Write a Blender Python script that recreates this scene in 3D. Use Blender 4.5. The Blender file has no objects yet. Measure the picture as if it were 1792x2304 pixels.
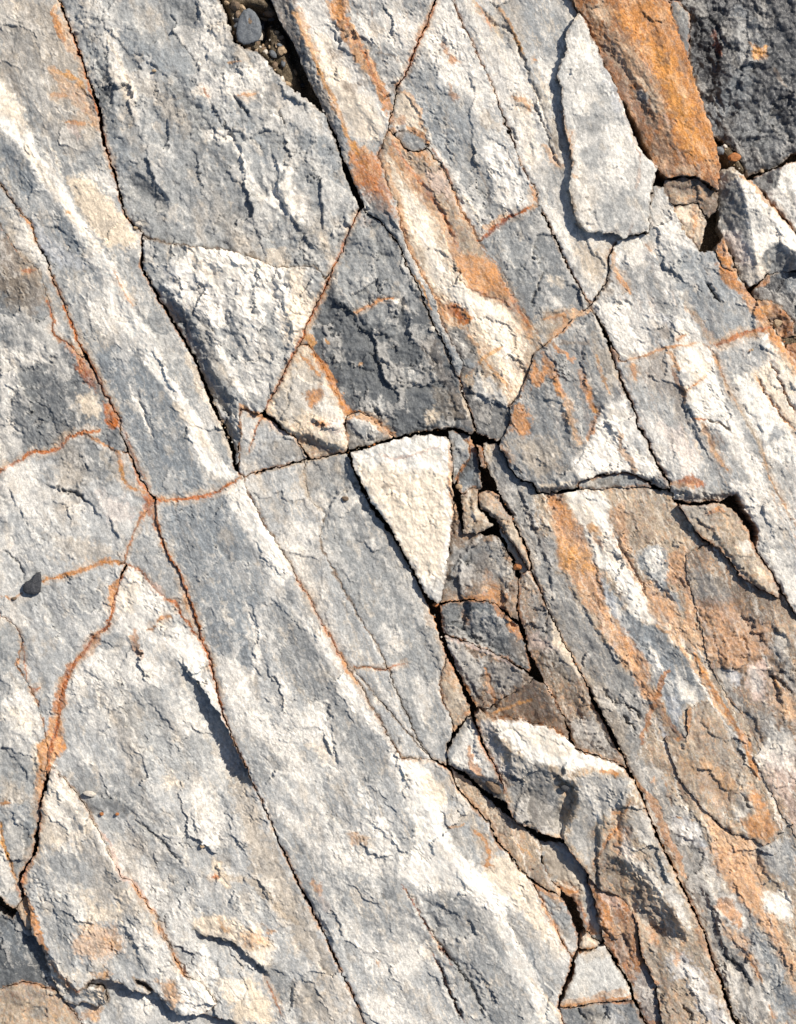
import bpy, math, random, re, time
import numpy as np
T0 = time.time()
C = bpy.context.scene
# ------------------------------------------------------------------ camera
cam = bpy.data.cameras.new('camera'); co = bpy.data.objects.new('camera', cam); C.collection.objects.link(co)
cam.sensor_fit = 'VERTICAL'; cam.sensor_height = 24.0; cam.sensor_width = 24.0
cam.lens = 24.0 * 5.0 / 2.304; cam.clip_start = 0.05; cam.clip_end = 200.0
co.location = (0, 0, 5.0); C.camera = co
# ------------------------------------------------------------------ sky, sun, exposure
EL, AZ = math.radians(44), math.radians(50)      # sun height; compass angle from +Y (photo top) towards +X (photo right)
w = bpy.data.worlds.new('World'); C.world = w; w.use_nodes = True
nt = w.node_tree; bgn = nt.nodes['Background']; sky = nt.nodes.new('ShaderNodeTexSky')
sky.sky_type = 'NISHITA'; sky.sun_disc = False; sky.sun_elevation = EL; sky.sun_rotation = AZ
nt.links.new(sky.outputs[0], bgn.inputs[0]); bgn.inputs[1].default_value = 0.085
sl = bpy.data.lights.new('sun', 'SUN'); sl.energy = 5.0; sl.angle = math.radians(0.5); sl.color = (1.0, 0.93, 0.83)
so = bpy.data.objects.new('sun', sl); C.collection.objects.link(so)
so.rotation_euler = (math.radians(90) - EL, 0, -AZ + math.pi)
so.location = (3, 3, 4)
C.view_settings.view_transform = 'Standard'; C.view_settings.look = 'None'
C.view_settings.exposure = 0.22; C.view_settings.gamma = 1.0; C.view_settings.use_curve_mapping = False

# ------------------------------------------------------------------ tracing helpers (1 unit = 1 mm, x right, y down)
K = 600 / 1699.0
OFF = {'A': 0, 'B': 600, 'C': 1200, 'D': 1704}; XO = {'0': 0, '1': 600, '2': 1192}
CH = {}
def P(s, dense=False):
    cur = 'S'; out = []
    for t in s.split():
        if re.fullmatch(r'[ABCD][012]|S|F', t): cur = t; continue
        if t[0] in '@~':
            c = CH[t[1:]]; out += (c if t[0] == '@' else c[::-1]); continue
        x, y = map(float, t.split(','))
        if cur == 'S': pass
        elif cur == 'F': x *= 1792 / 1699.; y *= 1792 / 1699.
        else: x = XO[cur[1]] + x * K; y = OFF[cur[0]] + y * K
        out.append((x, y))
    return out
STEP = 2.2
MX = 200
xs = np.arange(-MX, 1792 + MX + STEP, STEP); ys = np.arange(-MX, 2304 + MX + STEP, STEP)
NX, NY = len(xs), len(ys)
X, Y = np.meshgrid(xs, ys)                         # row = y
rs = np.random.RandomState(7)
TA = rs.rand(512, 512) * 2 * np.pi; TGX = np.cos(TA).astype(np.float32); TGY = np.sin(TA).astype(np.float32)
TR = rs.rand(4, 512, 512).astype(np.float32)
def perlin(x, y, seed=0):
    x = x + seed * 37.31; y = y + seed * 91.7
    xi = np.floor(x).astype(int); yi = np.floor(y).astype(int); xf = x - xi; yf = y - yi
    u = xf ** 3 * (xf * (xf * 6 - 15) + 10); v = yf ** 3 * (yf * (yf * 6 - 15) + 10)
    def g(a, b):
        i = (xi + a) & 511; j = (yi + b) & 511
        return TGX[j, i] * (xf - a) + TGY[j, i] * (yf - b)
    n0 = g(0, 0); n1 = g(1, 0); m0 = g(0, 1); m1 = g(1, 1)
    a = n0 + u * (n1 - n0); b = m0 + u * (m1 - m0)
    return (a + v * (b - a)) * 1.5
def fbm(x, y, o, seed=0, r=0.5):
    s = 0; a = 1; t = 0
    for k in range(o):
        s = s + a * perlin(x * 2 ** k, y * 2 ** k, seed + k * 3.3); t += a; a *= r
    return s / t
def ridged(x, y, o, seed=0):
    s = 0; a = 1; t = 0
    for k in range(o):
        s = s + a * (1 - 2 * np.abs(perlin(x * 2 ** k, y * 2 ** k, seed + k * 5.1))); t += a; a *= .5
    return s / t
def facet(x, y, seed=0):                           # broken stone: every cell is a small tilted plane
    x = x + seed * 17.7; y = y + seed * 29.9
    xi = np.floor(x).astype(int); yi = np.floor(y).astype(int)
    best = np.full(x.shape, 1e9); val = np.zeros(x.shape)
    for a in (-1, 0, 1):
        for b in (-1, 0, 1):
            i = (xi + a) & 511; j = (yi + b) & 511
            px = xi + a + TR[0, j, i]; py = yi + b + TR[1, j, i]
            d = (x - px) ** 2 + (y - py) ** 2
            h = (TR[2, j, i] - .5) * .6 + TGX[j, i] * (x - px) * .8 + TGY[j, i] * (y - py) * .8
            m = d < best; best = np.where(m, d, best); val = np.where(m, h, val)
    return val
FA = (0.38, 0.925)                                 # foliation direction in the photo
U_ = X * FA[0] + Y * FA[1]; V_ = X * FA[1] - Y * FA[0]      # along, across
smooth = lambda t: (lambda c: c * c * (3 - 2 * c))(np.clip(t, 0, 1))
# warps
n1 = fbm(X / 60, Y / 60, 3, 1); n2 = fbm(X / 60, Y / 60, 3, 2); n3 = fbm(X / 11, Y / 11, 3, 3); n4 = fbm(X / 11, Y / 11, 3, 4)
WX = X + 5 * n1 + 4.0 * n3 + 3.4 * facet(X / 12, Y / 14, 81); WY = Y + 5 * n2 + 4.0 * n4 + 3.4 * facet(X / 14, Y / 12, 82)      # warp for outlines
KX = X + 8 * fbm(X / 45, Y / 45, 2, 5) + 7 * fbm(X / 14, Y / 14, 3, 6) + 5 * n3     # warp for mineral patches
KY = Y + 11 * fbm(X / 45, Y / 45, 2, 7) + 8 * fbm(X / 14, Y / 14, 3, 8) + 5 * n4
# coarse grid for polygon distances
CS = 4.0
cxs = np.arange(-MX - 40, 1792 + MX + 44, CS); cys = np.arange(-MX - 40, 2304 + MX + 44, CS)
def bil(F, x0, y0, st, x, y):
    fx = np.clip((x - x0) / st, 0, F.shape[1] - 1.001); fy = np.clip((y - y0) / st, 0, F.shape[0] - 1.001)
    i = fx.astype(int); j = fy.astype(int); a = fx - i; b = fy - j
    return (F[j, i] * (1 - a) + F[j, i + 1] * a) * (1 - b) + (F[j + 1, i] * (1 - a) + F[j + 1, i + 1] * a) * b
def seg_d(px, py, a, b):
    dx, dy = b[0] - a[0], b[1] - a[1]; L = dx * dx + dy * dy + 1e-9
    t = np.clip(((px - a[0]) * dx + (py - a[1]) * dy) / L, 0, 1)
    return np.hypot(px - a[0] - t * dx, py - a[1] - t * dy), t, dx * (py - a[1]) - dy * (px - a[0])
def poly_sdf(pts, pad=40):                          # window on the coarse grid, positive inside
    p = np.array(pts)
    i0 = max(0, int((p[:, 0].min() - pad - cxs[0]) / CS)); i1 = min(len(cxs), int((p[:, 0].max() + pad - cxs[0]) / CS) + 2)
    j0 = max(0, int((p[:, 1].min() - pad - cys[0]) / CS)); j1 = min(len(cys), int((p[:, 1].max() + pad - cys[0]) / CS) + 2)
    gx, gy = np.meshgrid(cxs[i0:i1], cys[j0:j1]); D = np.full(gx.shape, 1e9); ins = np.zeros(gx.shape, bool)
    for k in range(len(pts)):
        a, b = pts[k], pts[(k + 1) % len(pts)]
        D = np.minimum(D, seg_d(gx, gy, a, b)[0])
        if a[1] != b[1]:
            c = ((a[1] > gy) != (b[1] > gy)) & (gx < (b[0] - a[0]) * (gy - a[1]) / (b[1] - a[1]) + a[0]); ins ^= c
    return np.where(ins, D, -D), cxs[i0], cys[j0], p
def win(p, pad):
    i0 = max(0, int((p[:, 0].min() - pad - xs[0]) / STEP)); i1 = min(NX, int((p[:, 0].max() + pad - xs[0]) / STEP) + 2)
    j0 = max(0, int((p[:, 1].min() - pad - ys[0]) / STEP)); j1 = min(NY, int((p[:, 1].max() + pad - ys[0]) / STEP) + 2)
    return slice(j0, j1), slice(i0, i1)
def line_d(pts, pad, gx, gy):                       # distance, side, position along on a window of the fine grid
    p = np.array(pts); w_ = win(p, pad); x = gx[w_]; y = gy[w_]
    D = np.full(x.shape, 1e9); S = np.zeros(x.shape); Tt = np.zeros(x.shape); n = len(pts) - 1
    for k in range(n):
        d, t, c = seg_d(x, y, pts[k], pts[k + 1]); m = d < D
        D = np.where(m, d, D); S = np.where(m, c, S); Tt = np.where(m, (k + t) / n, Tt)
    return w_, D, S, Tt
# ------------------------------------------------------------------ traced cracks
def chain(n, s): CH[n] = P(s)
chain('L1a', 'S 60,-210 A0 385,0 430,130 480,260 530,430 590,560 640,720 650,860 690,980 740,1130 760,1230 800,1370 860,1450 905,1480')
chain('L1b', 'A0 905,1480 905,1560 905,1699 B0 950,80 1010,200 1080,310 1150,430 1230,570 1300,740 1370,890 1430,1030 1480,1160 1500,1290 1550,1335')
chain('L2a', 'S -210,160 A0 0,1170 100,1310 200,1420 230,1530 310,1690 B0 370,150 430,290 475,400 500,490 560,590 640,740 710,870 765,960 770,1050 820,1180 880,1310 940,1410 1000,1480')
chain('L3', 'S -210,260 A0 0,1430 70,1530 130,1620 B0 240,10 290,130 325,260 350,340 335,400 350,440 450,490 500,560 540,590')
chain('HR', 'B0 1000,1490 1150,1485 1280,1465 1400,1430 1500,1360 1550,1335')
chain('L2b', 'B0 1000,1490 1000,1600 1025,1699 C0 1080,140 1140,240 1180,350 1230,500 1270,600 1290,690')
chain('L2c', 'C0 1290,690 1310,720 1350,850 1385,980 1410,1110 1450,1220 1500,1340 1550,1450 1610,1580 D0 1650,230 1699,340 D1 50,470 100,570 140,670 200,800 260,910 310,1010 370,1130 420,1250 480,1370 540,1490 590,1600 630,1699 S 900,2510')
chain('RB', 'S -210,1085 B0 0,1310 80,1260 160,1210 200,1180 290,1180 380,1150 430,1090 540,1050 640,1120 740,1170 820,1180')
chain('RC', 'B0 985,1500 900,1600 850,1699 C0 800,130 790,190')
chain('RD', 'C0 790,190 650,185 520,240 400,270 280,300 150,370 90,420 0,400 S -210,1290')
chain('WD', 'C0 790,190 820,212 900,250 960,320 1050,420 1120,440 1160,520 1230,620 1290,690')
chain('RE', 'C0 800,200 760,310 730,400 715,500 690,590 600,660 540,740 480,820 430,900 400,980 370,1100 370,1190 340,1330 310,1390 290,1500 D0 290,130 260,290 245,430 225,560 180,660 120,760 120,850 160,880')
chain('LE', 'S -210,1300 C0 0,510 110,590 140,680 110,830 180,970 240,1090 270,1190 300,1330 310,1390')
chain('LF', 'D0 1180,1390 1110,1250 1020,1100 1000,1010 920,900 860,800 780,760 710,640 640,480 600,410 510,260 420,150 340,50')
chain('L4', 'B0 1550,1345 1600,1480 1690,1650 C1 160,190 170,260 260,390 330,530 400,640 450,750 540,890 620,1010 700,1150 780,1310 860,1435 1050,1445')
chain('L5a', 'B1 250,1240 240,1330 270,1470 370,1580 C1 340,30 350,100 430,230 520,410 620,580 700,700 775,865')
chain('L5b', 'C1 775,865 840,1020 900,1160 960,1300 1050,1440')
chain('TC', 'B0 1550,1335 B1 0,1290 110,1270 250,1235 510,1188')
chain('L6', 'B1 510,1188 570,1320 620,1430 700,1560 790,1699 C1 870,130 930,240 1000,370 1040,480 1090,590 1120,680 1150,790')
chain('TD', 'B1 510,1188 740,1110 820,1092 960,1060 1150,1020')
chain('L7', 'A1 590,1330 540,1450 480,1600 425,1699 B1 370,150 320,230 260,380 200,530 120,660 60,790 0,905')
chain('L8a', 'S 560,-210 A1 20,0 60,100 150,250 230,440 300,590 380,740')
chain('L8b', 'A1 380,740 440,880 490,1030 560,1220 610,1320')
chain('L8c', 'A1 610,1320 720,1410 800,1510 850,1580 900,1690 B1 960,120 1010,250 1060,370 1120,480 1230,720')
chain('L8d', 'B1 1230,720 1260,830 1310,960 1335,1060')
chain('L9', 'S 1090,-210 A1 1085,0 1030,130 960,280 920,390 880,490 830,550 815,650 795,720 775,830')
chain('PQ', 'A1 775,830 750,900 710,1000 750,1090 780,1190 830,1310 865,1440 890,1570 960,1680 B1 1010,100 1080,200 1110,330 1160,450 1260,640 1230,720')
chain('L10', 'A1 775,830 830,880 900,960 960,970 1030,940 1060,990 1130,1080 1190,1200 1240,1330 1350,1535')
chain('RR', 'A1 1350,1535 1420,1470 1520,1400 1600,1360 1699,1310 A2 60,1310')
chain('L11a', 'S 945,-210 A1 1185,0 1260,170 1350,360 1410,480 1460,620 1530,800 1590,950 1640,1090 A2 23,1190 60,1310')
chain('L11b', 'A2 60,1310 120,1430 180,1560 240,1690 B2 310,120 390,255')
chain('L11c', 'B2 390,255 440,350 500,480 550,640 600,780 660,900 690,1020 760,1130 820,1270 880,1370 905,1440')
chain('QR', 'A1 1350,1535 1400,1620 B1 1480,0 1560,170 B2 20,370 90,500')
chain('QA', 'B2 90,500 40,540 10,620 B1 1640,740 1610,830 1550,885 1560,960 1520,1080 1480,1110 1400,1120 1335,1060')
chain('SA', 'B2 90,500 220,400 280,325 390,255')
chain('SV', 'A2 555,1535 500,1640 510,1699 B2 500,80 460,150 400,240 390,255')
chain('AB', 'B1 1480,1140 1540,1280 1600,1360 1699,1390 B2 50,1450 180,1430 320,1410 450,1365 600,1340 770,1370 850,1430 905,1440')
chain('VB', 'B2 905,1440 920,1480 1000,1497 1080,1500 1230,1490 1310,1460 1400,1600 1460,1699 C2 1430,90 1530,230 1620,400 1699,510 S 1890,1510 2010,1700')
chain('VR', 'A2 1180,1600 B2 1230,0 1290,0 1360,110 1450,240 1530,360 1640,530 1699,630 S 2010,1180')
chain('VS', 'B2 590,605 700,580 820,540 900,520 1060,490 1160,520')
chain('VT', 'B2 1160,520 1250,750 1350,930 1430,1070 1480,1190 1510,1300 1560,1420 1640,1560 1699,1660 S 2010,1560')
chain('L13', 'B1 1370,1120 1410,1280 1470,1410 1560,1580 C2 0,200 60,350 130,500 210,680 290,820 370,970 430,1100 520,1270 600,1420 640,1520 D2 740,300 830,530 930,730 1020,920 1100,1090 1160,1240 1210,1400 1260,1540 1330,1699 S 1740,2510')
chain('L14', 'C1 1600,290 1610,500 C2 0,760 90,950 220,1160 270,1350')
chain('DC', 'C1 1050,1445 D1 1160,60 1190,130 1240,230 1330,330 1420,430 1470,540 1550,620 1620,720 1699,790 D2 100,840 195,900')
chain('DJ', 'D2 195,900 270,1010 310,1110 310,1190 275,1280 270,1390 240,1460 180,1590')
chain('BD', 'D2 375,745 400,860 430,980 470,1110 480,1200')
chain('BE', 'D2 480,1200 560,1320 640,1440 680,1560 740,1699 S 1560,2510')
chain('CQ', 'C2 1000,130 1000,250 1060,450 1110,640 1130,780 1200,930 1290,1080 1380,1180 1480,1380 D2 1430,0 1500,150 1600,350 1699,500 S 1930,2050 2010,2200')

STONES = []
def stone(key, label, outline, h=0, tilt=(0, 0), rough=1.0, col='G2', feats=(), edge=5.0, edgew=6.0, name='rock_slab', cat='rock slab', group=None, mat='grey', parts=(), bottom=-112, lump=0.0, mottle=1.0):
    STONES.append(dict(key=key, label=label, poly=P(outline), h=h, tilt=tilt, rough=rough, col=col, feats=feats, edge=edge, edgew=edgew,
                       name=name, cat=cat, group=group, mat=mat, parts=parts, bottom=bottom, lump=lump, mottle=mottle))
# tilt = rise in mm per metre towards the right / towards the bottom of the photo
stone('A', 'long grey slab at upper left crossed lengthwise by a broad white quartz band', '@L1a @L1b ~HR ~L2a S -210,-210', h=0, rough=0.75, col='G1',
      feats=(('ledge', 'A0 0,470 60,600 150,700 210,870 300,1000 400,1120', 6, 50, 'L'), ('ridge', 'A0 0,600 150,1000 400,1350 700,1699 B0 1000,560 1250,1020 1480,1330', 7, 26),
             ('ledge', 'A0 420,1120 560,1130 640,1220 740,1240', 5, 30, 'L'), ('ledge', 'B0 780,130 900,270 1000,480 1060,640 1180,840', 6, 24, 'L'),
             ('groove', 'B0 850,760 920,940 980,1130', 3, 8)),
      parts=(('quartz_vein', 'A0 -570,-300 0,500 130,720 240,960 400,1160 500,1370 640,1590 B0 740,30 860,260 1000,580 1140,830 1290,1050 1400,1260 1470,1350 1360,1400 1200,1150 1110,900 950,700 860,520 760,380 640,160 A0 520,1500 330,1210 180,980 60,820 -500,100'),))
stone('B', 'mottled grey slab at left edge with brownish upper part, above the long orange crack', '@L3 B0 640,740 710,870 765,960 770,1050 820,1180 ~RB', h=-3, rough=1.25, col='G2',
      feats=(('ledge', 'B0 60,560 200,600 330,720 430,900 480,1000', 5, 60, 'L'), ('ledge', 'B0 0,700 90,800 60,960 150,1130', 5, 40, 'R')))
stone('B2', 'thin grey sliver wedged between two rusty cracks at left', '@L3 B0 500,490 475,400 430,290 370,150 310,10 A0 230,1530 200,1420 100,1310 0,1170 S -210,160', h=-2, col='G1', name='rock_sliver', cat='rock sliver')
stone('C', 'grey slab below the long orange crack at left, above the small black pebble', '@RB B0 880,1310 940,1410 990,1490 @RC @RD', h=-3, rough=0.85, col='G9',
      feats=(('ledge', 'B0 200,1330 340,1400 480,1440 600,1520 680,1650', 7, 30, 'R'), ('ledge', 'B0 30,1350 100,1500 200,1680', 6, 40, 'R'),
             ('groove', 'C0 20,100 120,190 155,290', 5, 5), ('groove', 'B0 380,1410 450,1440 570,1500', 8, 5)))
stone('D', 'slim grey triangular wedge pointing down beside the long rusty joint', 'B0 990,1495 @RC @WD ~L2b', h=-4, rough=0.70, col='G9', name='rock_wedge', cat='rock wedge')
stone('E2', 'grey block at left edge with white quartz blotch and drooping lower bulge', '@LE @RE D0 130,890 110,800 70,700 20,560 0,420 S -210,1800', h=-4, col='G1',
      feats=(('ledge', 'D0 70,330 100,410 170,460 200,540', 8, 30, 'R'), ('ledge', 'C0 0,1300 90,1430 180,1560 240,1650', 6, 40, 'R'), ('ledge', 'C0 520,1200 500,1280 430,1360', 5, 20, 'L')))
stone('E1', 'grey slab left of the thickest orange crack, black pebble on its top rim', 'C0 790,190 @RE ~LE S -210,1290 ~RD', h=-2, rough=1.10, col='G9')
stone('E3', 'pale chip at lower left edge rimmed with orange rust', 'S -210,1700 D0 0,420 20,560 70,700 110,800 140,890 100,970 60,950 0,890 S -210,1950', h=-4, col='G1', name='rock_chip', cat='rock chip')
stone('E5', 'dark grey slab sunk low at the bottom left corner', 'S -210,1960 D0 0,1000 60,1040 110,980 200,1130 280,1250 420,1560 250,1560 0,1560 S -210,2260', h=-26, col='G3', edge=3)
stone('E6', 'brown and cream block in the bottom left corner of the outcrop', 'S -210,2240 D0 0,1490 130,1450 260,1480 350,1490 430,1600 510,1699 S 250,2510 -210,2510', h=-18, col='TN',
      feats=(('ledge', 'D0 20,1560 150,1590 280,1600 300,1690', 7, 30, 'R'),), name='rock_block', cat='rock block')
stone('E4', 'small pale chip in the crack at lower left, split from the big tan slab', 'D0 100,960 160,885 190,960 205,1040 190,1120 170,1110 130,1030', h=-8, col='TN', name='rock_chip', cat='rock chip')
stone('F2', 'grey bedrock under the overhanging tan slab at the bottom edge', 'D0 330,1380 600,1350 1300,1400 1500,1699 S 700,2510 240,2510 D0 510,1699 400,1560', h=-22, tilt=(15, 0), col='G9', edge=2)
stone('G', 'large grey slab with white arched top, right of the thick orange crack', 'C0 810,215 @WD @L2c S 520,2510 D0 1500,1699 1300,1640 1200,1500 ~LF C0 290,1500 310,1390 340,1330 370,1190 370,1100 400,980 430,900 480,820 540,740 600,660 690,590 715,500 730,400 760,310', h=0, rough=1.00, col='G9',
      feats=(('ledge', 'C0 1080,760 1200,890 1300,1000 1395,1150 1490,1340 1570,1510 1630,1630', 50, 84, 'R'),
             ('ledge', 'C0 760,590 850,700 780,830 700,950', 5, 40, 'R'), ('ledge', 'C0 950,1060 1000,1150 1100,1240 1150,1300', 5, 40, 'R'),
             ('ledge', 'D0 1220,1070 1300,1130 1470,1170 1580,1260 1690,1345 D1 30,1400', 20, 26, 'R'), ('ridge', 'D0 1270,1020 1500,1100 1699,1200', 7, 26),
             ('groove', 'D0 850,390 960,480 1060,560 1180,700', 6, 6), ('ledge', 'D0 1190,260 1240,400 1260,540 1320,600', 6, 26, 'R'),
             ('ledge', 'D0 520,260 640,250 760,270 860,330', 7, 30, 'L'), ('groove', 'D1 160,1420 150,1560 140,1650', 6, 7), ('ledge', 'D1 0,1330 150,1400 300,1450 380,1600', 6, 40, 'R'),
             ('ledge', 'D0 1640,700 1500,860 1450,950', 5, 40, 'R'), ('ledge', 'D0 1330,620 1500,870 1480,900', 4, 20, 'R'), ('ledge', 'D0 1330,1200 1400,1340 1390,1500 1470,1650', 4, 20, 'R')))
stone('F', 'large tan and grey tongue of rock at lower left with orange rim', 'D0 340,50 300,190 262,330 250,500 240,590 170,710 135,790 160,870 190,960 210,1050 200,1130 250,1180 300,1320 350,1460 400,1560 480,1590 540,1560 600,1585 640,1590 685,1560 650,1470 600,1455 530,1480 590,1402 720,1425 830,1460 940,1515 968,1498 880,1440 850,1392 920,1425 980,1480 1060,1570 1130,1632 1200,1642 1300,1635 1390,1560 1290,1440 @LF', h=12, rough=1.15, tilt=(8, 10), col='G9', edge=7, edgew=8,
      feats=(('face', 'D0 240,1160 340,1280 420,1390 500,1470 600,1480 690,1500', 20, 22, 'R'), ('ledge', 'D0 620,480 520,520 470,590 520,680', 6, 30, 'L'),
             ('ledge', 'D0 760,1020 850,1130 900,1290 950,1400', 8, 30, 'R'), ('ledge', 'D0 640,930 560,1060 500,1150', 6, 30, 'R'), ('ridge', 'D0 350,150 600,500 800,850 960,1150 1120,1400', 5, 22)))
stone('I2', 'narrow pale grey strip between two fine joints, white along its left side', 'C1 540,850 650,862 775,865 @L5b ~L4', h=1, col='G9', name='rock_strip', cat='rock strip', rough=0.60)
stone('H', 'longest grey slab in the middle, streaked with white quartz and running off the bottom', '@HR @L4 @DC D2 100,960 220,1190 270,1290 270,1390 240,1460 180,1590 220,1699 S 1380,2510 S 900,2510 ~L2c ~L2b', h=4, rough=0.78, col='G9',
      feats=(('ridge', 'B0 1540,1370 1640,1580 C1 60,160 130,270 300,600 450,900 700,1250 900,1480 D1 1100,500 1250,750 1500,1000 1699,1400', 6, 26),
             ('ledge', 'D1 860,790 990,1010 1090,1180 1180,1320 1300,1500', 16, 26, 'L'), ('groove', 'D1 870,810 990,1020 1090,1180 1190,1330', 10, 4), ('groove', 'D1 1060,1240 1150,1450 1210,1600 1260,1690', 14, 5), ('groove', 'D1 1090,1180 1200,1330 1330,1500 1400,1699', 8, 5),
             ('ledge', 'D1 1000,880 1200,990 1300,1040 1350,1160', 8, 40, 'R'), ('ledge', 'D1 1280,1290 1400,1430 1500,1600', 6, 40, 'R'), ('ledge', 'D1 430,740 640,740 860,780', 5, 30, 'L'),
             ('ledge', 'D1 620,380 740,480 850,580 920,640', 8, 30, 'R'), ('ledge', 'C1 260,1080 400,1080 430,1350 480,1560', 6, 50, 'R'), ('ledge', 'C0 1570,450 1640,600 1620,830 1699,960', 6, 40, 'R'),
             ('ledge', 'C1 0,370 100,480 140,520 190,450', 6, 30, 'R'), ('ledge', 'D1 260,820 300,950 400,1100 430,1250', 10, 40, 'R'), ('ledge', 'D1 900,570 960,440 940,350', 7, 30, 'R')))
stone('I1', 'smooth grey strip left of the fine central joint, below the white lumpy slab', '@TC @L5a C1 650,862 540,850 ~L4', h=0, col='G9', rough=0.55, name='rock_strip', cat='rock strip')
stone('J', 'long flat grey slab left of the white quartz wedge', '@TC @L6 C1 1100,960 1130,1080 1180,1190 1190,1265 1145,1380 1160,1480 1050,1440 ~L5b ~L5a', h=-1, rough=0.70, col='G1',
      feats=(('ledge', 'B1 560,1400 480,1440 430,1500 400,1560 380,1600', 12, 18, 'R'), ('ledge', 'B1 480,1200 560,1350 660,1560 760,1690', 12, 40, 'R')))
stone('J2', 'small orange-stained triangle at the lower end of the flat grey slab', 'C1 1150,790 1190,850 1250,1000 1310,1150 1195,1265 1185,1190 1130,1080 1100,960', h=-3, col='TN', name='rock_chip', cat='rock chip')
stone('N', 'lumpy white slab right of the dark crack, with grey shaded left flank', 'A0 905,1480 915,1425 965,1388 1030,1400 1080,1445 1160,1485 1210,1470 1250,1440 1300,1430 1370,1465 1420,1430 1490,1428 1540,1470 1590,1480 1640,1550 A1 40,1560 90,1600 180,1590 250,1650 300,1690 B1 370,60 400,40 @L7 B0 1650,945 1590,1180 1560,1330 ~L1b', h=10, tilt=(10, 0), col='G1', edge=13, edgew=16, rough=1.15, lump=1,
      feats=(('face', 'B0 980,60 1080,180 1190,290 1290,440 1340,600 1420,740 1500,860 1525,1000 1560,1200 1575,1360', 24, 26, 'R'), ('flank', 'B0 1200,230 1310,300 1370,400 1370,520 1380,600', 10, 18, 'R'), ('dome', 'B0 1280,480', 7, 22), ('flank', 'A0 1230,1600 1330,1660 B0 1500,60 1600,200', 8, 24, 'R'), ('flank', 'B1 0,-100 100,60 120,260 60,420', 8, 22, 'R'), ('dome', 'A1 0,1600', 8, 50), ('flank', 'B0 1400,60 1500,260 1560,420 1560,640', 8, 30, 'R'), ('dome', 'B0 1260,410', 8, 20), ('dome', 'A0 1400,1560', 10, 55), ('dome', 'A0 1650,1500', 6, 40),
             ('ledge', 'B1 240,40 250,130 320,220 400,100', 7, 18, 'L'), ('ledge', 'A0 920,1450 1000,1600 950,1699', 5, 30, 'R')))
stone('O', 'broad grey slab across the upper middle, bordering the dark gravel hollow', '@L1a A0 905,1500 1080,1560 1480,1600 A1 60,1699 300,1699 B1 370,80 400,40 425,0 A1 480,1600 540,1450 590,1330 ~L8b A1 330,700 260,640 180,580 90,500 20,400 A0 1640,320 1560,300 1490,260 1450,110 1400,0 S 470,-210', h=0, rough=1.40, tilt=(0, -4), col='G1',
      feats=(('ledge', 'A0 580,340 640,480 650,640 720,720', 14, 26, 'L'), ('ledge', 'A0 690,200 680,400 720,550 720,760', 9, 26, 'R'), ('ledge', 'A0 1040,520 1140,610 1210,700 1270,830 1300,900', 14, 30, 'L'), ('ledge', 'A0 480,60 530,150 640,200', 7, 26, 'R'),
             ('flank', 'A0 770,1130 860,1095 1000,1160 1080,1260 1090,1360', 19, 26, 'R'), ('ledge', 'A0 1290,810 1370,810 1430,870 1460,830 1530,940 1560,1100 1560,1190 1640,1260', 12, 22, 'R'),
             ('ledge', 'A0 1260,0 1270,90 1230,170', 9, 40, 'R'), ('ledge', 'A0 1480,600 1560,690 1630,780', 8, 26, 'R'), ('ledge', 'A0 1350,300 1300,400 1230,430', 8, 30, 'R'), ('ledge', 'A1 0,1100 130,1350 240,1500 330,1640', 12, 40, 'R'),
             ('ledge', 'A1 20,900 80,1080 70,1230 150,1330', 9, 28, 'R'), ('ledge', 'A1 490,1320 510,1420 550,1450', 9, 20, 'R'), ('ledge', 'A0 1470,420 1540,470 1520,500', 8, 20, 'R'), ('ledge', 'A0 830,320 960,400 1090,520', 6, 40, 'R'), ('groove', 'A0 1480,600 1600,740', 7, 5)))
stone('M4', 'small grey corner block below the rust-speckled triangle', 'B0 1530,885 1660,942 B1 130,1050 180,1080 260,1225 110,1270 0,1290 B0 1560,1335 1515,1310 1530,1100', h=-2, col='G9', name='rock_block', cat='rock block', rough=.8,
      feats=(('groove', 'B0 1690,955 1640,1000 1590,1180', 4, 4),))
stone('M1', 'dark grey central slab shaped like a tall triangle', 'A1 600,1325 @L8c @L8d B1 1310,1070 1230,1035 ~TD B1 700,1000 600,925 530,930 470,850 380,680 280,500 215,490 260,380 320,230 370,150 425,0 A1 480,1600 540,1450', h=4, col='G3', rough=1.75,
      feats=(('ledge', 'B1 370,180 450,210 500,270 550,300 600,400 760,430 850,450', 17, 50, 'R'), ('ledge', 'B1 580,540 700,560 800,640 830,680', 9, 40, 'R'), ('ledge', 'B1 650,850 720,940 850,980', 7, 40, 'R'),
             ('ledge', 'B1 820,760 950,740 1060,750 1180,720', 9, 40, 'R'), ('ledge', 'B1 960,960 1040,900 1110,960 1150,1010', 7, 26, 'L'), ('groove', 'B1 550,295 640,255 720,215 810,195', 3, 4)))
stone('M3', 'small peach-edged lobe wedged under the dark central slab', 'B1 500,965 530,935 600,930 700,1000 820,1092 740,1110 520,1175', h=3, col='G2', name='rock_chip', cat='rock chip',
      feats=(('ledge', 'B1 490,1010 560,1040 620,1080 740,1090 820,1090', 8, 14, 'R'),))
stone('M2', 'rust-speckled white triangular block at the centre left', 'B1 215,490 285,515 380,680 470,850 530,930 500,970 490,1010 520,1100 512,1180 400,1200 280,1225 210,1120 150,1065 90,1010 0,940 10,890 60,790 120,660', h=12, tilt=(0, 0), col='CR', rough=1.2, edge=5, name='rock_block', cat='rock block',
      feats=(('face', 'B1 0,930 90,1000 160,1050 270,1065 340,1100 410,1130 520,1150', 24, 20, 'R'),))
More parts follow.
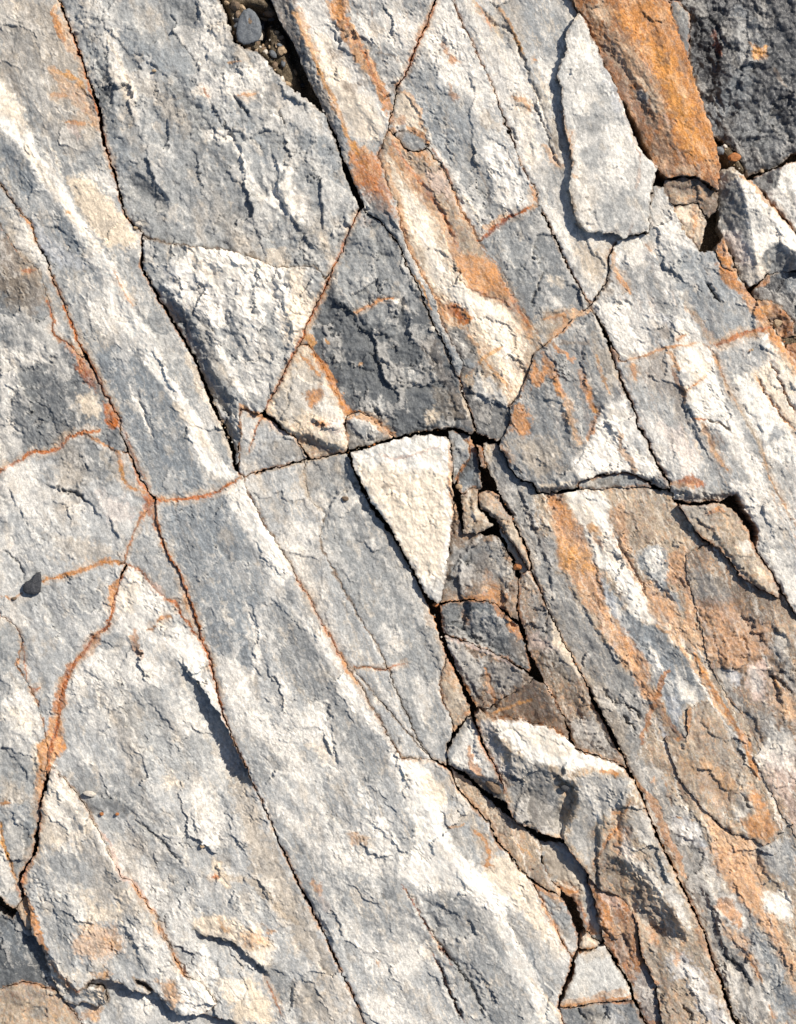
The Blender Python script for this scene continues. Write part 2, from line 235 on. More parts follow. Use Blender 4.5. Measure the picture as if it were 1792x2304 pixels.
stone('K', 'white quartz wedge tapering downward in the middle', 'B1 530,1190 720,1130 900,1085 1050,1070 1140,1080 1170,1120 1180,1250 1190,1500 1200,1699 C1 1165,100 1145,250 1130,330 1110,440 1050,420 1005,370 940,250 870,130 820,40 B1 760,1640 700,1550 650,1500 610,1400 560,1290', h=20, tilt=(10, 0), col='W', name='quartz_block', cat='quartz block', mat='quartz', mottle=.35, rough=0.70, lump=.5, edge=6, edgew=9,
      feats=(('ledge', 'B1 880,1380 900,1470 800,1440 760,1500', 5, 26, 'R'), ('ledge', 'B1 620,1210 800,1220 960,1170 1100,1140', 4, 20, 'L')))
stone('P', 'orange-banded slab leaning in from the top, right of the gravel hollow', '@L9 @PQ ~L8c ~L8b ~L8a', h=8, rough=1.15, tilt=(10, 0), col='G1', edge=6,
      feats=(('flank', 'A1 150,-100 190,130 270,330 350,560 430,690 530,900', 12, 22, 'R'), ('ledge', 'A1 520,0 530,130 640,320 700,470 790,640', 7, 30, 'L'), ('ledge', 'A1 740,1320 800,1400 860,1480', 8, 30, 'R'),
             ('groove', 'A1 410,160 490,215', 4, 4), ('ledge', 'B1 1060,370 1160,500 1300,620', 8, 26, 'L')))
stone('Q', 'cream veined slab edged with orange, ending in a dark grey toe', '@L10 @QR @QA ~L8d ~PQ', h=2, col='TN', edge=6,
      feats=(('ledge', 'B1 1550,890 1430,850 1330,800 1240,730', 14, 30, 'L'), ('ledge', 'A1 1030,1240 1120,1330 1170,1450 1220,1560', 6, 18, 'R'), ('groove', 'B1 1340,1580 1440,1520', 2, 4), ('ledge', 'B1 1280,120 1360,180 1500,210 1600,290', 5, 20, 'R'),
             ('ridge', 'A1 900,1250 1060,1550 B1 1200,100 1450,400 1560,700', 5, 40)),
      parts=(('quartz_vein', 'A1 770,1010 860,1110 960,1230 1080,1380 1140,1500 1200,1680 B1 1220,30 1290,150 1400,190 1540,260 1640,400 1645,560 1630,760 1560,870 1460,680 1370,560 1280,400 1130,330 1060,130 1000,10 A1 920,1590 880,1450 800,1250'),))
stone('R', 'grey and white streaked slab at top centre ending at an orange seam', '@L11a ~RR ~L10 ~L9', h=2, rough=1.10, col='G9',
      feats=(('ledge', 'A1 860,830 940,860 1030,930', 6, 20, 'L'), ('ledge', 'A1 880,580 960,700 1040,900', 6, 30, 'R'), ('ledge', 'A1 1350,830 1480,920 1570,1020 1650,1200', 5, 30, 'R'),
             ('ledge', 'A1 1100,1080 1200,1230 1300,1300 1380,1480', 5, 22, 'R')))
stone('R2', 'slate-grey chip lodged in the orange crack near the top centre', 'A1 800,850 870,832 960,860 1040,925 1010,940 950,968 905,955 850,900', h=0, col='G2', name='rock_chip', cat='rock chip', edge=3)
stone('S', 'pale finely layered slab under the detached slab at upper right', '@L11a @L11b ~SV A2 640,1500 700,1000 400,200 S 1340,90 1285,0 1200,-210', h=-2, rough=0.80, col='G9', tilt=(0, 4),
      feats=(('groove', 'A1 1330,0 1440,150 1560,190 1640,380 1690,520 A2 100,750 180,1000', 4, 5), ('ledge', 'A1 1450,0 1560,180 1650,380 A2 60,700 150,950 240,1150', 7, 20, 'R'), ('groove', 'A2 0,620 90,780 190,1080', 5, 4), ('groove', 'A1 1540,800 1610,900', 6, 5),
             ('ledge', 'A1 1330,30 1430,100 1560,300 1699,560', 4, 14, 'R')))
stone('AA0', 'small cracked grey and rust block right of the orange seam', '@RR @L11b ~SA ~QR', h=2, col='G2', name='rock_block', cat='rock block',
      feats=(('groove', 'B2 110,0 50,100 25,200 20,260', 7, 5), ('ledge', 'B2 0,300 130,290 260,270', 4, 20, 'R')))
stone('V0', 'grey upper block of the right-hand slab, orange along its outer rim', 'A2 555,1535 750,1490 780,1180 860,1200 1080,1600 @VR S 2010,1100 B2 1540,385 1420,410 1280,450 1160,520 ~VS ~L11c B2 400,240 ~SV', h=8, tilt=(8, 0), col='G9',
      feats=(('groove', 'B2 1130,90 1170,170 1220,240', 12, 5), ('ledge', 'B2 930,330 900,400 915,510', 6, 22, 'R'), ('ledge', 'B2 480,220 620,220 660,260', 5, 22, 'R'), ('ledge', 'B2 740,290 840,300 920,390', 5, 20, 'L')))
stone('V1', 'long white and grey ribbed block with overhanging lower end', '@VS @VT S 2010,1560 ~VB ~L11c', h=12, rough=0.85, tilt=(4, 0), col='G9', edge=8, edgew=9,
      feats=(('ledge', 'B2 900,530 950,700 1000,850 1000,960 1080,1120 1200,1300', 8, 18, 'R'), ('ridge', 'B2 950,560 1130,820 1300,1250', 6, 30), ('ridge', 'B2 620,650 850,1100 1050,1350', 5, 40), ('groove', 'B2 1130,965 1200,1000 1290,1055', 6, 4),
             ('ledge', 'C2 1370,1150 C2 1560,10 1480,90', 5, 20, 'R'), ('face', 'B2 880,1400 960,1430 1080,1450 1250,1440 1330,1430', 14, 12, 'R')),
      parts=(('quartz_vein', 'B2 930,540 1060,510 1150,560 1220,760 1300,960 1400,1160 1420,1330 1290,1180 1180,1080 1060,960 1010,850 960,700'),))
stone('V3', 'bright white ribbed block at the right edge below the orange seam', 'B2 1160,520 1280,450 1420,410 1540,385 S 2010,1100 2010,1560 ~VT', h=10, tilt=(4, 0), col='W', rough=.9,
      feats=(('groove', 'B2 1520,590 1580,720 1650,860 1699,930', 7, 4), ('groove', 'B2 1430,690 1500,800 1600,950 1690,1050', 5, 4), ('ledge', 'B2 1290,690 1350,860 1450,1000 1500,1200', 6, 20, 'R'), ('groove', 'B2 1450,1190 1530,1380 1630,1560', 4, 4)))
stone('AA', 'grey slab with orange streaks and a white overhanging lip, right of centre', '@SA @L11c B2 850,1430 770,1370 600,1340 450,1365 320,1410 180,1430 50,1450 B1 1699,1390 1600,1360 1540,1280 1480,1140 1500,1110 ~QA', h=14, rough=1.20, tilt=(6, 6), col='G2', edge=8, edgew=9,
      feats=(('ledge', 'B1 1470,1150 1520,1240 1600,1290 1640,1370', 10, 30, 'R'), ('face', 'B2 -60,1400 60,1410 180,1390 320,1370 450,1325 600,1300 780,1330 920,1420', 14, 13, 'R'), ('ledge', 'B2 520,860 450,900 420,1000 370,1100 330,1150', 6, 40, 'R'), ('ridge', 'B2 100,560 220,850 300,1080', 5, 22),
             ('ridge', 'B2 300,650 420,930', 5, 20), ('ledge', 'B2 40,820 200,860 240,1000 280,1250', 7, 60, 'R'), ('dome', 'B2 120,1200', 9, 45)))
stone('BB', 'low grey ledge tucked beneath the white overhanging lip', 'B2 300,1380 450,1330 620,1310 800,1390 780,1400 700,1440 590,1470 540,1468 400,1445 320,1440', h=-2, col='G2', name='rock_ledge', cat='rock ledge', edge=6)
stone('CC', 'broad orange, white and blue-grey banded slab at lower right', '@L13 S 1890,2510 S 1850,2400 ~CQ C2 1180,60 B2 930,1490 905,1430 700,1400 50,1440 B1 1699,1380 1600,1350 1540,1270 1480,1130 1400,1120', h=-8, tilt=(4, 0), col='TN', rough=1.15,
      feats=(('groove', 'C2 590,1070 660,1130 715,1180', 10, 5), ('groove', 'C2 590,1160 640,1220 680,1260', 10, 5), ('groove', 'C2 450,970 520,1050 580,1130', 6, 5), ('ledge', 'C2 440,260 620,480 760,600 950,700 1060,850 1150,1010', 5, 30, 'L'),
             ('ledge', 'C2 190,180 300,400 420,600 600,820 740,1000 830,1200', 6, 26, 'R'), ('groove', 'C2 530,0 600,120 700,300 780,460', 5, 4), ('ledge', 'C2 720,90 760,260 880,380 980,480', 6, 24, 'R'),
             ('ledge', 'D2 1090,810 1140,900 1220,1150 1250,1270 1380,1370 1450,1530', 14, 26, 'R'), ('groove', 'D2 1240,1180 1260,1280 1360,1350 1420,1480', 9, 5), ('ledge', 'D2 1010,300 1130,470 1180,640', 5, 20, 'R'), ('ledge', 'D2 1190,870 1210,1040 1330,1200 1440,1330 1500,1550', 6, 24, 'R'),
             ('ledge', 'D2 1450,600 1530,760 1640,880 1699,950', 7, 20, 'R'), ('ledge', 'D2 1440,1000 1560,1180 1640,1400', 5, 26, 'R'), ('ledge', 'D2 1230,1540 1190,1560 1210,1620 1280,1699', 14, 18, 'R'), ('ledge', 'B1 1560,1340 B2 0,1560 C2 100,130 140,240 140,420', 9, 24, 'R')))
stone('CC2', 'rusty brown slab along the right edge of the banded slab', 'C2 1180,60 @CQ S 2010,1700 C2 1699,510 1620,400 1530,230 1300,60', h=-4, col='BR', rough=1.3,
      feats=(('ledge', 'C2 1330,530 1460,570 1560,600 1640,650 1650,760', 9, 24, 'R'), ('ledge', 'C2 1190,850 1290,880 1400,850 1520,760', 10, 30, 'R'), ('ledge', 'C2 1520,780 1510,1080', 10, 22, 'L'), ('groove', 'C2 1520,900 1590,940 1690,1040', 7, 5), ('groove', 'C2 1350,640 1390,760', 5, 5),
             ('ledge', 'C2 1340,1100 1450,1200 1500,1380', 8, 26, 'R'), ('ledge', 'C2 1560,680 1620,870 1699,960', 10, 24, 'R')))
stone('V4', 'narrow splinter leaning under the ribbed block at lower right', 'B2 940,1505 1080,1520 1230,1505 1300,1560 1380,1660 C2 1430,110 1520,240 1600,390 1590,420 1500,380 1340,270 1260,160 1200,90 1100,40 B2 1000,1610', h=16, tilt=(-30, 30), col='TN', name='rock_splinter', cat='rock splinter', edge=5,
      feats=(('ledge', 'B2 980,1540 1100,1640 C2 1200,40 1300,180 1450,330 1580,410', 12, 20, 'R'),))
stone('CC3', 'tan rounded tongue of rock with orange tip at lower right', 'C2 1010,1110 1090,1075 1150,1090 1250,1230 1330,1400 D2 1400,80 1500,280 1590,440 1580,510 1490,560 1400,515 1340,500 1310,492 1240,460 1110,330 1030,230 940,100 C2 890,1400 870,1310 960,1310 1010,1290', h=0, col='TN', edge=6, rough=1.1,
      feats=(('ledge', 'D2 1310,300 1340,400 1335,480', 7, 20, 'L'), ('groove', 'D2 1340,240 1380,290 1420,330', 7, 6)))
stone('T', 'detached pale speckled slab lying on top at upper right', 'A2 310,80 350,140 400,260 470,410 530,530 590,650 620,760 680,910 740,1000 803,1070 790,1150 765,1250 750,1480 690,1500 585,1530 550,1490 430,1490 370,1500 300,1430 265,1310 245,1200 270,1050 260,960 240,870 210,700 205,560 165,500 190,420 240,330 225,280 240,200 290,120', h=24, tilt=(6, 6), col='G0', edge=5, edgew=5, rough=0.60, mottle=1.2, bottom=-6,
      feats=(('ledge', 'A2 390,1340 430,1410 440,1470', 5, 20, 'R'), ('ledge', 'A2 310,1440 350,1420 430,1440', 6, 20, 'R')))
stone('U', 'raised orange slab slanting down from the top at upper right', 'S 1200,-210 S 1285,0 A2 330,90 400,240 470,400 540,530 600,670 700,850 760,1000 815,1100 850,1140 950,1130 1060,1130 1200,1220 1210,1080 1170,900 1110,700 1050,540 1010,400 950,240 900,100 870,0 S 1440,-210', h=26, tilt=(10, -5), col='RB', edge=5, mat='rust', rough=0.70, mottle=.6,
      feats=(('face', 'A2 300,-400 440,150 560,300 660,400 750,540 820,700 870,850 930,960 960,1120', 14, 50, 'R'), ('flank', 'A2 450,250 560,360 640,470 740,640 800,820', 7, 10, 'R')))
stone('U2', 'broken brown stub at the foot of the orange slab', 'A2 850,1150 950,1140 1060,1140 1195,1225 1190,1330 1140,1400 1080,1290 1000,1295 910,1310 860,1210', h=6, tilt=(0, -40), col='BR', name='rock_block', cat='rock block', mat='rust',
      feats=(('ledge', 'A2 860,1190 1000,1190 1060,1180', 6, 14, 'R'), ('ledge', 'A2 1060,1160 1090,1250 1100,1300', 7, 14, 'R')))
stone('U3', 'small cream wedge below the brown stub, pointing down', 'A2 915,1320 1000,1300 1080,1298 1135,1410 1110,1510 1082,1600 990,1480', h=2, tilt=(40, 0), col='CR', name='rock_wedge', cat='rock wedge')
stone('W0', 'thin grey strip along the right side of the orange slab', 'S 1440,-210 A2 872,0 950,0 1022,90 1025,360 1005,380 955,240 905,100 S 1500,-210', h=-2, col='G2', name='rock_strip', cat='rock strip')
stone('W', 'rough dark grey rock filling the upper right corner', 'S 1490,-210 A2 965,0 1035,90 1035,400 1080,600 1150,800 1185,860 1260,900 1340,970 1400,1115 1500,1070 1600,1040 1699,960 S 2010,330 2010,-210', h=-34, col='DK', edge=8, rough=1.60, lump=1.3, mat='dark', mottle=.7,
      feats=(('ledge', 'A2 1180,0 1230,200 1220,420 1180,600 1230,700', 16, 40, 'R'), ('ledge', 'A2 1400,0 1410,250 1380,450 1330,600', 10, 40, 'R'), ('ledge', 'A2 1190,590 1300,660', 12, 30, 'R'), ('ledge', 'A2 1510,760 1600,600 1699,590', 14, 40, 'R'), ('ledge', 'A2 1330,900 1450,850 1560,860', 12, 30, 'R'), ('ledge', 'A2 1230,200 1290,280 1310,340', 12, 20, 'R')))
stone('Z', 'dark grey stone at the right edge beneath the white block', 'B2 1420,140 1500,80 1540,40 1699,20 S 2010,600 2010,860 B2 1699,440 1600,250 1450,190', h=-22, tilt=(0, 30), col='DK', name='rock_block', cat='rock block', mat='dark', rough=1.4)
stone('Y', 'pale stone with dark left facet at the right edge below the dark rock', 'A2 1400,1135 1500,1090 1600,1060 1699,1010 S 2010,330 2010,560 A2 1699,1460 1600,1350 1530,1280 1500,1230', h=-6, tilt=(0, 0), col='W', name='rock_block', cat='rock block', edge=8,
      feats=(('face', 'A2 1640,1000 1600,1100 1590,1180 1500,1240 1450,1260', 28, 40, 'R'), ('dome', 'A2 1680,1250', 8, 40)))
stone('X', 'angular white boulder with grey shaded left facet at the right edge', 'A2 1225,1085 1290,1060 1350,1100 1420,1160 1530,1290 1640,1420 1699,1490 S 1990,620 1900,600 B2 1699,20 1530,40 1440,110 1400,135 1340,60 A2 1290,1590 1215,1450 1210,1200', h=10, tilt=(0, 30), col='W', name='boulder', cat='boulder', edge=10, edgew=10,
      feats=(('face', 'A2 1300,1040 1350,1180 1385,1300 1410,1450 1440,1699 1450,1800', 36, 55, 'R'), ('face', 'A2 1400,1750 1465,1640 1560,1545 1640,1590 1720,1610', 34, 40, 'R'), ('dome', 'A2 1500,1400', 8, 40)))
stone('Y3', 'orange-brown broken rubble block at the right edge', 'B2 1445,205 1540,215 1620,260 1690,350 1720,440 1600,442 1540,350 1480,290', h=-14, col='RB', name='rubble_block', cat='rubble', mat='rust', rough=1.6,
      feats=(('ledge', 'B2 1540,340 1600,310 1620,400', 10, 14, 'R'),))
stone('Y4', 'small rusty wedge below the rubble at the right edge', 'B2 1640,490 1720,480 S 1860,800 1860,900 B2 1699,610', h=-12, col='RB', name='rubble_block', cat='rubble', mat='rust', rough=1.3)
stone('Y5', 'little orange stone standing at the top corner of the ribbed slab', 'A2 1180,1580 1235,1505 1265,1580 1290,1699 B2 1300,30 1230,10', h=12, tilt=(-50, 0), col='OR', name='rock_chip', cat='rock chip', mat='rust')
# --- centre cluster
stone('d1', 'pale lumpy chip beside the upper right corner of the quartz wedge', 'B1 1150,1040 1200,1040 1290,1120 1300,1200 1235,1290 1200,1400 1190,1300 1180,1150', h=-2, col='G1', name='rock_chip', cat='rock chip', rough=1.3, lump=1)
stone('d2', 'dark grey knobbly chip between the quartz wedge and the rusty splinter', 'B1 1200,1040 1300,1075 1345,1200 1400,1300 1390,1400 1330,1430 1240,1440 1215,1340 1290,1200 1290,1120', h=-16, col='G3', name='rock_chip', cat='rock chip', rough=1.8)
stone('d12', 'grey shard beside the bone-like chips, left of the long central crack', 'B1 1345,1200 1400,1270 1430,1350 1500,1500 1620,1690 C1 1699,200 1690,300 1620,260 1500,1 B1 1400,1450 1380,1380', h=-8, col='TN', name='rock_splinter', cat='rock splinter')
stone('d7', 'brown and grey block below the bone-like chips', 'B1 1200,1500 1260,1690 1300,1699 C1 1480,20 1540,120 1600,290 1605,480 1612,560 1450,440 1270,420 1115,440 1145,250 1170,100', h=-8, tilt=(30, 0), col='BR', name='rock_block', cat='rock block', rough=1.9,
      feats=(('ledge', 'C1 1350,10 1240,140 1180,230 1150,300', 10, 20, 'R'),))
stone('d8', 'dark brown block under the orange crossing crack at the centre', 'C1 1105,455 1270,430 1450,445 1612,590 C2 0,790 10,900 C1 1530,800 1300,700 1120,635', h=-10, tilt=(120, -160), col='G3', name='rock_block', cat='rock block', rough=2.0,
      feats=(('ledge', 'C1 1120,620 1300,690 1530,790 1699,860', 10, 26, 'L'),))
stone('d9', 'grey fan-shaped block with rust streaks above the dark hollow', 'C1 1125,645 1300,705 1530,805 C2 20,930 C1 1680,975 1600,1000 1500,1050 1430,1120 1340,1110 1280,1000 1240,920 1180,790', h=-6, rough=1.7, tilt=(110, -130), col='BR', name='rock_block', cat='rock block',
      feats=(('ledge', 'C1 1150,720 1230,850 1330,1000 1400,1110', 10, 24, 'R'), ('ledge', 'C1 1430,1130 1520,1060 1620,1000 1699,970', 14, 20, 'R')))
stone('d10', 'shaded olive-brown recess stone above the white boulder ridge', 'C1 1340,1110 1430,1120 1500,1050 1600,1000 C2 20,930 90,950 220,1160 260,1330 200,1300 0,1200 C1 1520,1180 1350,1190', h=-14, tilt=(260, -300), col='BR', name='rock_block', cat='rock block', rough=1.5)
stone('d11', 'brown strip left of the long central crack above the white boulder', 'C2 0,205 60,350 130,500 210,680 290,820 370,970 430,1100 520,1270 600,1420 630,1500 430,1420 280,1360 220,1160 90,950 0,760 C1 1610,500 1600,290 1690,230', h=-6, rough=1.6, col='BR', name='rock_strip', cat='rock strip',
      feats=(('ledge', 'C2 370,1010 400,1150 470,1290 560,1440', 26, 30, 'L'), ('groove', 'C2 0,490 120,490', 5, 4), ('groove', 'C2 120,500 90,660', 6, 4), ('ledge', 'C2 0,660 130,700 300,900', 7, 40, 'R'), ('ledge', 'C2 250,1160 260,1280 300,1360', 9, 20, 'R')))
stone('d3', 'rusty splinter standing in the central gap', 'B1 1325,1120 1360,1140 1385,1210 1405,1265 1392,1300 1360,1230', h=4, col='RB', name='rock_splinter', cat='rock splinter', mat='rust', edge=4, edgew=3)
stone('d4', 'upright tan chip like a bone at the centre, right of the quartz wedge', 'B1 1240,1460 1280,1425 1343,1412 1348,1530 1400,1590 1445,1655 1350,1699 1290,1699 1262,1690 1250,1560', h=8, col='TN', name='rock_chip', cat='rock chip', edge=8,
      feats=(('ledge', 'B1 1300,1430 1310,1560 1350,1650', 6, 12, 'R'),))
stone('d5', 'slanting tan chip like a bone, leaning towards the long central crack', 'B1 1350,1440 1400,1428 1480,1440 1500,1510 1560,1600 1610,1690 C1 1660,110 1695,220 1680,250 1640,190 1570,60 1520,0 B1 1480,1640 1400,1560 1360,1530', h=10, col='TN', name='rock_chip', cat='rock chip', edge=8,
      feats=(('ledge', 'B1 1360,1500 1430,1560 1520,1660 C1 1560,40 1660,200', 10, 12, 'R'),))
# --- lower right centre
stone('GG', 'thin grey-tan ledge running under the boulder', 'C1 1160,1480 D1 1190,75 1290,150 1400,260 1560,400 1699,500 D2 80,560 80,680 120,740 195,850 195,900 100,840 D1 1699,790 1620,720 1550,620 1470,540 1420,430 1330,330 1240,230 1190,130', h=-20, tilt=(0,40), col='TN', name='rock_ledge', cat='rock ledge', edge=3)
stone('HH', 'bluish quartz pocket in the shade behind the boulder', 'D2 70,540 230,560 375,745 400,860 430,980 470,1110 475,1190 430,1180 370,1105 290,930 200,860 100,720', h=-34, col='G1', name='quartz_block', cat='quartz block', mat='quartz', mottle=.3,
      feats=(('ledge', 'D2 120,780 230,830 330,900 380,1080', 8, 20, 'L'),))
stone('JJ', 'grey splinter with cream edge left of the pocket', 'D2 30,800 100,840 195,900 @DJ D2 270,1290 220,1190 100,960', h=2, col='G1', name='rock_splinter', cat='rock splinter')
stone('II0', 'small cream corner chip above the pale triangular block', 'D2 315,1215 340,1140 372,1110 430,1180 475,1195 440,1205 380,1225', h=-6, col='CR', name='rock_chip', cat='rock chip')
stone('II', 'pale grey triangular block with brown rim near the bottom right', 'D2 310,1240 380,1235 440,1208 480,1205 560,1330 630,1440 660,1550 500,1552 380,1572 290,1588 190,1598 250,1460 275,1400 285,1300', h=0, col='G0', name='rock_block', cat='rock block', rough=0.50, mottle=.6)
stone('IK', 'grey stone at the bottom edge below the pale triangular block', 'D2 190,1605 290,1598 380,1580 500,1562 670,1560 740,1699 S 1560,2510 1380,2510 D2 215,1699', h=-4, col='G2',
      feats=(('groove', 'D2 300,1600 330,1640 370,1690', 8, 5), ('groove', 'D2 480,1630 510,1690', 8, 5)))
stone('FF', 'orange-brown strip in the shadow of the boulder at lower right', '@BD @BE S 1650,2510 D2 860,1699 800,1450 740,1310 700,1200 690,1080 660,960 560,860 440,820', h=-14, tilt=(10, 0), col='RB', name='rock_strip', cat='rock strip', rough=1.3,
      feats=(('ledge', 'D2 450,1030 520,1150 500,1180', 7, 16, 'R'), ('ledge', 'D2 600,1000 640,1200 650,1330 640,1430', 7, 18, 'R')))
stone('e2', 'pale wedge with dark underside left of the white boulder', 'C1 1310,1155 1345,1260 1400,1400 1470,1525 1515,1640 1530,1700 D1 1520,285 1430,240 1350,180 1300,120 1190,60 C1 1160,1475 1150,1390 1230,1250', h=8, tilt=(20, 0), col='G1', name='rock_wedge', cat='rock wedge', edge=7,
      feats=(('face', 'C1 1150,1440 1250,1490 1380,1540 1470,1560 1540,1640', 24, 22, 'R'),))
stone('EE', 'big white-ridged boulder at lower right, trailing a brown rugged tail', 'C1 1325,1150 1350,1120 1430,1180 1550,1175 1699,1205 C2 120,1220 220,1290 300,1380 430,1425 560,1465 625,1530 D2 650,130 740,330 820,530 920,730 1010,920 1090,1090 1150,1240 1200,1400 1240,1540 1310,1699 S 1700,2510 1650,2510 D2 850,1699 800,1450 740,1310 710,1200 690,1100 670,1030 650,970 560,880 440,850 375,750 300,650 260,600 220,530 100,490 0,450 D1 1600,425 1570,400 1530,300 C1 1530,1690 1500,1580 1480,1530 1410,1390 1350,1250', h=30, tilt=(0, 0), col='TN', name='boulder', cat='boulder', edge=6, edgew=12, rough=1.15, bottom=-112,
      feats=(('face', 'C1 1400,1130 1430,1210 1490,1300 1560,1400 1640,1440 C2 30,1460 130,1490 D2 160,90 230,140 300,120 420,90 530,110 660,100', 30, 75, 'R'),
             ('flank', 'C1 1440,1200 1500,1330 1570,1430 1560,1560 1520,1640', 10, 20, 'R'),
             ('ledge', 'D2 150,70 200,130 270,170 300,260 260,360 215,480 215,560', 20, 16, 'R'), ('flank', 'D2 290,130 310,260 280,360 240,480', 20, 20, 'R'), ('ridge', 'D2 330,160 430,330 520,450', 10, 40), ('flank', 'D2 430,590 560,640 700,690 790,800 840,900 900,960 960,1080 1010,1170', 24, 30, 'R'), ('flank', 'D2 680,800 720,900 760,1000 850,1060 900,1170', 18, 20, 'R'),
             ('ledge', 'D2 620,300 560,430 490,560 400,700', 6, 24, 'R'), ('ledge', 'D2 700,800 730,950 800,1040 880,1180', 14, 24, 'R'), ('ledge', 'D2 900,900 940,1100 1000,1160', 9, 20, 'R'),
             ('slope', 'D2 200,640 700,700 1100,800', 26, 260, 'R'), ('ledge', 'D2 960,1260 990,1320 1000,1420 1040,1530', 8, 26, 'R'), ('ledge', 'D2 760,1420 850,1500 840,1650', 8, 26, 'R'), ('groove', 'D2 970,1560 1020,1640 1030,1699', 8, 5)),
      parts=())
GAPS = [('@L1a', 2.6), ('A0 580,560 640,720 650,860 680,940', 5), ('A0 700,1040 760,1180 790,1330', 3.5), ('@L1b', 4), ('B0 1290,720 1370,890 1430,1030 1490,1200', 5.5), ('@L8b', 4), ('A1 490,1030 560,1220 620,1330', 11), ('@L8a', 4.5), ('@L8c', 2.4), ('@L8d', 2.6),
        ('@L6', 3), ('B1 560,1290 700,1560 800,1699', 5), ('@L11a', 1.3), ('A1 1460,620 1530,790 1600,960', 2.6), ('@L11b', 2.6), ('@L11c', 3.6), ('@L2a', 1.1), ('B0 780,1100 860,1280 950,1420', 3), ('@L2b', 0), ('@L2c', 1.8), ('D1 50,470 260,910 480,1370', 3.2), ('@HR', -.2), ('@RB', -.3), ('@RC', -.1), ('@RD', -.3), ('@WD', .1), ('@RE', .2),
        ('@L3', 0), ('@LE', .5), ('@L4', .4), ('@L5a', .2), ('@L5b', .9), ('C1 540,850 650,862 775,865', .35), ('@TC', .9), ('@TD', 2.2), ('@L7', 1.1), ('@L9', 1.6), ('@PQ', .7), ('@L10', .9), ('@RR', 0), ('@QR', -.3), ('@SA', -.4), ('@VS', -.5), ('B2 1160,520 1280,450 1540,385', -.3), ('@VT', -.4), ('@SV', 1.4),
        ('@L13', 2.2), ('C2 370,970 430,1100 520,1270 600,1420', 7), ('@L14', 1.5), ('@DC', 2), ('@DJ', 1.2), ('@BE', 2.4), ('@CQ', -.3), ('@AB', 2.2), ('B2 905,1440 1310,1460 1460,1699', 3), ('@LF', .1), ('A2 555,1535 500,1640', 1.6),
        ('C2 840,1010 870,1310 890,1400 D2 940,100 1030,230 1110,330', -.6), ('C2 1010,1110 1090,1075 1150,1090 1250,1230 1330,1400 D2 1400,80 1500,280 1590,440', -.6), ('C2 870,1310 960,1310 1010,1290 1010,1110', -.6),
        ('B1 380,680 470,850 530,930 700,1000', -.2), ('C1 1105,455 1270,430 1450,445 1612,590', 0), ('C1 1125,645 1300,705 1530,805 C2 20,930', -.2), ('A0 905,1480 1080,1440 1280,1450 1480,1440 1650,1560 A1 200,1610 300,1690 B1 400,40', -.3), ('A2 590,640 680,860 780,1040', 7), ('A2 800,1100 850,1170', 5), ('@DC', 2.4)]
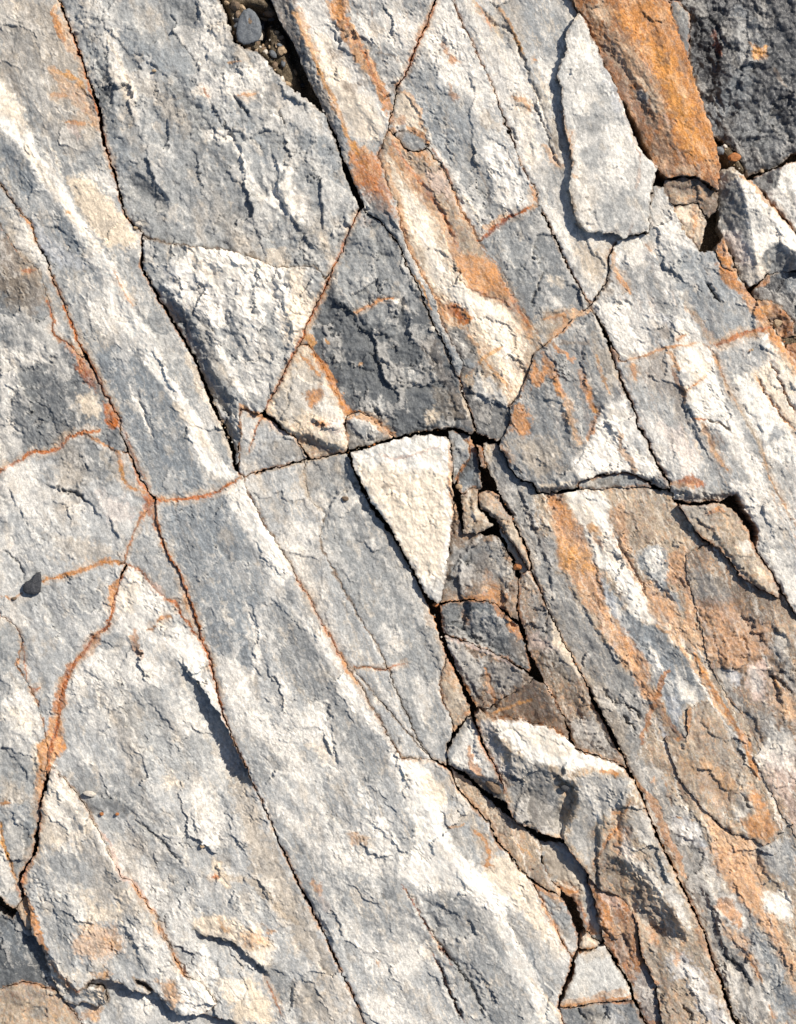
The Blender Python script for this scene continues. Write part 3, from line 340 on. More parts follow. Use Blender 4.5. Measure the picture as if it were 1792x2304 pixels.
# ------------------------------------------------------------------ mineral colours (stone's own, sRGB; N's grey left flank also holds slight painted shade)
PAL = dict(W=(238, 231, 219), G0=(208, 205, 197), CR=(232, 213, 186), G1=(156, 157, 155), G9=(178, 178, 175), G2=(129, 131, 131), G3=(93, 96, 98), BG=(125, 132, 137), LB=(180, 183, 188), OR=(208, 140, 72), OP=(208, 156, 110), OL=(112, 100, 84), RB=(166, 110, 62), RU=(180, 99, 34), BR=(132, 116, 100), TN=(182, 164, 140), DK=(74, 74, 75), BK=(38, 38, 40), PK=(208, 184, 170), YO=(216, 152, 70), RD=(124, 58, 28), LO=(226, 184, 142))
def lin(c): c = np.array(c) / 255.; return np.where(c < .04045, c / 12.92, ((c + .055) / 1.055) ** 2.4)
PAL = {k: lin(v) * 0.86 for k, v in PAL.items()}
PAINT = '''
# stone A
Q TN 30 .45 .4 !A : A0 0,0 380,0 520,400 600,700 640,900 500,1000 300,800 200,600 0,450
Q G2 30 .5 .4 !A : A0 0,100 120,80 330,600 620,850 700,1000 560,1050 380,900 220,650 0,420
L LO 14 .7 .4 !A : A0 350,50 380,150 440,280 480,330
L OR 9 .8 .3 !A : A0 345,60 370,160 410,250
L YO 9 .8 .4 !A : A0 350,450 440,480 490,510 520,580 560,700 590,790
L LO 18 .6 .4 !A : A0 320,430 480,600 560,700 610,790
L RU 3.5 .85 .4 !A : A0 390,0 440,150 500,330 570,560 640,770
L OR 6 .6 .5 !A : A0 430,770 540,790
L OR 6 .5 .6 !A : A0 330,600 430,610
L PK 10 .5 .5 !A : A0 440,780 500,880
Q CR 14 .85 .4 !A : A0 420,1130 560,1130 640,1220 720,1290 790,1380 890,1500 890,1560 700,1580 640,1520 560,1420 490,1290
L W 14 .6 .4 !A : A0 560,1090 660,1140 740,1220
Q W 9 1 .25 !A : A0 -300,200 0,500 60,620 150,720 210,900 260,1000 380,1150 460,1290 560,1460 700,1640 B0 740,0 870,260 990,480 1060,650 1140,780 1230,920 1320,1080 1420,1240 1500,1330 1370,1370 1280,1250 1180,1000 1100,830 940,650 880,500 760,380 650,200 620,60 600,0 A0 500,1560 380,1380 200,1060 100,900 0,820 -300,500
Q CR 16 .7 .3 !A : A0 0,480 60,620 140,700 200,850 150,870 60,780 0,700
L CR 12 .6 .4 !A : A0 150,920 260,1080 380,1260 520,1450 640,1600
Q BG 16 .85 .3 !A : A0 0,900 100,930 200,1080 300,1190 380,1290 450,1420 530,1560 500,1620 400,1560 280,1400 150,1230 50,1100 0,1050
Q LB 22 .5 .4 !A : A0 200,1400 330,1500 480,1640 600,1699 400,1699 300,1640
Q BG 14 .75 .3 !A : B0 480,70 560,10 630,20 660,110 660,200 590,220 500,230 440,180
Q BG 14 .85 .3 !A : B0 720,480 850,540 940,660 1080,820 1150,960 1200,1120 1260,1250 1330,1380 1250,1440 1050,1470 980,1400 900,1240 830,1060 740,860 660,700 620,560
Q W 20 .6 .3 !A : B0 540,240 700,200 830,330 800,420 700,440 560,330
L W 5 .8 .3 !A : B0 820,750 870,870 920,960 970,1080
Q G1 16 .7 .5 !A : B0 860,200 960,250 1070,330 1200,560 1300,760 1400,980 1480,1180 1500,1300 1440,1240 1330,1060 1240,900 1120,720 1010,520 930,370
Q G2 12 .6 .5 !A : B0 960,340 1060,330 1180,560 1130,640 1030,560
Q G3 9 .4 .3 !A : B0 800,140 930,280 980,370 920,350 830,230
L CR 10 .6 .4 !A : B0 1180,540 1280,760 1400,1000 1480,1200
L CR 8 .6 .4 !A : B0 1100,860 1230,1010 1340,1160 1420,1250
L RU 3 .9 .1 !A : B0 540,570 640,720 700,850 760,960 
L PK 8 .5 .3 !A : B0 780,1030 830,1150 880,1290
L OR 3 .6 .5 !A : B0 720,20 800,180 850,250
L YO 4 .7 .3 !A : A0 430,1350 460,1365
L RU 2.6 .5 .4 !A : B0 800,1060 850,1200 900,1300 960,1410
# B, B2
Q BR 26 .6 .5 !B : A0 -300,1430 0,1400 130,1650 B0 240,20 300,220 200,320 0,160 -300,100
Q OL 22 .5 .5 !B : B0 0,0 200,60 240,230 160,300 0,220
L RU 7 .7 .6 !B : A0 0,1390 60,1480 110,1590 190,1650
L RU 6 .6 .6 !B : B0 150,30 220,20
Q G3 30 .55 .5 !B : B0 120,600 430,560 560,780 640,860 640,1000 500,1030 380,1130 160,1150 100,900
Q W 22 .7 .5 !B : B0 0,480 180,560 230,460 280,560 300,600 180,620 60,700 90,800 60,920 120,1040 30,1080 0,900
Q W 22 .55 .5 !B : B0 0,960 100,1040 160,1180 0,1250 -300,1300 -300,900
Q CR 16 .6 .6 !B : B0 480,830 560,800 640,860 640,960 560,960 500,940
Q RU 9 .85 .5 !B : B0 340,400 360,440 450,480 510,520 560,640 620,800 540,730 480,590 440,510 380,480
Q RD 7 .7 .4 !B : B0 530,680 590,660 610,760 560,770
Q RU 8 1 .25 !B !A : B0 650,860 690,860 760,960 755,1010 690,1030 670,960
L RD 5 .5 .2 !B : B0 680,900 720,980
L RU 3.2 .9 .2 !B !B2 : B0 300,210 330,300 350,350 335,400 350,440 450,490 540,590
L RU 2.6 .7 .3 !B2 !A : B0 320,40 370,150 430,290 475,400
Q W 20 .5 .4 !B2 : A0 60,1300 200,1440 280,1620 B0 300,60 250,0 A0 120,1560
L OR 3 .8 .3 !B2 : A0 130,1360 200,1430 240,1560
Q G3 10 .8 .3 !B : B0 700,1040 770,1050 830,1200 900,1330 980,1450 940,1430 860,1340 780,1180 
# crack RB
L RU 4.6 .95 .15 !B !C : B0 -200,1400 0,1305 80,1260 160,1210 200,1180 290,1180 380,1150 430,1090 540,1050 640,1040
L OR 5 .8 .3 !C : B0 560,1060 650,1125 740,1170 780,1270 780,1350 820,1400 930,1440
L YO 5 .8 .4 !C : B0 770,1270 790,1370
L RU 5 .8 .4 !C : B0 860,1280 900,1380 980,1460
Q RU 6 .9 .3 !C !D !H !A : B0 900,1430 960,1460 1020,1470 1060,1480 1010,1510 985,1540 1010,1640 1030,1699 990,1660 960,1560 920,1590 890,1630 920,1540
Q G3 26 .6 .5 !C : B0 380,1120 560,1080 700,1180 760,1300 700,1380 500,1290 300,1230
Q BG 18 .6 .4 !C : B0 240,1300 360,1300 380,1400 330,1480 260,1400
Q W 22 .65 .5 !C : B0 30,1250 200,1240 240,1450 340,1560 300,1699 100,1560 0,1400
Q W 16 .6 .5 !C : C0 0,0 60,0 120,130 140,200 60,120 0,100
Q PK 20 .4 .5 !C : B0 620,1440 800,1500 860,1600 700,1640
Q TN 24 .4 .6 !C : C0 300,0 600,40 740,140 600,170 400,160
L OR 5 .85 .35 !C !E1 : C0 270,305 400,270 520,235 650,185 760,180
L OR 8 .6 .5 !E1 !C : C0 600,200 680,160 720,190
L G3 2.4 .85 .1 !C : C0 20,100 120,190 155,290
L RU 2.4 .85 .2 !C !D : B0 900,1600 850,1699 C0 800,130 790,190
L G3 3 .7 .1 !C : B0 380,1410 450,1440 480,1440 570,1500
# D and L2
Q G2 20 .5 .4 !D : C0 860,20 1030,100 1200,500 1240,600 1060,420 900,240 830,180
L RU 3.4 .95 .15 !D !H : B0 985,1500 1010,1620 C0 1030,60 1080,140 1140,240 1180,350 1230,500 1290,680 1340,820 1390,1000
L RD 2 .9 .15 !H !G : C0 1310,720 1350,850 1410,1110 1450,1220 1550,1450
L OR 4 .7 .4 !D : C0 1170,380 1190,480
L RU 3.4 .9 .2 !D !G : C0 800,200 900,250 960,320 1050,420 1120,440 1160,520 1230,620 1290,690
L PK 7 .7 .3 !G !D : C0 950,310 1040,400
# E
Q W 18 .85 .45 !E2 : C0 20,1060 120,960 200,1060 250,1180 260,1260 130,1280 20,1200 
Q CR 14 .5 .5 !E2 : C0 40,1100 140,1110 230,1200 200,1270 100,1240
Q W 16 .6 .4 !E1 !E2 : C0 0,440 90,530 150,590 130,640 60,560 0,520
Q CR 9 .8 .3 !E2 : C0 190,1400 230,1330 300,1300 330,1380 290,1500 300,1640 260,1699 210,1560
Q OR 9 .95 .35 !E2 !E1 !G : C0 320,1180 390,1170 390,1300 430,1360 360,1420 330,1560 290,1640 250,1680 220,1560 250,1440 250,1340 300,1290
Q RU 6 .8 .3 !E2 !G !E1 : C0 340,1330 310,1400 320,1480 300,1620 260,1690 270,1560 290,1450 300,1370
Q BG 18 .5 .4 !E2 : D0 60,280 180,300 240,440 200,560 100,430 60,360
Q G3 18 .55 .5 !E2 : D0 40,420 180,460 220,560 140,700 60,640
Q TN 20 .4 .5 !E2 : C0 0,1560 120,1620 220,1699 D0 40,300 0,300
L OR 5 .8 .5 !E2 : D0 10,290 70,290
L YO 4.5 .9 .3 !E2 !E3 : D0 0,420 20,560 70,700 110,800
L RU 5.5 1 .15 !E1 !G : C0 810,230 760,310 730,400 715,500 690,590 600,660
L OR 9 .8 .35 !E1 : C0 760,290 720,340 720,460
Q RU 7 .95 .35 !E1 !G : C0 600,650 640,650 560,740 490,840 440,920 420,1000 400,1120 360,1160 335,1140 350,1040 390,960 400,880 450,830 520,750
L RD 4 .7 .4 !E1 !G : C0 690,580 600,680 500,800 430,920 400,1040 380,1150
Q YO 5 .85 .3 !E1 : C0 370,910 390,920 390,970 370,940
L OR 10 .5 .4 !G : C0 620,680 540,780 480,860
L OR 5 .8 .3 !E1 : C0 130,700 110,790 120,830
L RU 4 .9 .2 !E1 !E2 : C0 200,1000 250,985
L RU 2 .7 .3 !E1 !E2 : C0 110,590 140,680 180,970 240,1090
Q W 8 .6 .4 !E3 : D0 0,580 60,700 90,850 0,870
L OR 4 .8 .3 !E3 : D0 0,900 50,950 100,980
L RU 3 .7 .3 !E3 : D0 90,800 130,890 
Q OL 18 .5 .5 !E5 : D0 240,1180 300,1300 400,1500 300,1470 230,1300
Q BG 20 .4 .4 !E5 : D0 0,1150 60,1050 150,1180 180,1300 60,1300
Q BR 16 .5 .5 !E6 : D0 0,1490 250,1480 270,1540 100,1560 0,1550
Q G2 12 .5 .5 !E6 : D0 200,1590 280,1590 270,1670 210,1660
Q YO 12 .3 .5 !E6 : D0 280,1490 360,1500 390,1650 340,1699 300,1600
L OR 5 .7 .4 !E4 : D0 150,890 180,1040
# F
Q CR 24 .6 .5 !F : D0 330,60 500,280 600,440 520,560 400,560 260,600 200,700 250,400
Q CR 18 .6 .5 !F : D0 340,60 520,290 480,420 420,300 300,250
Q PK 10 .5 .3 !F : D0 340,60 400,150 330,180
L RU 6 .85 .25 !F !E2 : D0 300,60 280,200 250,330 245,500
L OR 8 .85 .3 !F : D0 240,560 200,680 145,760 150,830
L OR 7 .8 .4 !F : D0 165,880 210,1000 240,1100 300,1220
L OR 10 .6 .5 !F : D0 200,1000 250,1150 300,1250
L BR 10 .6 .4 !F : D0 260,1200 330,1330 420,1450 500,1500
L RU 4 .7 .3 !F : D0 330,1310 400,1390 450,1470 510,1490
Q G2 22 .55 .5 !F : D0 340,620 600,560 640,700 760,820 500,800 440,860 300,820
Q G1 22 .6 .5 !F : D0 220,900 500,880 540,1050 480,1160 420,1380 320,1200
Q CR 18 .65 .5 !F : D0 500,840 580,870 640,960 760,920 800,1030 600,1060 560,1140 520,1040 560,970 
Q YO 9 .75 .4 !F : D0 640,1150 740,1150 780,1220 720,1230
Q LO 20 .55 .5 !F : D0 540,1070 760,1060 780,1230 640,1300 480,1240 500,1150
Q YO 10 .75 .4 !F : D0 600,1360 700,1340 720,1370 680,1410
Q W 22 .55 .5 !F : D0 780,1060 960,1060 1100,1260 1180,1400 1050,1400 900,1300
Q G2 12 .55 .4 !F : D0 800,1080 900,1200 960,1320 900,1360 820,1260
Q W 10 .95 .3 !F : D0 1160,1440 1260,1400 1380,1530 1390,1590 1290,1640 1180,1640 1150,1540
Q LO 12 .7 .5 !F : D0 1000,1400 1120,1420 1170,1540 1100,1600 1040,1480
Q YO 7 .5 .4 !F : D0 1050,1430 1100,1440 1110,1520
L PK 6 .9 .2 !F !G : D0 640,470 710,560 730,640 780,760 870,810 920,890 1000,1010
L OR 4 .6 .3 !F : D0 850,800 920,890 990,1000
L W 5 .6 .3 !F : D0 600,420 660,540 730,680
L OR 4 .7 .3 !F !G : D0 1110,1240 1140,1320 1180,1390
L OR 5 .4 .4 !F !G : D0 980,1040 1060,1150
Q CR 10 .7 .4 !F : D0 560,1470 650,1460 690,1560 600,1560 530,1500
Q YO 14 .5 .5 !F2 : D0 520,1620 640,1580 660,1620 600,1699 520,1699
Q W 18 .7 .5 !F2 : D0 860,1540 960,1560 960,1699 860,1699
# G
Q W 24 .75 .45 !G : C0 820,220 900,260 960,330 1050,440 1120,560 1280,680 1320,800 1390,1000 1380,1040 1280,940 1160,800 1080,740 960,700 900,640 800,700 760,560 740,480
Q W 12 .85 .3 !G : C0 1020,640 1120,700 1260,760 1340,920 1400,1040 1390,1130 1320,1000 1160,840 1060,740
Q CR 16 .55 .5 !G : C0 800,230 880,290 900,420 840,500 760,480
L OR 5 .8 .3 !G : C0 1010,560 1040,535 1090,525
L OR 4 .7 .4 !G : C0 940,620 1000,590
L OR 9 .55 .6 !G : C0 860,620 870,720 910,800
L RU 3 .6 .4 !G : C0 850,650 860,700
L RU 3 .8 .3 !G : C0 1240,640 1290,700 1330,800 1350,880
Q W 24 .6 .5 !G : C0 480,800 700,700 800,760 1000,800 1080,900 900,1000 760,960 560,980 440,960
Q W 20 .55 .5 !G : C0 560,1180 620,1120 700,1240 760,1300 620,1290
Q G1 26 .5 .5 !G : C0 700,1000 1000,1000 1250,1160 1330,1400 1100,1400 800,1350
Q W 24 .5 .5 !G : C0 1050,1060 1180,1130 1280,1200 1300,1300 1180,1290
Q BG 12 .5 .4 !G : C0 640,640 760,640 780,720 680,740 620,720
Q G2 26 .5 .5 !G : D0 420,60 700,80 900,200 1100,560 1200,800 1000,700 840,400 640,260 500,240
Q G3 14 .6 .5 !G : D0 560,260 740,260 870,330 800,380 680,340 600,330
Q W 20 .75 .5 !G : D0 1200,200 1300,180 1400,280 1440,480 1480,560 1360,560 1290,560 1240,400
Q CR 14 .6 .5 !G : D0 1020,180 1100,130 1170,180 1100,210 1050,210
Q W 12 .8 .4 !G : D0 1100,430 1160,430 1190,510 1140,510
Q CR 8 .9 .4 !G : D0 1340,640 1400,680 1480,800 1480,870 1430,840 1370,760
L RU 5 .9 .3 !G : D0 1350,760 1390,770
Q W 22 .5 .5 !G : D0 700,500 800,640 920,700 1000,800 1100,900 1200,1080 1160,1180 1050,960 900,800 780,680
L TN 12 .6 .4 !G : D0 1450,760 1600,780 D1 100,1000 200,1060
Q TN 26 .55 .5 !G : D0 1450,100 1560,140 1640,330 1699,500 D1 60,560 150,760 320,1100 400,1300 560,1560 600,1699 400,1500 200,1200 0,900 D0 1600,700 1500,300
Q TN 22 .5 .5 !G : D1 160,1430 300,1430 450,1560 560,1699 200,1699
Q G3 14 .6 .5 !G : D1 0,1340 90,1330 160,1430 150,1600 60,1560 20,1440
Q G3 12 .6 .5 !G : D1 230,1410 320,1460 400,1640 340,1600 260,1500
Q CR 14 .8 .4 !G : D0 1240,1010 1420,1000 1520,1060 1660,1080 1699,1150 D1 40,1200 0,1320 D0 1640,1300 1560,1230 1460,1160 1340,1160 1250,1090
Q YO 11 .55 .5 !G : D0 1400,1020 1480,1100 1420,1110
Q LO 16 .7 .5 !G : D0 1520,1130 1660,1090 1690,1200 1620,1230
Q YO 8 .7 .4 !G : D1 0,1080 50,1100 20,1130
L OL 7 .6 .3 !G : D0 1230,1080 1300,1140 1470,1180 1560,1240 1650,1340
Q W 16 .85 .4 !G : D0 1240,1180 1300,1200 1390,1340 1400,1400 1300,1400 1180,1420 1280,1300
Q CR 20 .9 .4 !G : D0 1400,1420 1500,1430 1600,1390 1640,1440 1699,1500 D1 60,1699 D0 1500,1699 1460,1580
Q W 12 .5 .5 !G : D0 1400,1420 1560,1440 1600,1560 1500,1560
L RU 3 .7 .3 !G : D1 0,1420 40,1500 100,1640
Q W 16 .9 .4 !G : D0 1180,1420 1260,1400 1350,1480 1380,1560 1260,1560
L G3 3 .6 .2 !G : D0 960,480 1060,560 1180,680
# H
Q BG 26 .8 .3 !H : B0 1020,1510 1200,1500 1420,1440 1560,1699 C0 1600,200 1699,400 1600,560 1560,450 1620,830 1440,1000 1340,700 1240,450 1100,160
Q W 10 .95 .25 !H : B0 1440,1400 1550,1360 1620,1500 1699,1660 C1 60,60 150,200 150,250 100,330 80,420 200,480 280,560 360,700 460,860 600,1100 740,1300 860,1440 960,1470 1050,1500 1110,1700 D1 1110,200 1160,330 1130,420 1200,560 1270,640 1360,740 1500,730 1640,760 1699,900 D2 60,960 200,1200 260,1300 200,1330 100,1100 D1 1699,1050 1620,1000 1500,960 1699,1400 D2 40,1440 140,1620 180,1699 60,1699 D1 1699,1560 1560,1300 1480,1080 1380,1000 1230,870 1000,850 860,740 900,640 960,480 920,380 860,200 780,40 C1 780,1340 600,1200 480,1040 380,800 280,680 160,460 20,330 C0 1699,180 1560,0 B0 1500,1560
L CR 7 .6 .4 !H : B0 1540,1370 1620,1500 1699,1660 C1 100,130 160,220
Q CR 12 .8 .4 !H : D1 960,120 1060,110 1140,200 1150,280 1080,290 980,220
Q CR 22 .8 .4 !H : D1 1430,640 1560,640 1699,800 D2 60,930 160,1130 220,1250 160,1300 60,1140 D1 1640,1000 1500,860 1360,760
Q G2 14 .7 .4 !H : C1 70,340 160,370 200,430 130,450 80,420
Q G2 22 .7 .5 !H : C1 0,380 160,520 280,660 360,820 440,1000 560,1150 700,1330 780,1560 600,1600 400,1300 420,1080 260,1080 120,900 0,640
Q W 16 .8 .45 !H : C1 250,1080 400,1070 370,1150 430,1350 440,1450 480,1560 400,1520 300,1350 200,1300 100,1150 0,1050 0,1000 160,1130 260,1260
L W 8 .8 .4 !H : C1 60,890 110,970 160,1050 
Q W 20 .7 .5 !H : C1 0,1180 130,1230 260,1460 280,1600 160,1560 60,1400 0,1330
Q CR 14 .5 .5 !H : C1 260,1340 380,1330 430,1440 340,1440
Q W 24 .75 .5 !H : C0 1380,780 1500,800 1560,900 1640,1150 1699,1150 C1 60,1300 C0 1640,1340 1560,1260 1480,1150 1420,980
L W 10 .8 .4 !H : C0 1540,420 1640,620 1650,800 1600,900
Q W 12 .9 .35 !H : D1 620,380 740,370 790,470 880,560 920,630 860,620 760,530 660,460
L W 6 .8 .4 !H : D1 590,160 600,260 670,350
Q W 22 .65 .5 !H : D1 250,540 380,540 640,600 760,640 880,640 900,760 620,740 400,660
Q W 16 .7 .5 !H : D1 30,260 120,300 250,420 280,540 150,440 40,360
Q YO 10 .5 .6 !H : D1 500,470 660,520 670,560 560,560
Q TN 14 .5 .6 !H : D1 580,490 700,510 690,590 580,580
Q OR 6 .8 .5 !H : D1 285,790 350,790 350,870 310,850
L PK 14 .4 .5 !H : D1 340,880 400,960
Q G2 30 .5 .5 !H : D1 100,540 240,560 460,740 860,780 900,880 1060,1160 880,1200 600,1100 420,1000 300,900 200,720
Q G3 10 .5 .4 !H : D1 250,820 310,900 330,1000 400,1100 400,1160 320,1050
Q W 26 .7 .5 !H : D1 590,1200 800,1180 1000,1190 1060,1280 1000,1300 900,1400 700,1400 640,1300
Q YO 6 .6 .5 !H : D1 690,1290 730,1300 720,1350
Q W 26 .7 .5 !H : D1 600,1520 800,1520 900,1640 1000,1699 640,1699
Q CR 16 .5 .6 !H : D1 960,1180 1060,1220 1060,1290 1000,1280
Q G2 20 .7 .4 !H : D1 1000,880 1280,890 1400,960 1450,1050 1480,1150 1500,1280 1600,1440 1699,1600 1699,1699 1340,1699 1240,1500 1150,1300 1090,1170 1000,1000
Q G1 14 .6 .4 !H : D1 1160,1060 1290,1060 1300,1160 1200,1160
Q CR 22 .5 .6 !H : D1 1160,330 1260,380 1240,560 1200,560
Q TN 18 .5 .6 !H : D1 1080,60 1170,150 1330,370 1450,560 1400,660 1280,400 1150,200
Q G1 18 .6 .5 !H : D1 1140,440 1280,420 1390,560 1420,650 1330,680 1200,580
L OR 5 .8 .4 !H : D1 1320,460 1390,530 1420,620 1400,680 1450,690
L RU 2.4 .8 .3 !H !J : D1 1100,40 1160,60 1190,130 1240,230
L YO 4 .6 .4 !H : D1 1140,440 1230,440 1260,420
Q G1 16 .6 .5 !H : D1 1500,930 1600,1030 1699,1180 D2 100,1200 240,1310 260,1400 150,1540 60,1440 0,1330 D1 1620,1200
Q BG 14 .5 .4 !H : D2 0,1180 100,1260 200,1380 160,1440 60,1400 0,1300
L RD 2.4 .85 .1 !H : D1 870,810 990,1020 1090,1180 1190,1330
L RD 2.4 .9 .1 !H : D1 1060,1240 1150,1450 1210,1600 1260,1690
L CR 6 .7 .3 !H : D2 0,1400 60,1480 150,1590 210,1699
# J I
Q G2 26 .5 .5 !J : B1 250,1250 520,1200 600,1400 520,1450 380,1540 280,1440
Q G1 26 .5 .5 !J : C1 350,0 760,0 900,240 1080,600 1130,760 1100,1000 1000,1400 900,1150 780,860 600,520
Q W 20 .55 .55 !J : C1 740,580 830,600 880,700 860,800 780,760
Q W 18 .6 .5 !J !I1 : B1 160,1620 340,1640 C1 300,60 150,0
Q W 14 .5 .5 !J : C1 900,900 1000,920 1060,1080 1000,1260
L TN 8 .5 .4 !J !I1 : B1 240,1260 230,1350 260,1470
L RU 2.4 .8 .3 !I1 !H : C1 160,240 250,380 330,530 400,640 450,750
L RU 4.5 .7 .5 !I1 !H : C1 370,600 430,690 460,770 480,800
L OR 5 .7 .5 !I1 !I2 !H : C1 470,760 500,860 580,960
L RU 2.4 .9 .3 !I2 !H : C1 540,890 620,1010 700,1150 780,1310 860,1435 1050,1445
L BR 2.2 .8 .3 !I1 !J : C1 350,100 430,230 520,410 620,580 700,700 775,865
L RU 2.2 .8 .3 !I1 !I2 !J : C1 540,850 650,862 775,865 840,840 900,830
L OL 2.4 .8 .2 !J !I2 : C1 775,865 840,1020 900,1160 960,1300 1050,1440
L W 10 .7 .4 !I2 : C1 560,900 700,1120 820,1320 900,1420
L W 8 .6 .4 !I2 : C1 700,930 800,1120 920,1300
L G2 7 .6 .4 !I2 : C1 640,900 760,1120 880,1330
Q W 22 .45 .5 !I1 : C1 0,20 200,60 300,300 420,560 500,800 400,640 200,250
Q OR 10 .5 .5 !J2 : C1 1150,790 1190,880 1140,920
L OR 5 .7 .4 !J2 : C1 1250,1160 1300,1140
L OR 6 .9 .2 !J !J2 !d7 !d8 : C1 1000,370 1040,480 1080,560 1110,640
L RU 4 .8 .3 !J !J2 : C1 1110,640 1150,780 1200,870 1240,950
L TN 3 .7 .3 !J : B1 560,1250 620,1420 700,1560
L TN 5 .6 .4 !J !I1 : B1 0,1300 110,1275 250,1240 500,1190
# N
Q W 20 .8 .45 !N : A0 1200,1600 1260,1540 1380,1500 1500,1440 1600,1490 1699,1530 A1 60,1600 180,1640 300,1699 B1 330,20 300,200 260,340 200,500 150,500 100,400 0,250 B0 1640,560 1560,440 1400,250 1280,150 1060,60 1100,0
Q CR 20 .8 .45 !N : A0 1210,1580 1330,1540 1450,1470 1600,1530 1699,1640 B0 1699,20 1500,60 1300,60
Q CR 16 .75 .45 !N : B1 120,20 240,0 260,120 320,220 250,360 190,500 130,430 90,330 160,200
Q OR 7 .4 .6 !N : B1 10,190 40,200
Q W 20 .6 .5 !N : B0 1500,480 1600,560 1699,400 B1 100,560 40,760 B0 1650,860 1560,800
Q G2 26 .35 .5 !N : A0 930,1450 1060,1450 1180,1560 1180,1650 1080,1620 960,1640
Q LB 22 .4 .4 !N : B0 1060,0 1300,60 1400,240 1380,420 1250,300 1100,230
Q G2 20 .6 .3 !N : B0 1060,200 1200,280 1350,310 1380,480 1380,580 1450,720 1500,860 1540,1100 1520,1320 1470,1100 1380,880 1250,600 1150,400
L G3 5 .6 .2 !N : B1 240,60 250,130 320,220
Q G1 16 .6 .4 !N : B1 250,20 390,50 320,210 260,140
L RU 2.4 .7 .3 !N !M1 : B1 420,20 370,150 320,230 260,380 200,530 120,660 60,790
L LO 8 .7 .4 !N !M4 : B0 1540,900 1640,950
# M4
L OR 6 .85 .4 !M4 : B0 1560,900 1660,950 B1 60,1000 130,1050
L RU 2.4 .9 .2 !M4 : B0 1690,955 1640,1000 1590,1180
L PK 9 .7 .4 !M4 : B1 20,980 120,1060
Q OL 20 .4 .5 !M4 : B1 0,1100 150,1100 250,1220 0,1280
# O
Q BG 30 .6 .5 !O : A0 560,300 680,380 740,700 850,1100 760,1120 680,900 640,700 600,500
Q G3 10 .85 .25 !O : A0 600,500 650,480 690,420 720,500 700,640 710,740 670,730 620,640
Q BG 18 .6 .4 !O : A0 420,40 560,60 800,180 1000,330 1100,480 900,430 700,200 600,180 480,200
Q W 14 .7 .4 !O : A0 640,200 720,220 760,300 840,500 880,640 820,620 740,460 660,300
Q CR 12 .5 .4 !O : A0 700,430 800,500 870,640 820,640 740,540
Q W 22 .65 .5 !O : A0 1240,560 1400,480 1540,440 1699,360 1699,600 1500,640 1330,640
Q W 22 .6 .5 !O : A0 1260,0 1400,40 1480,300 1350,350 1300,470 1230,380 1260,200
Q G3 11 .7 .4 !O : A0 1140,0 1250,20 1260,120 1200,240 1150,200 1160,100
Q G3 12 .6 .5 !O : A0 1180,160 1240,180 1220,260 1170,230
Q BG 20 .5 .5 !O : A0 960,300 1200,300 1260,500 1200,560 1100,450
Q G3 9 .7 .4 !O : A0 1030,520 1130,560 1220,640 1270,780 1240,760 1180,680 1090,580
Q TN 20 .35 .6 !O : A0 820,480 1000,500 1100,620 1250,800 1200,880 950,640
Q G3 12 .7 .4 !O : A0 820,1110 900,1110 1000,1180 1080,1300 1070,1370 1000,1370 960,1250 
Q G2 16 .5 .5 !O : A0 770,1140 900,1130 960,1260 960,1370 860,1350 780,1220
Q W 12 .85 .35 !O : A0 1280,810 1400,820 1440,870 1470,830 1530,930 1570,1050 1640,1180 1680,1250 1600,1210 1550,1180 1550,1060 1490,900 1400,900 1310,880
L W 10 .7 .4 !O : A1 0,1000 60,1050 150,1080 130,1180 160,1300 250,1430
Q W 18 .75 .5 !O : A1 40,1200 150,1170 260,1280 330,1400 280,1450 200,1440 100,1340 40,1290
Q G3 20 .5 .5 !O : A1 100,1380 240,1420 330,1560 400,1640 300,1650 200,1500
Q G2 26 .6 .5 !O : A0 1300,880 1460,920 1560,1180 1699,1350 1699,1500 1400,1460 1240,1300 1200,1000
Q BG 22 .5 .5 !O : A1 150,760 380,760 480,1100 540,1280 400,1300 260,1000
Q BG 18 .6 .5 !O : A0 1260,640 1460,620 1600,780 1699,900 1699,1050 1540,860 1400,780
L YO 4 .6 .4 !O : A0 1450,400 1540,400
L OR 4 .6 .4 !O : A0 1520,610 1640,600
L RU 4 .6 .4 !O : A0 1290,550 1330,620
Q W 20 .5 .5 !O : A1 60,600 240,680 350,740 400,900 250,820 60,760
Q CR 12 .5 .5 !O !N : A1 0,1600 120,1580 160,1699 0,1699
# M1
Q G1 22 .75 .45 !M1 : A1 600,1340 700,1420 850,1590 B1 930,100 960,300 830,230 700,330 560,290 480,220 420,100 440,0
Q G2 20 .55 .5 !M1 : B1 600,300 850,250 1020,420 900,450 700,400
Q W 12 .6 .5 !M1 : B1 800,190 880,180 900,260 850,270
Q BR 16 .4 .5 !M1 : B1 980,480 1060,430 1130,620 1200,740 1280,900 1300,1020 1220,960 1140,800
Q PK 14 .5 .5 !M1 : A1 590,1350 660,1390 640,1440
Q G1 14 .5 .5 !M1 : B1 870,640 960,640 980,740 900,740
Q CR 10 .7 .5 !M1 : B1 1000,920 1070,880 1110,970 1040,1020
Q G0 10 .5 .5 !M1 : B1 660,860 740,850 760,930 700,930
L OR 8 .8 .5 !M1 !M2 : B1 300,540 370,640 440,760 500,880 530,930 620,930
L YO 10 .7 .4 !M1 !M2 : B1 260,450 320,490
L YO 4 .7 .4 !M1 : B1 370,460 400,490
L OR 4 .9 .1 !M1 : B1 555,295 640,255 720,215 810,195
L OR 5 .5 .4 !M1 !M3 : B1 620,940 720,1000 820,1080
L YO 4 .7 .4 !M1 : B1 590,630 610,620
Q OL 16 .5 .5 !M1 : B1 1060,760 1200,800 1240,960 1180,1000 1080,880
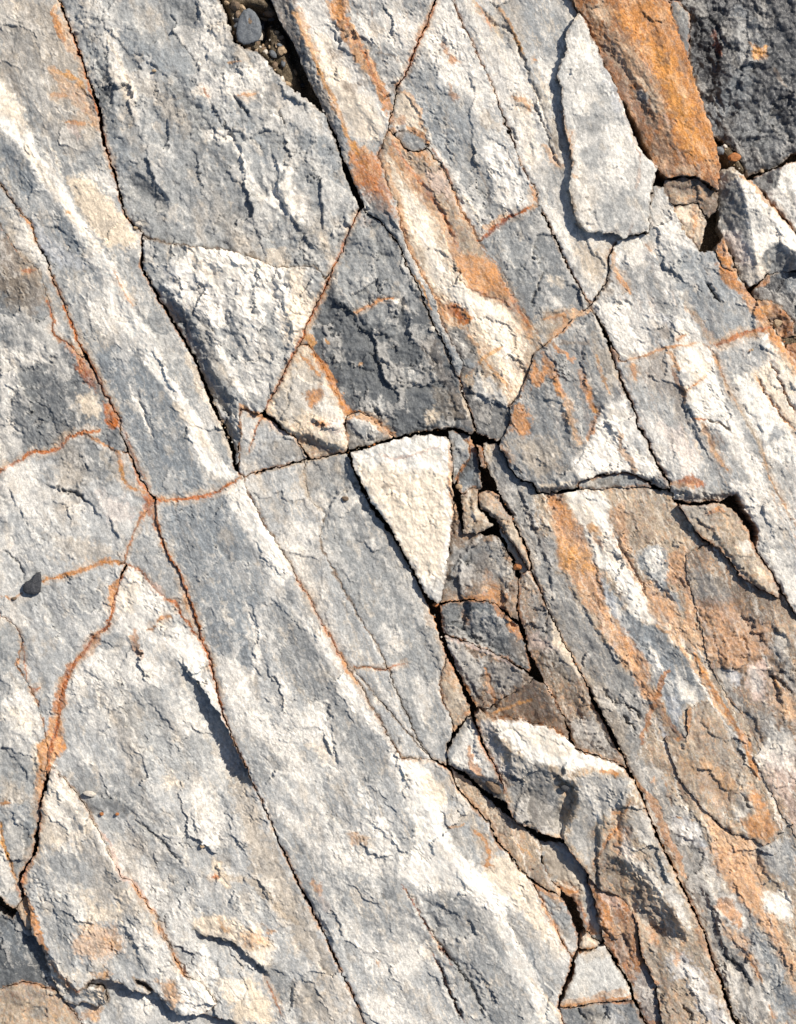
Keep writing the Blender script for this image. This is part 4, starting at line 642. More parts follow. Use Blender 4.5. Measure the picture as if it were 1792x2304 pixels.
L CR 4 .5 .4 !M1 : B1 1240,800 1300,980
# M2, M3
Q G1 16 .6 .5 !M2 : B1 200,620 320,640 440,880 380,960 260,900 180,980 80,960 60,880
Q OR 14 .85 .4 !M2 : B1 260,790 340,770 350,840 300,900 260,860
L OR 5 .8 .4 !M2 : B1 220,560 260,600 340,700
L OR 6 .8 .5 !M2 : B1 300,1000 400,1000 
L OR 7 .7 .4 !M2 : B1 480,960 500,1000 
Q W 14 .6 .5 !M2 : B1 360,860 440,880 500,1000 510,1120 400,1100 380,1000
Q BR 8 .7 .4 !M2 : B1 170,1070 280,1085 410,1150 500,1175 300,1210 210,1140
Q PK 10 .5 .5 !M2 : B1 380,920 460,960 480,1080 400,1080
Q OL 12 .5 .5 !M3 : B1 490,1020 560,1060 640,1090 700,1110 520,1170
L LO 8 .9 .3 !M3 : B1 500,960 600,950 700,1010 820,1085
L W 7 .7 .3 !M3 : B1 560,970 660,1010 700,1040
# K
Q CR 20 .7 .45 !K : B1 580,1260 900,1300 1150,1300 1150,1699 C1 1140,100 1080,380 900,150 B1 800,1650 660,1440
Q G0 14 .7 .4 !K : B1 530,1190 720,1130 900,1095 1120,1080 900,1180 800,1240 640,1200
L PK 4 .8 .3 !K : B1 720,1200 820,1230 950,1190 1110,1150
L LO 5 .8 .3 !K : B1 1160,1130 1170,1300 1185,1500 1190,1680
L OR 3 .6 .3 !K : B1 1160,1330 1175,1480
L BR 5 .6 .5 !K : B1 740,1400 810,1400
L OL 5 .6 .3 !K : B1 610,1400 680,1540 760,1640
Q G1 12 .7 .4 !K : C1 1040,300 1140,250 1110,430 1050,410 1010,360
# P
Q BR 12 .6 .5 !P : S 570,-200 S 640,-200 A1 150,0 190,150 300,450 440,740 500,880 520,1000 430,850 330,660 220,440 140,250 40,50
Q G3 10 .55 .5 !P : A1 30,0 150,0 200,250 330,560 450,760 380,720 280,560 200,380 120,180
L YO 9 .75 .5 !P : A1 170,60 220,150 290,300 350,420 420,640 480,750 530,880
Q W 20 .75 .45 !P : A1 170,0 380,0 400,130 500,250 540,350 660,560 780,720 740,880 600,900 520,830 420,660 340,420 230,180
Q CR 18 .7 .45 !P : A1 220,200 400,240 560,560 700,660 760,780 700,900 560,860 460,700 340,430
Q OR 8 .95 .3 !P : A1 400,0 520,0 520,120 620,280 660,420 720,500 780,590 790,700 750,690 690,560 600,440 540,330 490,230 420,100
L RU 5 .6 .4 !P : A1 470,60 520,200 600,320 680,470 770,620
L LO 6 .8 .3 !P : A1 380,0 430,120
L LO 5 .8 .4 !P : A1 510,0 530,80
Q BR 12 .7 .6 !P : A1 390,320 470,300 480,380 430,400
Q BR 14 .75 .6 !P : A1 480,520 580,540 570,640 500,580
Q BR 12 .6 .6 !P : A1 580,440 640,480 660,560 610,540
Q G2 20 .6 .5 !P : A1 540,0 1060,0 980,100 860,60 640,60 540,120
Q W 22 .6 .5 !P : A1 600,120 800,80 1000,130 960,280 880,420 800,300 660,280
Q TN 14 .5 .6 !P : A1 660,120 760,200 720,260 660,200
Q G2 14 .6 .5 !P : A1 640,320 760,340 900,440 840,540 740,500 690,430
L BR 3 .6 .4 !P : A1 700,340 800,350 840,400
Q OR 16 .8 .45 !P : A1 530,880 640,940 700,1000 740,1080 770,1180 740,1240 640,1200 570,1160 520,1000
Q RB 16 .7 .5 !P : A1 560,1150 740,1080 790,1250 840,1400 760,1360 620,1280
Q G2 12 .6 .5 !P : A1 620,1230 760,1300 850,1460 860,1560 780,1480 700,1400 620,1310
L YO 7 .6 .4 !P : A1 560,900 600,1000 680,1090
Q G2 10 .7 .5 !P : A1 860,1500 930,1620 B1 960,60 1060,200 1120,400 1250,640 1230,720 1100,430 980,180 900,10
L YO 3 .7 .4 !P : B1 940,60 1000,160 1050,300
Q BG 14 .6 .4 !P : B1 1120,440 1240,460 1330,600 1240,720
Q BG 12 .6 .4 !P : A1 430,730 480,780 530,940 480,960 440,860
# Q
Q OR 12 .75 .45 !Q : A1 770,930 830,960 1000,1170 1140,1400 1240,1590 1300,1600 B1 1480,0 1560,170 1699,370 1680,500 1600,260 1400,180 1280,150 1210,0 A1 1150,1580 1080,1400 900,1180 800,1050
Q BR 14 .5 .5 !Q : A1 790,860 900,970 1020,960 1060,1030 1160,1200 1250,1400 1330,1540 1200,1500 1100,1250 960,1150 850,980
Q PK 12 .6 .5 !Q : A1 1020,1080 1130,1100 1190,1230 1230,1380 1150,1260 1050,1230 1000,1150
Q CR 10 1 .25 !Q : A1 740,970 780,990 870,1110 960,1230 1080,1380 1130,1500 1200,1699 B1 1230,50 1290,150 1400,190 1540,260 1640,400 1645,560 1630,760 1560,870 1460,680 1370,560 1280,400 1130,350 1050,130 990,-60 A1 920,1590 870,1430 800,1250 770,1100
Q W 16 .5 .5 !Q : A1 850,1150 960,1330 1060,1480 1120,1650 B1 1200,100 1450,260 1560,400 1560,700 1400,420 1150,230 1050,60
L LO 7 .9 .3 !Q : A1 730,970 780,1100 840,1270 880,1440 900,1560 960,1699 B1 1040,150 1120,330 1260,400 1330,500 1370,570
L LO 6 .8 .3 !Q : A1 830,1080 900,1170 1000,1290 1110,1420 1180,1600
Q OR 10 1 .4 !Q : B1 1110,270 1180,230 1260,260 1320,300 1290,360 1200,350 1130,310
Q RU 6 1 .4 !Q : B1 1150,270 1200,240 1280,310 1270,350 1210,330 1160,310
L YO 5 .85 .25 !Q : B1 1270,700 1360,610 1400,570 1500,515
L YO 5 .7 .3 !Q : B1 1400,600 1480,700 1560,800 
L OR 3 .6 .3 !Q : B1 1400,600 1440,650
Q G3 12 .85 .35 !Q : B1 1120,440 1180,400 1260,400 1340,560 1350,620 1280,700 1230,730 1180,600
L BG 8 .6 .4 !Q : B1 1180,520 1250,620 1330,620
L W 5 .5 .5 !Q : B1 1220,460 1280,520
Q G3 12 .9 .3 !Q : B1 1240,740 1330,800 1440,860 1550,890 1560,980 1520,1080 1470,1115 1400,1115 1335,1055
Q BG 12 .8 .4 !Q : B1 1300,700 1380,660 1440,720 1540,860 1540,910 1440,900 1400,840 1330,800
L CR 10 .7 .4 !Q : B1 1370,660 1400,760 1450,840
Q DK 10 .5 .4 !Q : B1 1260,760 1340,870 1420,920 1440,1000 1360,1030
Q BG 8 .5 .4 !Q : B1 1300,620 1340,600 1380,650 1330,700
L RU 4 .6 .3 !Q : B1 1280,130 1380,180 1500,210 1600,290
L RU 5 .5 .4 !Q : A1 960,1200 1100,1330 1180,1480 1240,1600
L BK 3 .9 .2 !Q : A1 1020,1590 1035,1590
L YO 3 .8 .2 !Q : A1 955,1475 965,1475
# R
Q W 26 .75 .5 !R : A1 1090,0 1180,20 1250,180 1340,380 1400,500 1450,650 1300,600 1120,560 1020,300 1040,100
Q OR 8 .6 .6 !R : A1 1160,340 1240,390 1230,420 1150,400
L RB 10 .6 .6 !R : A1 1110,280 1200,380
Q OR 7 .6 .6 !R : A1 1170,560 1220,600 1200,640 1170,620
Q BG 26 .6 .5 !R : A1 900,440 1080,420 1120,600 1280,700 1380,860 1360,1000 1200,1060 1080,920 980,700 880,560
Q TN 18 .5 .6 !R : A1 1330,680 1440,700 1480,850 1400,830
Q CR 14 .8 .4 !R : A1 830,570 900,590 960,680 1000,780 1040,900 940,850 860,780 800,830 820,660
L OR 8 .75 .4 !R : A1 900,800 980,860 1030,900
L LO 7 .7 .4 !R : A1 850,560 920,620 980,720 1010,830
L OR 10 .5 .5 !R : A1 830,760 880,780
L RU 4 .8 .3 !R !P : A1 1085,10 1040,120 960,280 920,390 880,490 830,550
L RB 9 .5 .4 !R !P : A1 1030,130 970,260
L RU 4 .6 .4 !R !Q : A1 1060,950 1150,1080 1190,1200 
L OR 5 .6 .4 !R !Q : A1 1190,1220 1260,1360 1340,1510
Q W 12 .9 .3 !R : A1 1370,920 1450,890 1530,970 1580,1080 1640,1240 1660,1290 1570,1360 1500,1340 1450,1180 1400,1040
L BG 8 .5 .4 !R : A1 1440,960 1500,1080 1560,1200
Q G2 16 .6 .5 !R : A1 1130,1000 1330,950 1440,1230 1480,1360 1380,1460 1300,1340 1200,1200
L W 8 .7 .4 !R : A1 1080,960 1180,1080 1250,1230 1330,1350 1380,1480
L CR 6 .8 .4 !R : A1 1260,1250 1330,1340 1350,1430
L BR 3 .5 .4 !R : A1 1340,1050 1400,1180 1440,1300
L LO 9 .8 .4 !R : A1 1380,1470 1450,1420 1520,1390
L RU 4.5 .95 .2 !R !Q !AA0 : A1 1340,1535 1420,1470 1520,1400 1600,1360 1699,1310
Q G2 8 .5 .5 !R2 : A1 850,840 960,860 1020,930 950,960
Q BR 8 .7 .4 !R2 : A1 790,840 850,830 900,950 850,890
# S
Q W 26 .6 .5 !S : A1 1200,0 1320,0 1400,160 1560,320 1660,560 1699,800 A2 100,1000 160,1200 60,1250 A1 1640,1050 1500,700 1400,420 1280,160
Q CR 26 .35 .5 !S : A1 1500,300 1600,640 1699,700 A2 60,1100 0,1100
Q BG 30 .45 .5 !S : S 1130,-200 S 1240,-200 A2 0,0 220,0 280,90 220,300 100,400 0,300
Q W 22 .6 .5 !S : A2 60,340 180,430 160,560 60,450
L TN 8 .8 .4 !S : A1 1320,0 1390,80 1450,150 1500,220
L BR 4 .7 .3 !S : A1 1440,0 1500,100 1560,190 1620,310 1650,380
L YO 4 .7 .4 !S : A1 1480,40 1560,160 1630,330
L BR 4 .6 .3 !S : A2 0,640 90,780 170,920 220,1090
L OL 10 .5 .4 !S : A2 0,460 80,640 140,800 200,950
L LO 10 .6 .5 !S : A2 100,930 150,1010 220,1060
L OR 5 .6 .5 !S : A1 1560,620 1640,640 1680,700
L OR 3 .8 .3 !S : A2 20,370 40,380
L RU 3 .5 .3 !S : A1 1340,20 1400,110 1440,200
Q G3 22 .4 .5 !S : A2 0,1050 160,1060 230,1120 220,1300 120,1250
Q W 18 .7 .5 !S : A2 100,1300 230,1350 300,1600 280,1699 B2 380,160 330,120 A2 200,1560
Q TN 20 .55 .5 !S : A2 270,1560 500,1560 500,1680 B2 470,60 440,150 380,120 300,20
L G3 6 .6 .2 !S : B2 270,0 330,60 400,120
L OR 4 .7 .4 !S !R : A2 0,1180 40,1290
Q LO 12 .6 .5 !AA0 : A2 0,1180 60,1300 0,1330
# AA0
Q TN 26 .6 .5 !AA0 : B2 60,300 260,280 370,260 280,330 200,400 100,480 40,420
Q G3 14 .5 .5 !AA0 : A2 20,1330 100,1450 60,1540 0,1500
Q W 14 .6 .5 !AA0 : B2 120,180 200,200 230,280 150,260
L LO 8 .8 .4 !AA0 !AA : B2 250,340 300,290 380,265
L OR 6 .6 .4 !AA0 : B2 100,330 220,300 250,370 150,430
L OR 3 .8 .3 !AA0 !AA : B2 90,500 220,400 280,330
Q CR 14 .5 .5 !AA0 : B2 130,60 200,70 200,130 140,120
Q G1 22 .6 .5 !AA0 : A1 1380,1540 1500,1440 1640,1400 B2 100,0 0,60 20,200 B1 1600,100 1480,0
# V0
Q BG 24 .65 .4 !V0 : A2 760,1500 1080,1610 1180,1620 B2 1200,60 1300,180 1400,300 1500,370 1340,400 1200,470 1100,430 1020,250 900,150 880,0
Q G2 22 .6 .5 !V0 : B2 600,0 800,20 830,150 1000,350 900,330 760,200 640,140
Q W 18 .65 .5 !V0 : A2 820,1250 900,1310 1000,1480 1070,1600 900,1560 800,1480 770,1380
Q W 18 .7 .5 !V0 : A2 580,1540 740,1500 900,1600 820,1620 640,1699 540,1699
Q W 18 .7 .5 !V0 : B2 820,30 900,60 950,160 860,170
Q W 16 .8 .45 !V0 : B2 430,250 560,220 640,250 680,340 740,440 760,560 640,590 560,600 500,440
Q LB 12 .7 .35 !V0 : B2 760,310 840,300 930,340 920,390 860,350
Q BR 14 .55 .5 !V0 : B2 760,370 850,360 920,400 900,480 820,470 800,420
Q W 14 .5 .5 !V0 !V1 : B2 925,300 1010,330 1100,460 1130,540 1000,540 920,480
L OR 6 .8 .35 !V0 : B2 550,20 590,100 640,170
L LO 7 .7 .4 !V0 : A2 540,1600 530,1660 B2 560,40
L OR 5 .5 .5 !V0 : A2 740,1560 780,1600
Q OR 8 .95 .3 !V0 !V3 : A2 1180,1640 B2 1180,0 1280,0 1400,150 1530,370 1640,540 1740,700 1699,720 1560,520 1490,400 1430,310 1340,200 1220,90
Q RU 8 .5 .4 !V0 : B2 1240,20 1380,140 1480,290 1450,270 1330,140
Q OR 7 1 .25 !V0 !V3 : B2 1160,510 1270,450 1400,410 1500,390 1540,400 1500,430 1300,460 1190,500
L RU 4 .8 .25 !V0 !V3 : B2 1180,500 1290,450 1420,410 1540,390
L LO 10 .4 .5 !V0 : B2 1000,260 1120,400 1160,490
L G3 2.6 .9 .1 !V0 : B2 1130,90 1170,170 1220,240
L TN 9 .5 .5 !V0 : B2 980,200 1080,350 1150,480
L OR 3 .7 .3 !V0 : B2 930,470 1000,430
L G3 3 .5 .2 !V0 : B2 930,330 900,400 915,510
L OR 3 .6 .3 !V0 !V1 : B2 590,605 700,580 820,545 900,520 1060,490
L BR 14 .5 .5 !V0 : B2 400,200 470,150 520,190
L BR 8 .8 .3 !V0 : B2 500,0 500,80 470,150 420,210
# V1
Q BR 20 .5 .5 !V1 : B2 640,600 860,540 960,700 1000,900 1010,1000 900,1000 900,860 760,780 680,700
Q G1 22 .6 .5 !V1 : B2 600,640 700,760 900,860 940,1000 980,1100 820,1050 700,950 640,800
Q W 16 .85 .35 !V1 : B2 930,540 1060,510 1150,550 1220,760 1290,940 1420,1180 1480,1320 1500,1500 1400,1350 1300,1200 1180,1060 1060,960 1010,850 960,700
Q CR 14 .6 .45 !V1 : B2 960,560 1100,540 1170,680 1050,760 980,640
Q W 18 .8 .45 !V1 : B2 700,950 860,1020 980,1080 1060,1200 1090,1300 1060,1350 900,1330 800,1180
Q PK 16 .4 .5 !V1 : B2 800,1000 950,1020 1060,1200 1000,1320
L OR 8 .8 .4 !V1 : B2 880,530 910,600 950,670
L RB 6 .6 .4 !V1 : B2 900,640 940,740 980,800
L OR 2.4 .9 .2 !V1 : B2 985,800 1060,750 1120,690
L OR 4 .6 .4 !V1 : B2 980,780 990,850
L OR 5 .75 .4 !V1 : B2 1110,1010 1150,1120 1200,1230 1260,1300
L LO 8 .6 .4 !V1 : B2 1100,1000 1160,1150 1250,1290
L RU 3.5 .9 .2 !V1 : B2 1040,975 1120,970
L BR 2.4 .9 .1 !V1 : B2 1130,965 1200,1000 1290,1055
Q BG 10 .6 .4 !V1 : B2 1170,940 1220,940 1240,980 1190,980
Q G1 12 .6 .4 !V1 : B2 1180,520 1240,740 1340,930 1430,1100 1470,1250 1400,1150 1300,960 1210,760 1150,560
L TN 5 .7 .4 !V1 !V3 : B2 1160,540 1250,760 1350,930 1430,1080 1480,1200 1520,1330 1600,1500
L OR 3 .5 .4 !V1 !V3 : B2 1165,545 1250,750 1350,930
Q RU 9 .85 .5 !V1 : B2 960,1360 980,1320 1060,1330 1120,1390 1080,1410 1010,1400
L OR 8 .6 .5 !V1 : B2 900,1370 960,1400 1040,1400
Q OL 14 .6 .5 !V1 : B2 900,1390 1060,1420 1280,1420 1300,1460 1100,1500 930,1480
Q G2 18 .6 .5 !V1 : B2 1060,1060 1160,1220 1260,1360 1290,1440 1160,1440 1130,1300 1040,1130
L OR 6 .6 .6 !V1 : B2 650,620 670,720
Q BG 22 .4 .5 !V1 : B2 1350,1200 1460,1500 1600,1699 1500,1650 1380,1500
Q W 22 .7 .5 !V1 : B2 1300,1380 1400,1400 1560,1660 C2 1600,80 1699,200 1699,480 1620,380 1500,200 1440,80 B2 1380,1560
Q G2 8 .6 .4 !V1 : C2 1440,60 1540,20 1480,100
# V3
Q BG 16 .65 .5 !V3 : B2 1180,530 1400,460 1500,480 1520,600 1400,680 1300,720 1230,640
Q W 20 .95 .35 !V3 : B2 1300,700 1400,690 1520,900 1640,1060 1699,1100 1699,1280 1600,1250 1480,1180 1400,960
Q CR 16 .7 .4 !V3 : B2 1400,670 1530,600 1600,760 1699,950 1699,1080 1560,880
Q CR 12 .7 .4 !V3 : B2 1540,480 1620,560 1699,680 1699,860 1600,700
L OR 2.6 .8 .2 !V3 : B2 1425,690 1500,800 1600,950 1699,1060
L RB 2.6 .8 .2 !V3 : B2 1520,590 1580,720 1650,860 1699,930
Q BG 11 .75 .45 !V3 : B2 1510,1080 1560,1030 1640,1040 1640,1080 1540,1120 1490,1130
Q G1 22 .6 .5 !V3 : B2 1490,1250 1620,1240 1699,1300 1699,1640 1600,1450
L OR 5 .6 .4 !V3 : B2 1455,1190 1500,1300 1560,1450 1640,1600
Q YO 7 .7 .4 !V3 : B2 1450,1180 1480,1180 1470,1240
L TN 9 .6 .4 !V3 : B2 1240,740 1340,900 1450,1130 1500,1300
L OR 8 .7 .3 !V3 : B2 1530,400 1620,530 1699,640
Q G2 10 .5 .4 !V3 : B2 1230,640 1300,740 1390,930 1440,1100 1380,1000 1290,850
L YO 3 .8 .3 !V3 : B2 1415,530 1400,545
# AA
Q W 18 .9 .35 !AA : B2 540,850 600,860 680,1000 740,1130 830,1300 800,1350 600,1330 450,1340 300,1350 260,1250 350,1140 380,1100 440,960 470,890
Q G1 10 .5 .4 !AA : B2 560,900 660,980 740,1130 700,1160 600,1010
Q BG 10 .5 .5 !AA : B2 640,1100 730,1140 720,1220 670,1190
Q G2 26 .6 .45 !AA : B1 1600,960 1699,850 B2 100,780 210,900 280,1200 260,1330 100,1380 0,1350 B1 1560,1250 1500,1130
Q TN 22 .45 .5 !AA : B1 1560,1100 1699,1100 B2 150,1100 240,1300 0,1330
Q OR 8 .9 .4 !AA : B2 70,550 110,560 170,680 220,810 180,830 130,720 90,640
Q OR 8 .8 .4 !AA : B1 1680,640 1699,600 B2 100,700 60,770 0,760 B1 1690,760
Q LO 12 .8 .4 !AA : B2 210,820 260,870 290,980 300,1080 360,1130 300,1140 240,1000
Q OR 10 .8 .5 !AA : B1 1580,900 1640,880 1699,1000 1650,1080 1590,1040 1540,1060
Q OR 8 .9 .35 !AA : B2 300,650 340,670 370,760 430,900 430,960 390,920 350,800 310,720
L OR 7 .8 .4 !AA : B2 410,960 390,1040 370,1090
Q YO 6 .5 .4 !AA : B2 400,930 430,900 440,960
L OR 7 .7 .45 !AA : B2 150,490 200,540 280,600
L BR 6 .6 .3 !AA : B2 60,530 160,490 370,490
Q W 12 .7 .45 !AA : B2 270,380 340,350 370,430 320,470
Q G2 20 .6 .45 !AA : B2 220,600 300,600 340,800 400,1040 340,1080 280,900 220,740
Q G3 16 .5 .45 !AA : B2 380,640 440,640 520,820 500,870 430,860
Q TN 20 .5 .5 !AA : B2 380,400 500,520 560,700 520,830 440,600
L YO 5 .5 .4 !AA : B2 420,560 460,700 510,820
L LO 8 .7 .4 !AA : B2 560,1050 600,1200 680,1300
L OL 8 .8 .3 !AA : B2 60,1430 200,1410 320,1400 450,1350 600,1330 770,1360
L CR 5 .7 .3 !AA : B2 60,1390 180,1390 260,1360
Q BG 12 .6 .4 !AA : B1 1470,1130 1530,1180 1600,1290 1699,1380 1600,1350 1520,1250
L OR 5 .6 .4 !AA : B1 1500,1150 1550,1250
Q OL 12 .5 .5 !BB : B2 320,1390 600,1340 520,1460 400,1440
# CC
Q G2 20 .85 .35 !CC : B1 1400,1270 1500,1130 1699,1400 C2 60,0 180,60 200,260 330,470 440,640 620,850 760,1000 790,1120 740,1300 700,1400 860,1560 900,1699 D2 820,160 760,330 640,80 C2 600,1400 400,1000 200,650 0,200
Q TN 26 .4 .5 !CC : C2 180,500 400,880 600,1200 640,1450 500,1250 300,800
L LO 9 .7 .4 !CC : C2 20,380 130,560 260,780 340,920 
Q OP 14 .9 .35 !CC : B2 110,1450 180,1440 260,1560 340,1699 C2 440,230 520,430 540,580 680,720 740,900 780,960 860,990 820,1060 760,1060 620,850 480,620 380,480 300,350 200,200 180,40
Q YO 16 .6 .45 !CC : C2 190,30 400,100 460,260 300,270 210,190
Q LO 14 .6 .5 !CC : C2 420,450 520,600 600,700 700,850 640,820 500,640
Q BR 16 .5 .5 !CC : C2 310,270 400,300 440,480 400,500
Q W 16 .95 .3 !CC : B2 230,1430 480,1440 500,1560 520,1699 C2 600,150 700,330 780,500 900,620 960,700 860,600 640,520 560,330 440,200 380,60 B2 300,1600
Q CR 16 .6 .45 !CC : B2 260,1480 380,1500 420,1640 500,1699 C2 540,100 600,250 480,150 380,0
Q YO 10 .8 .45 !CC : B2 370,1640 430,1620 460,1699 400,1690
Q RB 12 .7 .5 !CC : C2 420,20 470,20 480,90 440,80
Q OP 14 .6 .5 !CC : B2 510,1560 600,1500 640,1600 C2 640,100 700,300 620,180 540,0
Q TN 22 .7 .45 !CC : B2 600,1480 800,1460 900,1520 1040,1699 C2 1000,60 1060,400 1000,500 920,200 700,100 620,0
Q BR 14 .5 .5 !CC : B2 640,1560 700,1480 760,1560 780,1699 C2 780,60 680,60
Q BG 12 .9 .3 !CC : C2 700,110 760,80 880,100 890,260 880,340 960,430 980,500 900,440 800,330 740,240 700,180
Q W 8 1 .25 !CC : C2 725,130 780,115 850,130 850,210 800,235 740,200
Q OP 14 .75 .5 !CC : C2 880,120 1000,80 1030,330 1060,500 1060,640 980,600 1000,420 900,300
Q LO 16 .8 .4 !CC : C2 700,280 860,360 960,540 1060,600 1110,680 1110,740 1040,760 980,680 820,570 760,450
Q OP 9 .7 .5 !CC : C2 730,320 840,380 940,520 900,560 800,480
Q BG 14 .95 .3 !CC : C2 440,260 480,290 560,400 630,510 740,570 830,610 900,690 980,770 1050,870 1100,960 1140,1060 1020,1080 940,1180 1010,1240 990,1300 920,1250 860,1120 830,1000 780,940 740,820 660,720 580,600 520,500 470,360
Q G3 14 .5 .4 !CC : C2 740,600 860,640 1000,820 1100,990 1120,1060 1000,940 860,760
Q LB 10 .6 .4 !CC : C2 480,330 560,440 600,560 530,520
Q W 9 .75 .45 !CC : C2 770,700 810,740 850,860 800,930 780,860
Q W 11 .75 .5 !CC : C2 940,920 1060,1000 1060,1060 960,1060
Q LB 14 .6 .4 !CC : C2 860,1040 940,1060 990,1100 940,1200 880,1120
L RB 7 .85 .35 !CC : C2 890,860 850,940 800,1060 770,1160 740,1260 710,1340
L RB 8 .7 .4 !CC : C2 760,1000 820,1100 880,1200 950,1290
L BR 16 .6 .45 !CC : C2 820,1120 900,1300 960,1400
Q LB 8 .8 .4 !CC : C2 790,1160 860,1240 890,1330 850,1310
L LO 6 .9 .3 !CC : C2 820,590 920,660 1020,800 1100,920 1160,1060 1280,1210
L W 5 .8 .3 !CC : C2 1040,860 1120,1000 1170,1120 1250,1220
L OR 7 .8 .4 !CC : C2 1060,780 1150,960 1260,1130 1340,1260 1420,1440 1470,1560
L BG 8 .8 .3 !CC : C2 1150,1100 1220,1200 1310,1300 1360,1420
L YO 4 .6 .4 !CC : C2 1070,780 1160,960
Q BR 22 .6 .5 !CC : D2 780,0 900,30 1000,180 1060,360 960,200 840,100
Q LO 10 .8 .4 !CC : C2 870,1340 950,1480 1020,1640 D2 1120,330 1180,420 1050,270 940,120 880,0
Q G2 24 .75 .45 !CC : D2 680,100 860,200 1060,400 1150,520 1180,700 1280,850 1400,950 1500,1120 1600,1330 1699,1560 1640,1699 1330,1699 1160,1240 1020,920 830,530 740,300
Q LB 14 .65 .45 !CC : D2 920,380 1000,370 1080,460 1120,560 1040,560 940,500
Q G1 14 .6 .5 !CC : D2 880,290 1020,310 1040,370 920,350
Q W 14 .65 .5 !CC : D2 940,440 1060,460 1080,540 1000,560
Q W 16 .55 .5 !CC : D2 1120,620 1240,800 1230,850 1140,830 1090,720
Q G3 14 .75 .35 !CC : D2 990,700 1120,840 1180,940 1200,1080 1300,1240 1440,1400 1520,1620 1440,1500 1280,1300 1180,1150 1120,960
Q LO 16 .9 .35 !CC : D2 1100,330 1180,400 1300,500 1420,520 1440,600 1520,740 1480,830 1560,1000 1640,1180 1699,1330 1699,1520 1600,1270 1500,1100 1400,960 1310,860 1220,740 1170,600 1140,430
Q OP 16 .6 .55 !CC : D2 1160,580 1300,560 1460,760 1500,980 1600,1130 1699,1400 1600,1260 1450,1020 1300,840 1200,700
Q W 14 .85 .45 !CC : D2 1500,880 1640,860 1699,1000 1699,1060 1560,1020 1480,960
Q W 10 .8 .4 !CC : D2 1180,880 1300,880 1400,1000 1390,1090 1350,1120 1260,1060 1190,970
Q OP 9 .9 .45 !CC : D2 1190,900 1290,910 1360,1020 1350,1080 1250,1030 1190,950
Q LO 12 .8 .4 !CC : D2 1220,1050 1360,1120 1440,1240 1480,1330 1400,1290 1280,1180
L OR 5 .6 .4 !CC : D2 1350,1200 1440,1330 1480,1440
Q BG 20 .8 .35 !CC : D2 1500,560 1590,520 1640,440 1699,560 1699,860 1640,800 1540,740 1450,600
Q BG 22 .7 .4 !CC : D2 1440,1030 1540,1150 1650,1400 1699,1560 1699,1699 1560,1699 1500,1500 1500,1360 1400,1220
Q W 9 .8 .45 !CC : D2 1480,1510 1540,1540 1560,1650 1500,1600
L OR 4 .6 .4 !CC : D2 1530,1580 1560,1680
Q OP 5 .8 .4 !CC : D2 780,150 820,120 810,180
Q YO 5 .8 .4 !CC : D2 940,370 970,390 960,420
L OR 9 .5 .4 !CC : D2 660,130 800,300 900,560 1000,760
L RU 2.4 .6 .3 !CC !EE : D2 740,300 830,530 930,730 1020,920 1100,1090 1160,1240 1210,1400
Q BG 20 .4 .5 !CC : B1 1500,1300 1640,1440 C2 160,20 190,200 100,0
Q BR 16 .6 .4 !CC : D2 1220,1540 1290,1640 1330,1699 1280,1699 1220,1620
# CC2
Q OP 30 .6 .5 !CC2 : C2 1060,440 1340,400 1400,540 1520,600 1530,760 1380,860 1200,850 1130,760
Q G2 18 .65 .5 !CC2 : C2 1560,640 1650,680 1699,1000 1620,900 1540,740
Q G2 20 .55 .5 !CC2 : C2 1000,200 1200,280 1330,390 1300,450 1100,420
Q OL 18 .5 .5 !CC2 : C2 1200,300 1500,420 1460,560 1340,480
Q G3 14 .75 .4 !CC2 : C2 1180,850 1260,870 1280,1000 1360,1060 1420,1180 1330,1090 1230,960
Q LB 12 .75 .4 !CC2 : C2 1250,880 1360,900 1340,980 1280,960
Q PK 12 .8 .4 !CC2 : C2 1400,850 1500,780 1515,900 1500,1080 1420,1060 1380,960
Q W 10 .5 .45 !CC2 : C2 1400,860 1480,880 1490,1000 1420,1000
Q LO 18 .65 .45 !CC2 : C2 1540,960 1600,960 1699,1090 1699,1200 1600,1150 1530,1080
Q W 20 .65 .5 !CC2 : C2 1460,1380 1560,1200 1699,1330 1699,1560 1560,1500 1460,1500
Q G1 20 .5 .5 !CC2 : C2 1450,1150 1560,1150 1640,1300 1500,1350
Q PK 20 .6 .5 !CC2 : D2 1460,0 1699,0 1699,450 1560,200
Q W 20 .5 .5 !CC2 : D2 1500,0 1699,30 1640,120
Q YO 5 .6 .4 !CC2 : C2 1530,900 1640,990 1600,980
Q OP 12 .6 .5 !CC2 : C2 1280,1060 1330,1160 1420,1290 1350,1230
Q TN 26 .5 .5 !CC2 : C2 1560,400 1699,520 1699,900 1600,640
# CC3
Q BR 22 .5 .5 !CC3 : C2 1040,1120 1200,1200 1330,1440 D2 1400,160 1300,330 1100,200
Q OR 14 .8 .45 !CC3 : D2 1400,160 1440,230 1520,340 1560,440 1540,530 1480,540 1400,500 1360,400 1440,360 1400,280
Q YO 20 .35 .55 !CC3 : D2 960,0 1200,60 1330,200 1200,330 1040,130
Q G2 10 .6 .5 !CC3 : D2 1320,240 1370,230 1430,330 1400,370 1330,400 1310,330
L OR 10 .6 .5 !CC3 : C2 1010,1120 1000,1250 930,1310
Q LO 14 .4 .5 !CC3 : C2 1060,1150 1150,1180 1120,1300 1040,1290
L TN 5 .8 .3 !CC3 : D2 1240,440 1320,480 1340,420
# V4
Q G2 12 .6 .5 !V4 : B2 950,1520 1250,1520 1150,1620 1000,1600
L OR 6 .8 .4 !V4 : B2 1130,1570 1190,1550 1240,1560
Q OL 10 .5 .5 !V4 : C2 1220,60 1330,40 1430,180 1330,200
L CR 9 .8 .4 !V4 : C2 1300,60 1400,180 1480,280 1560,370
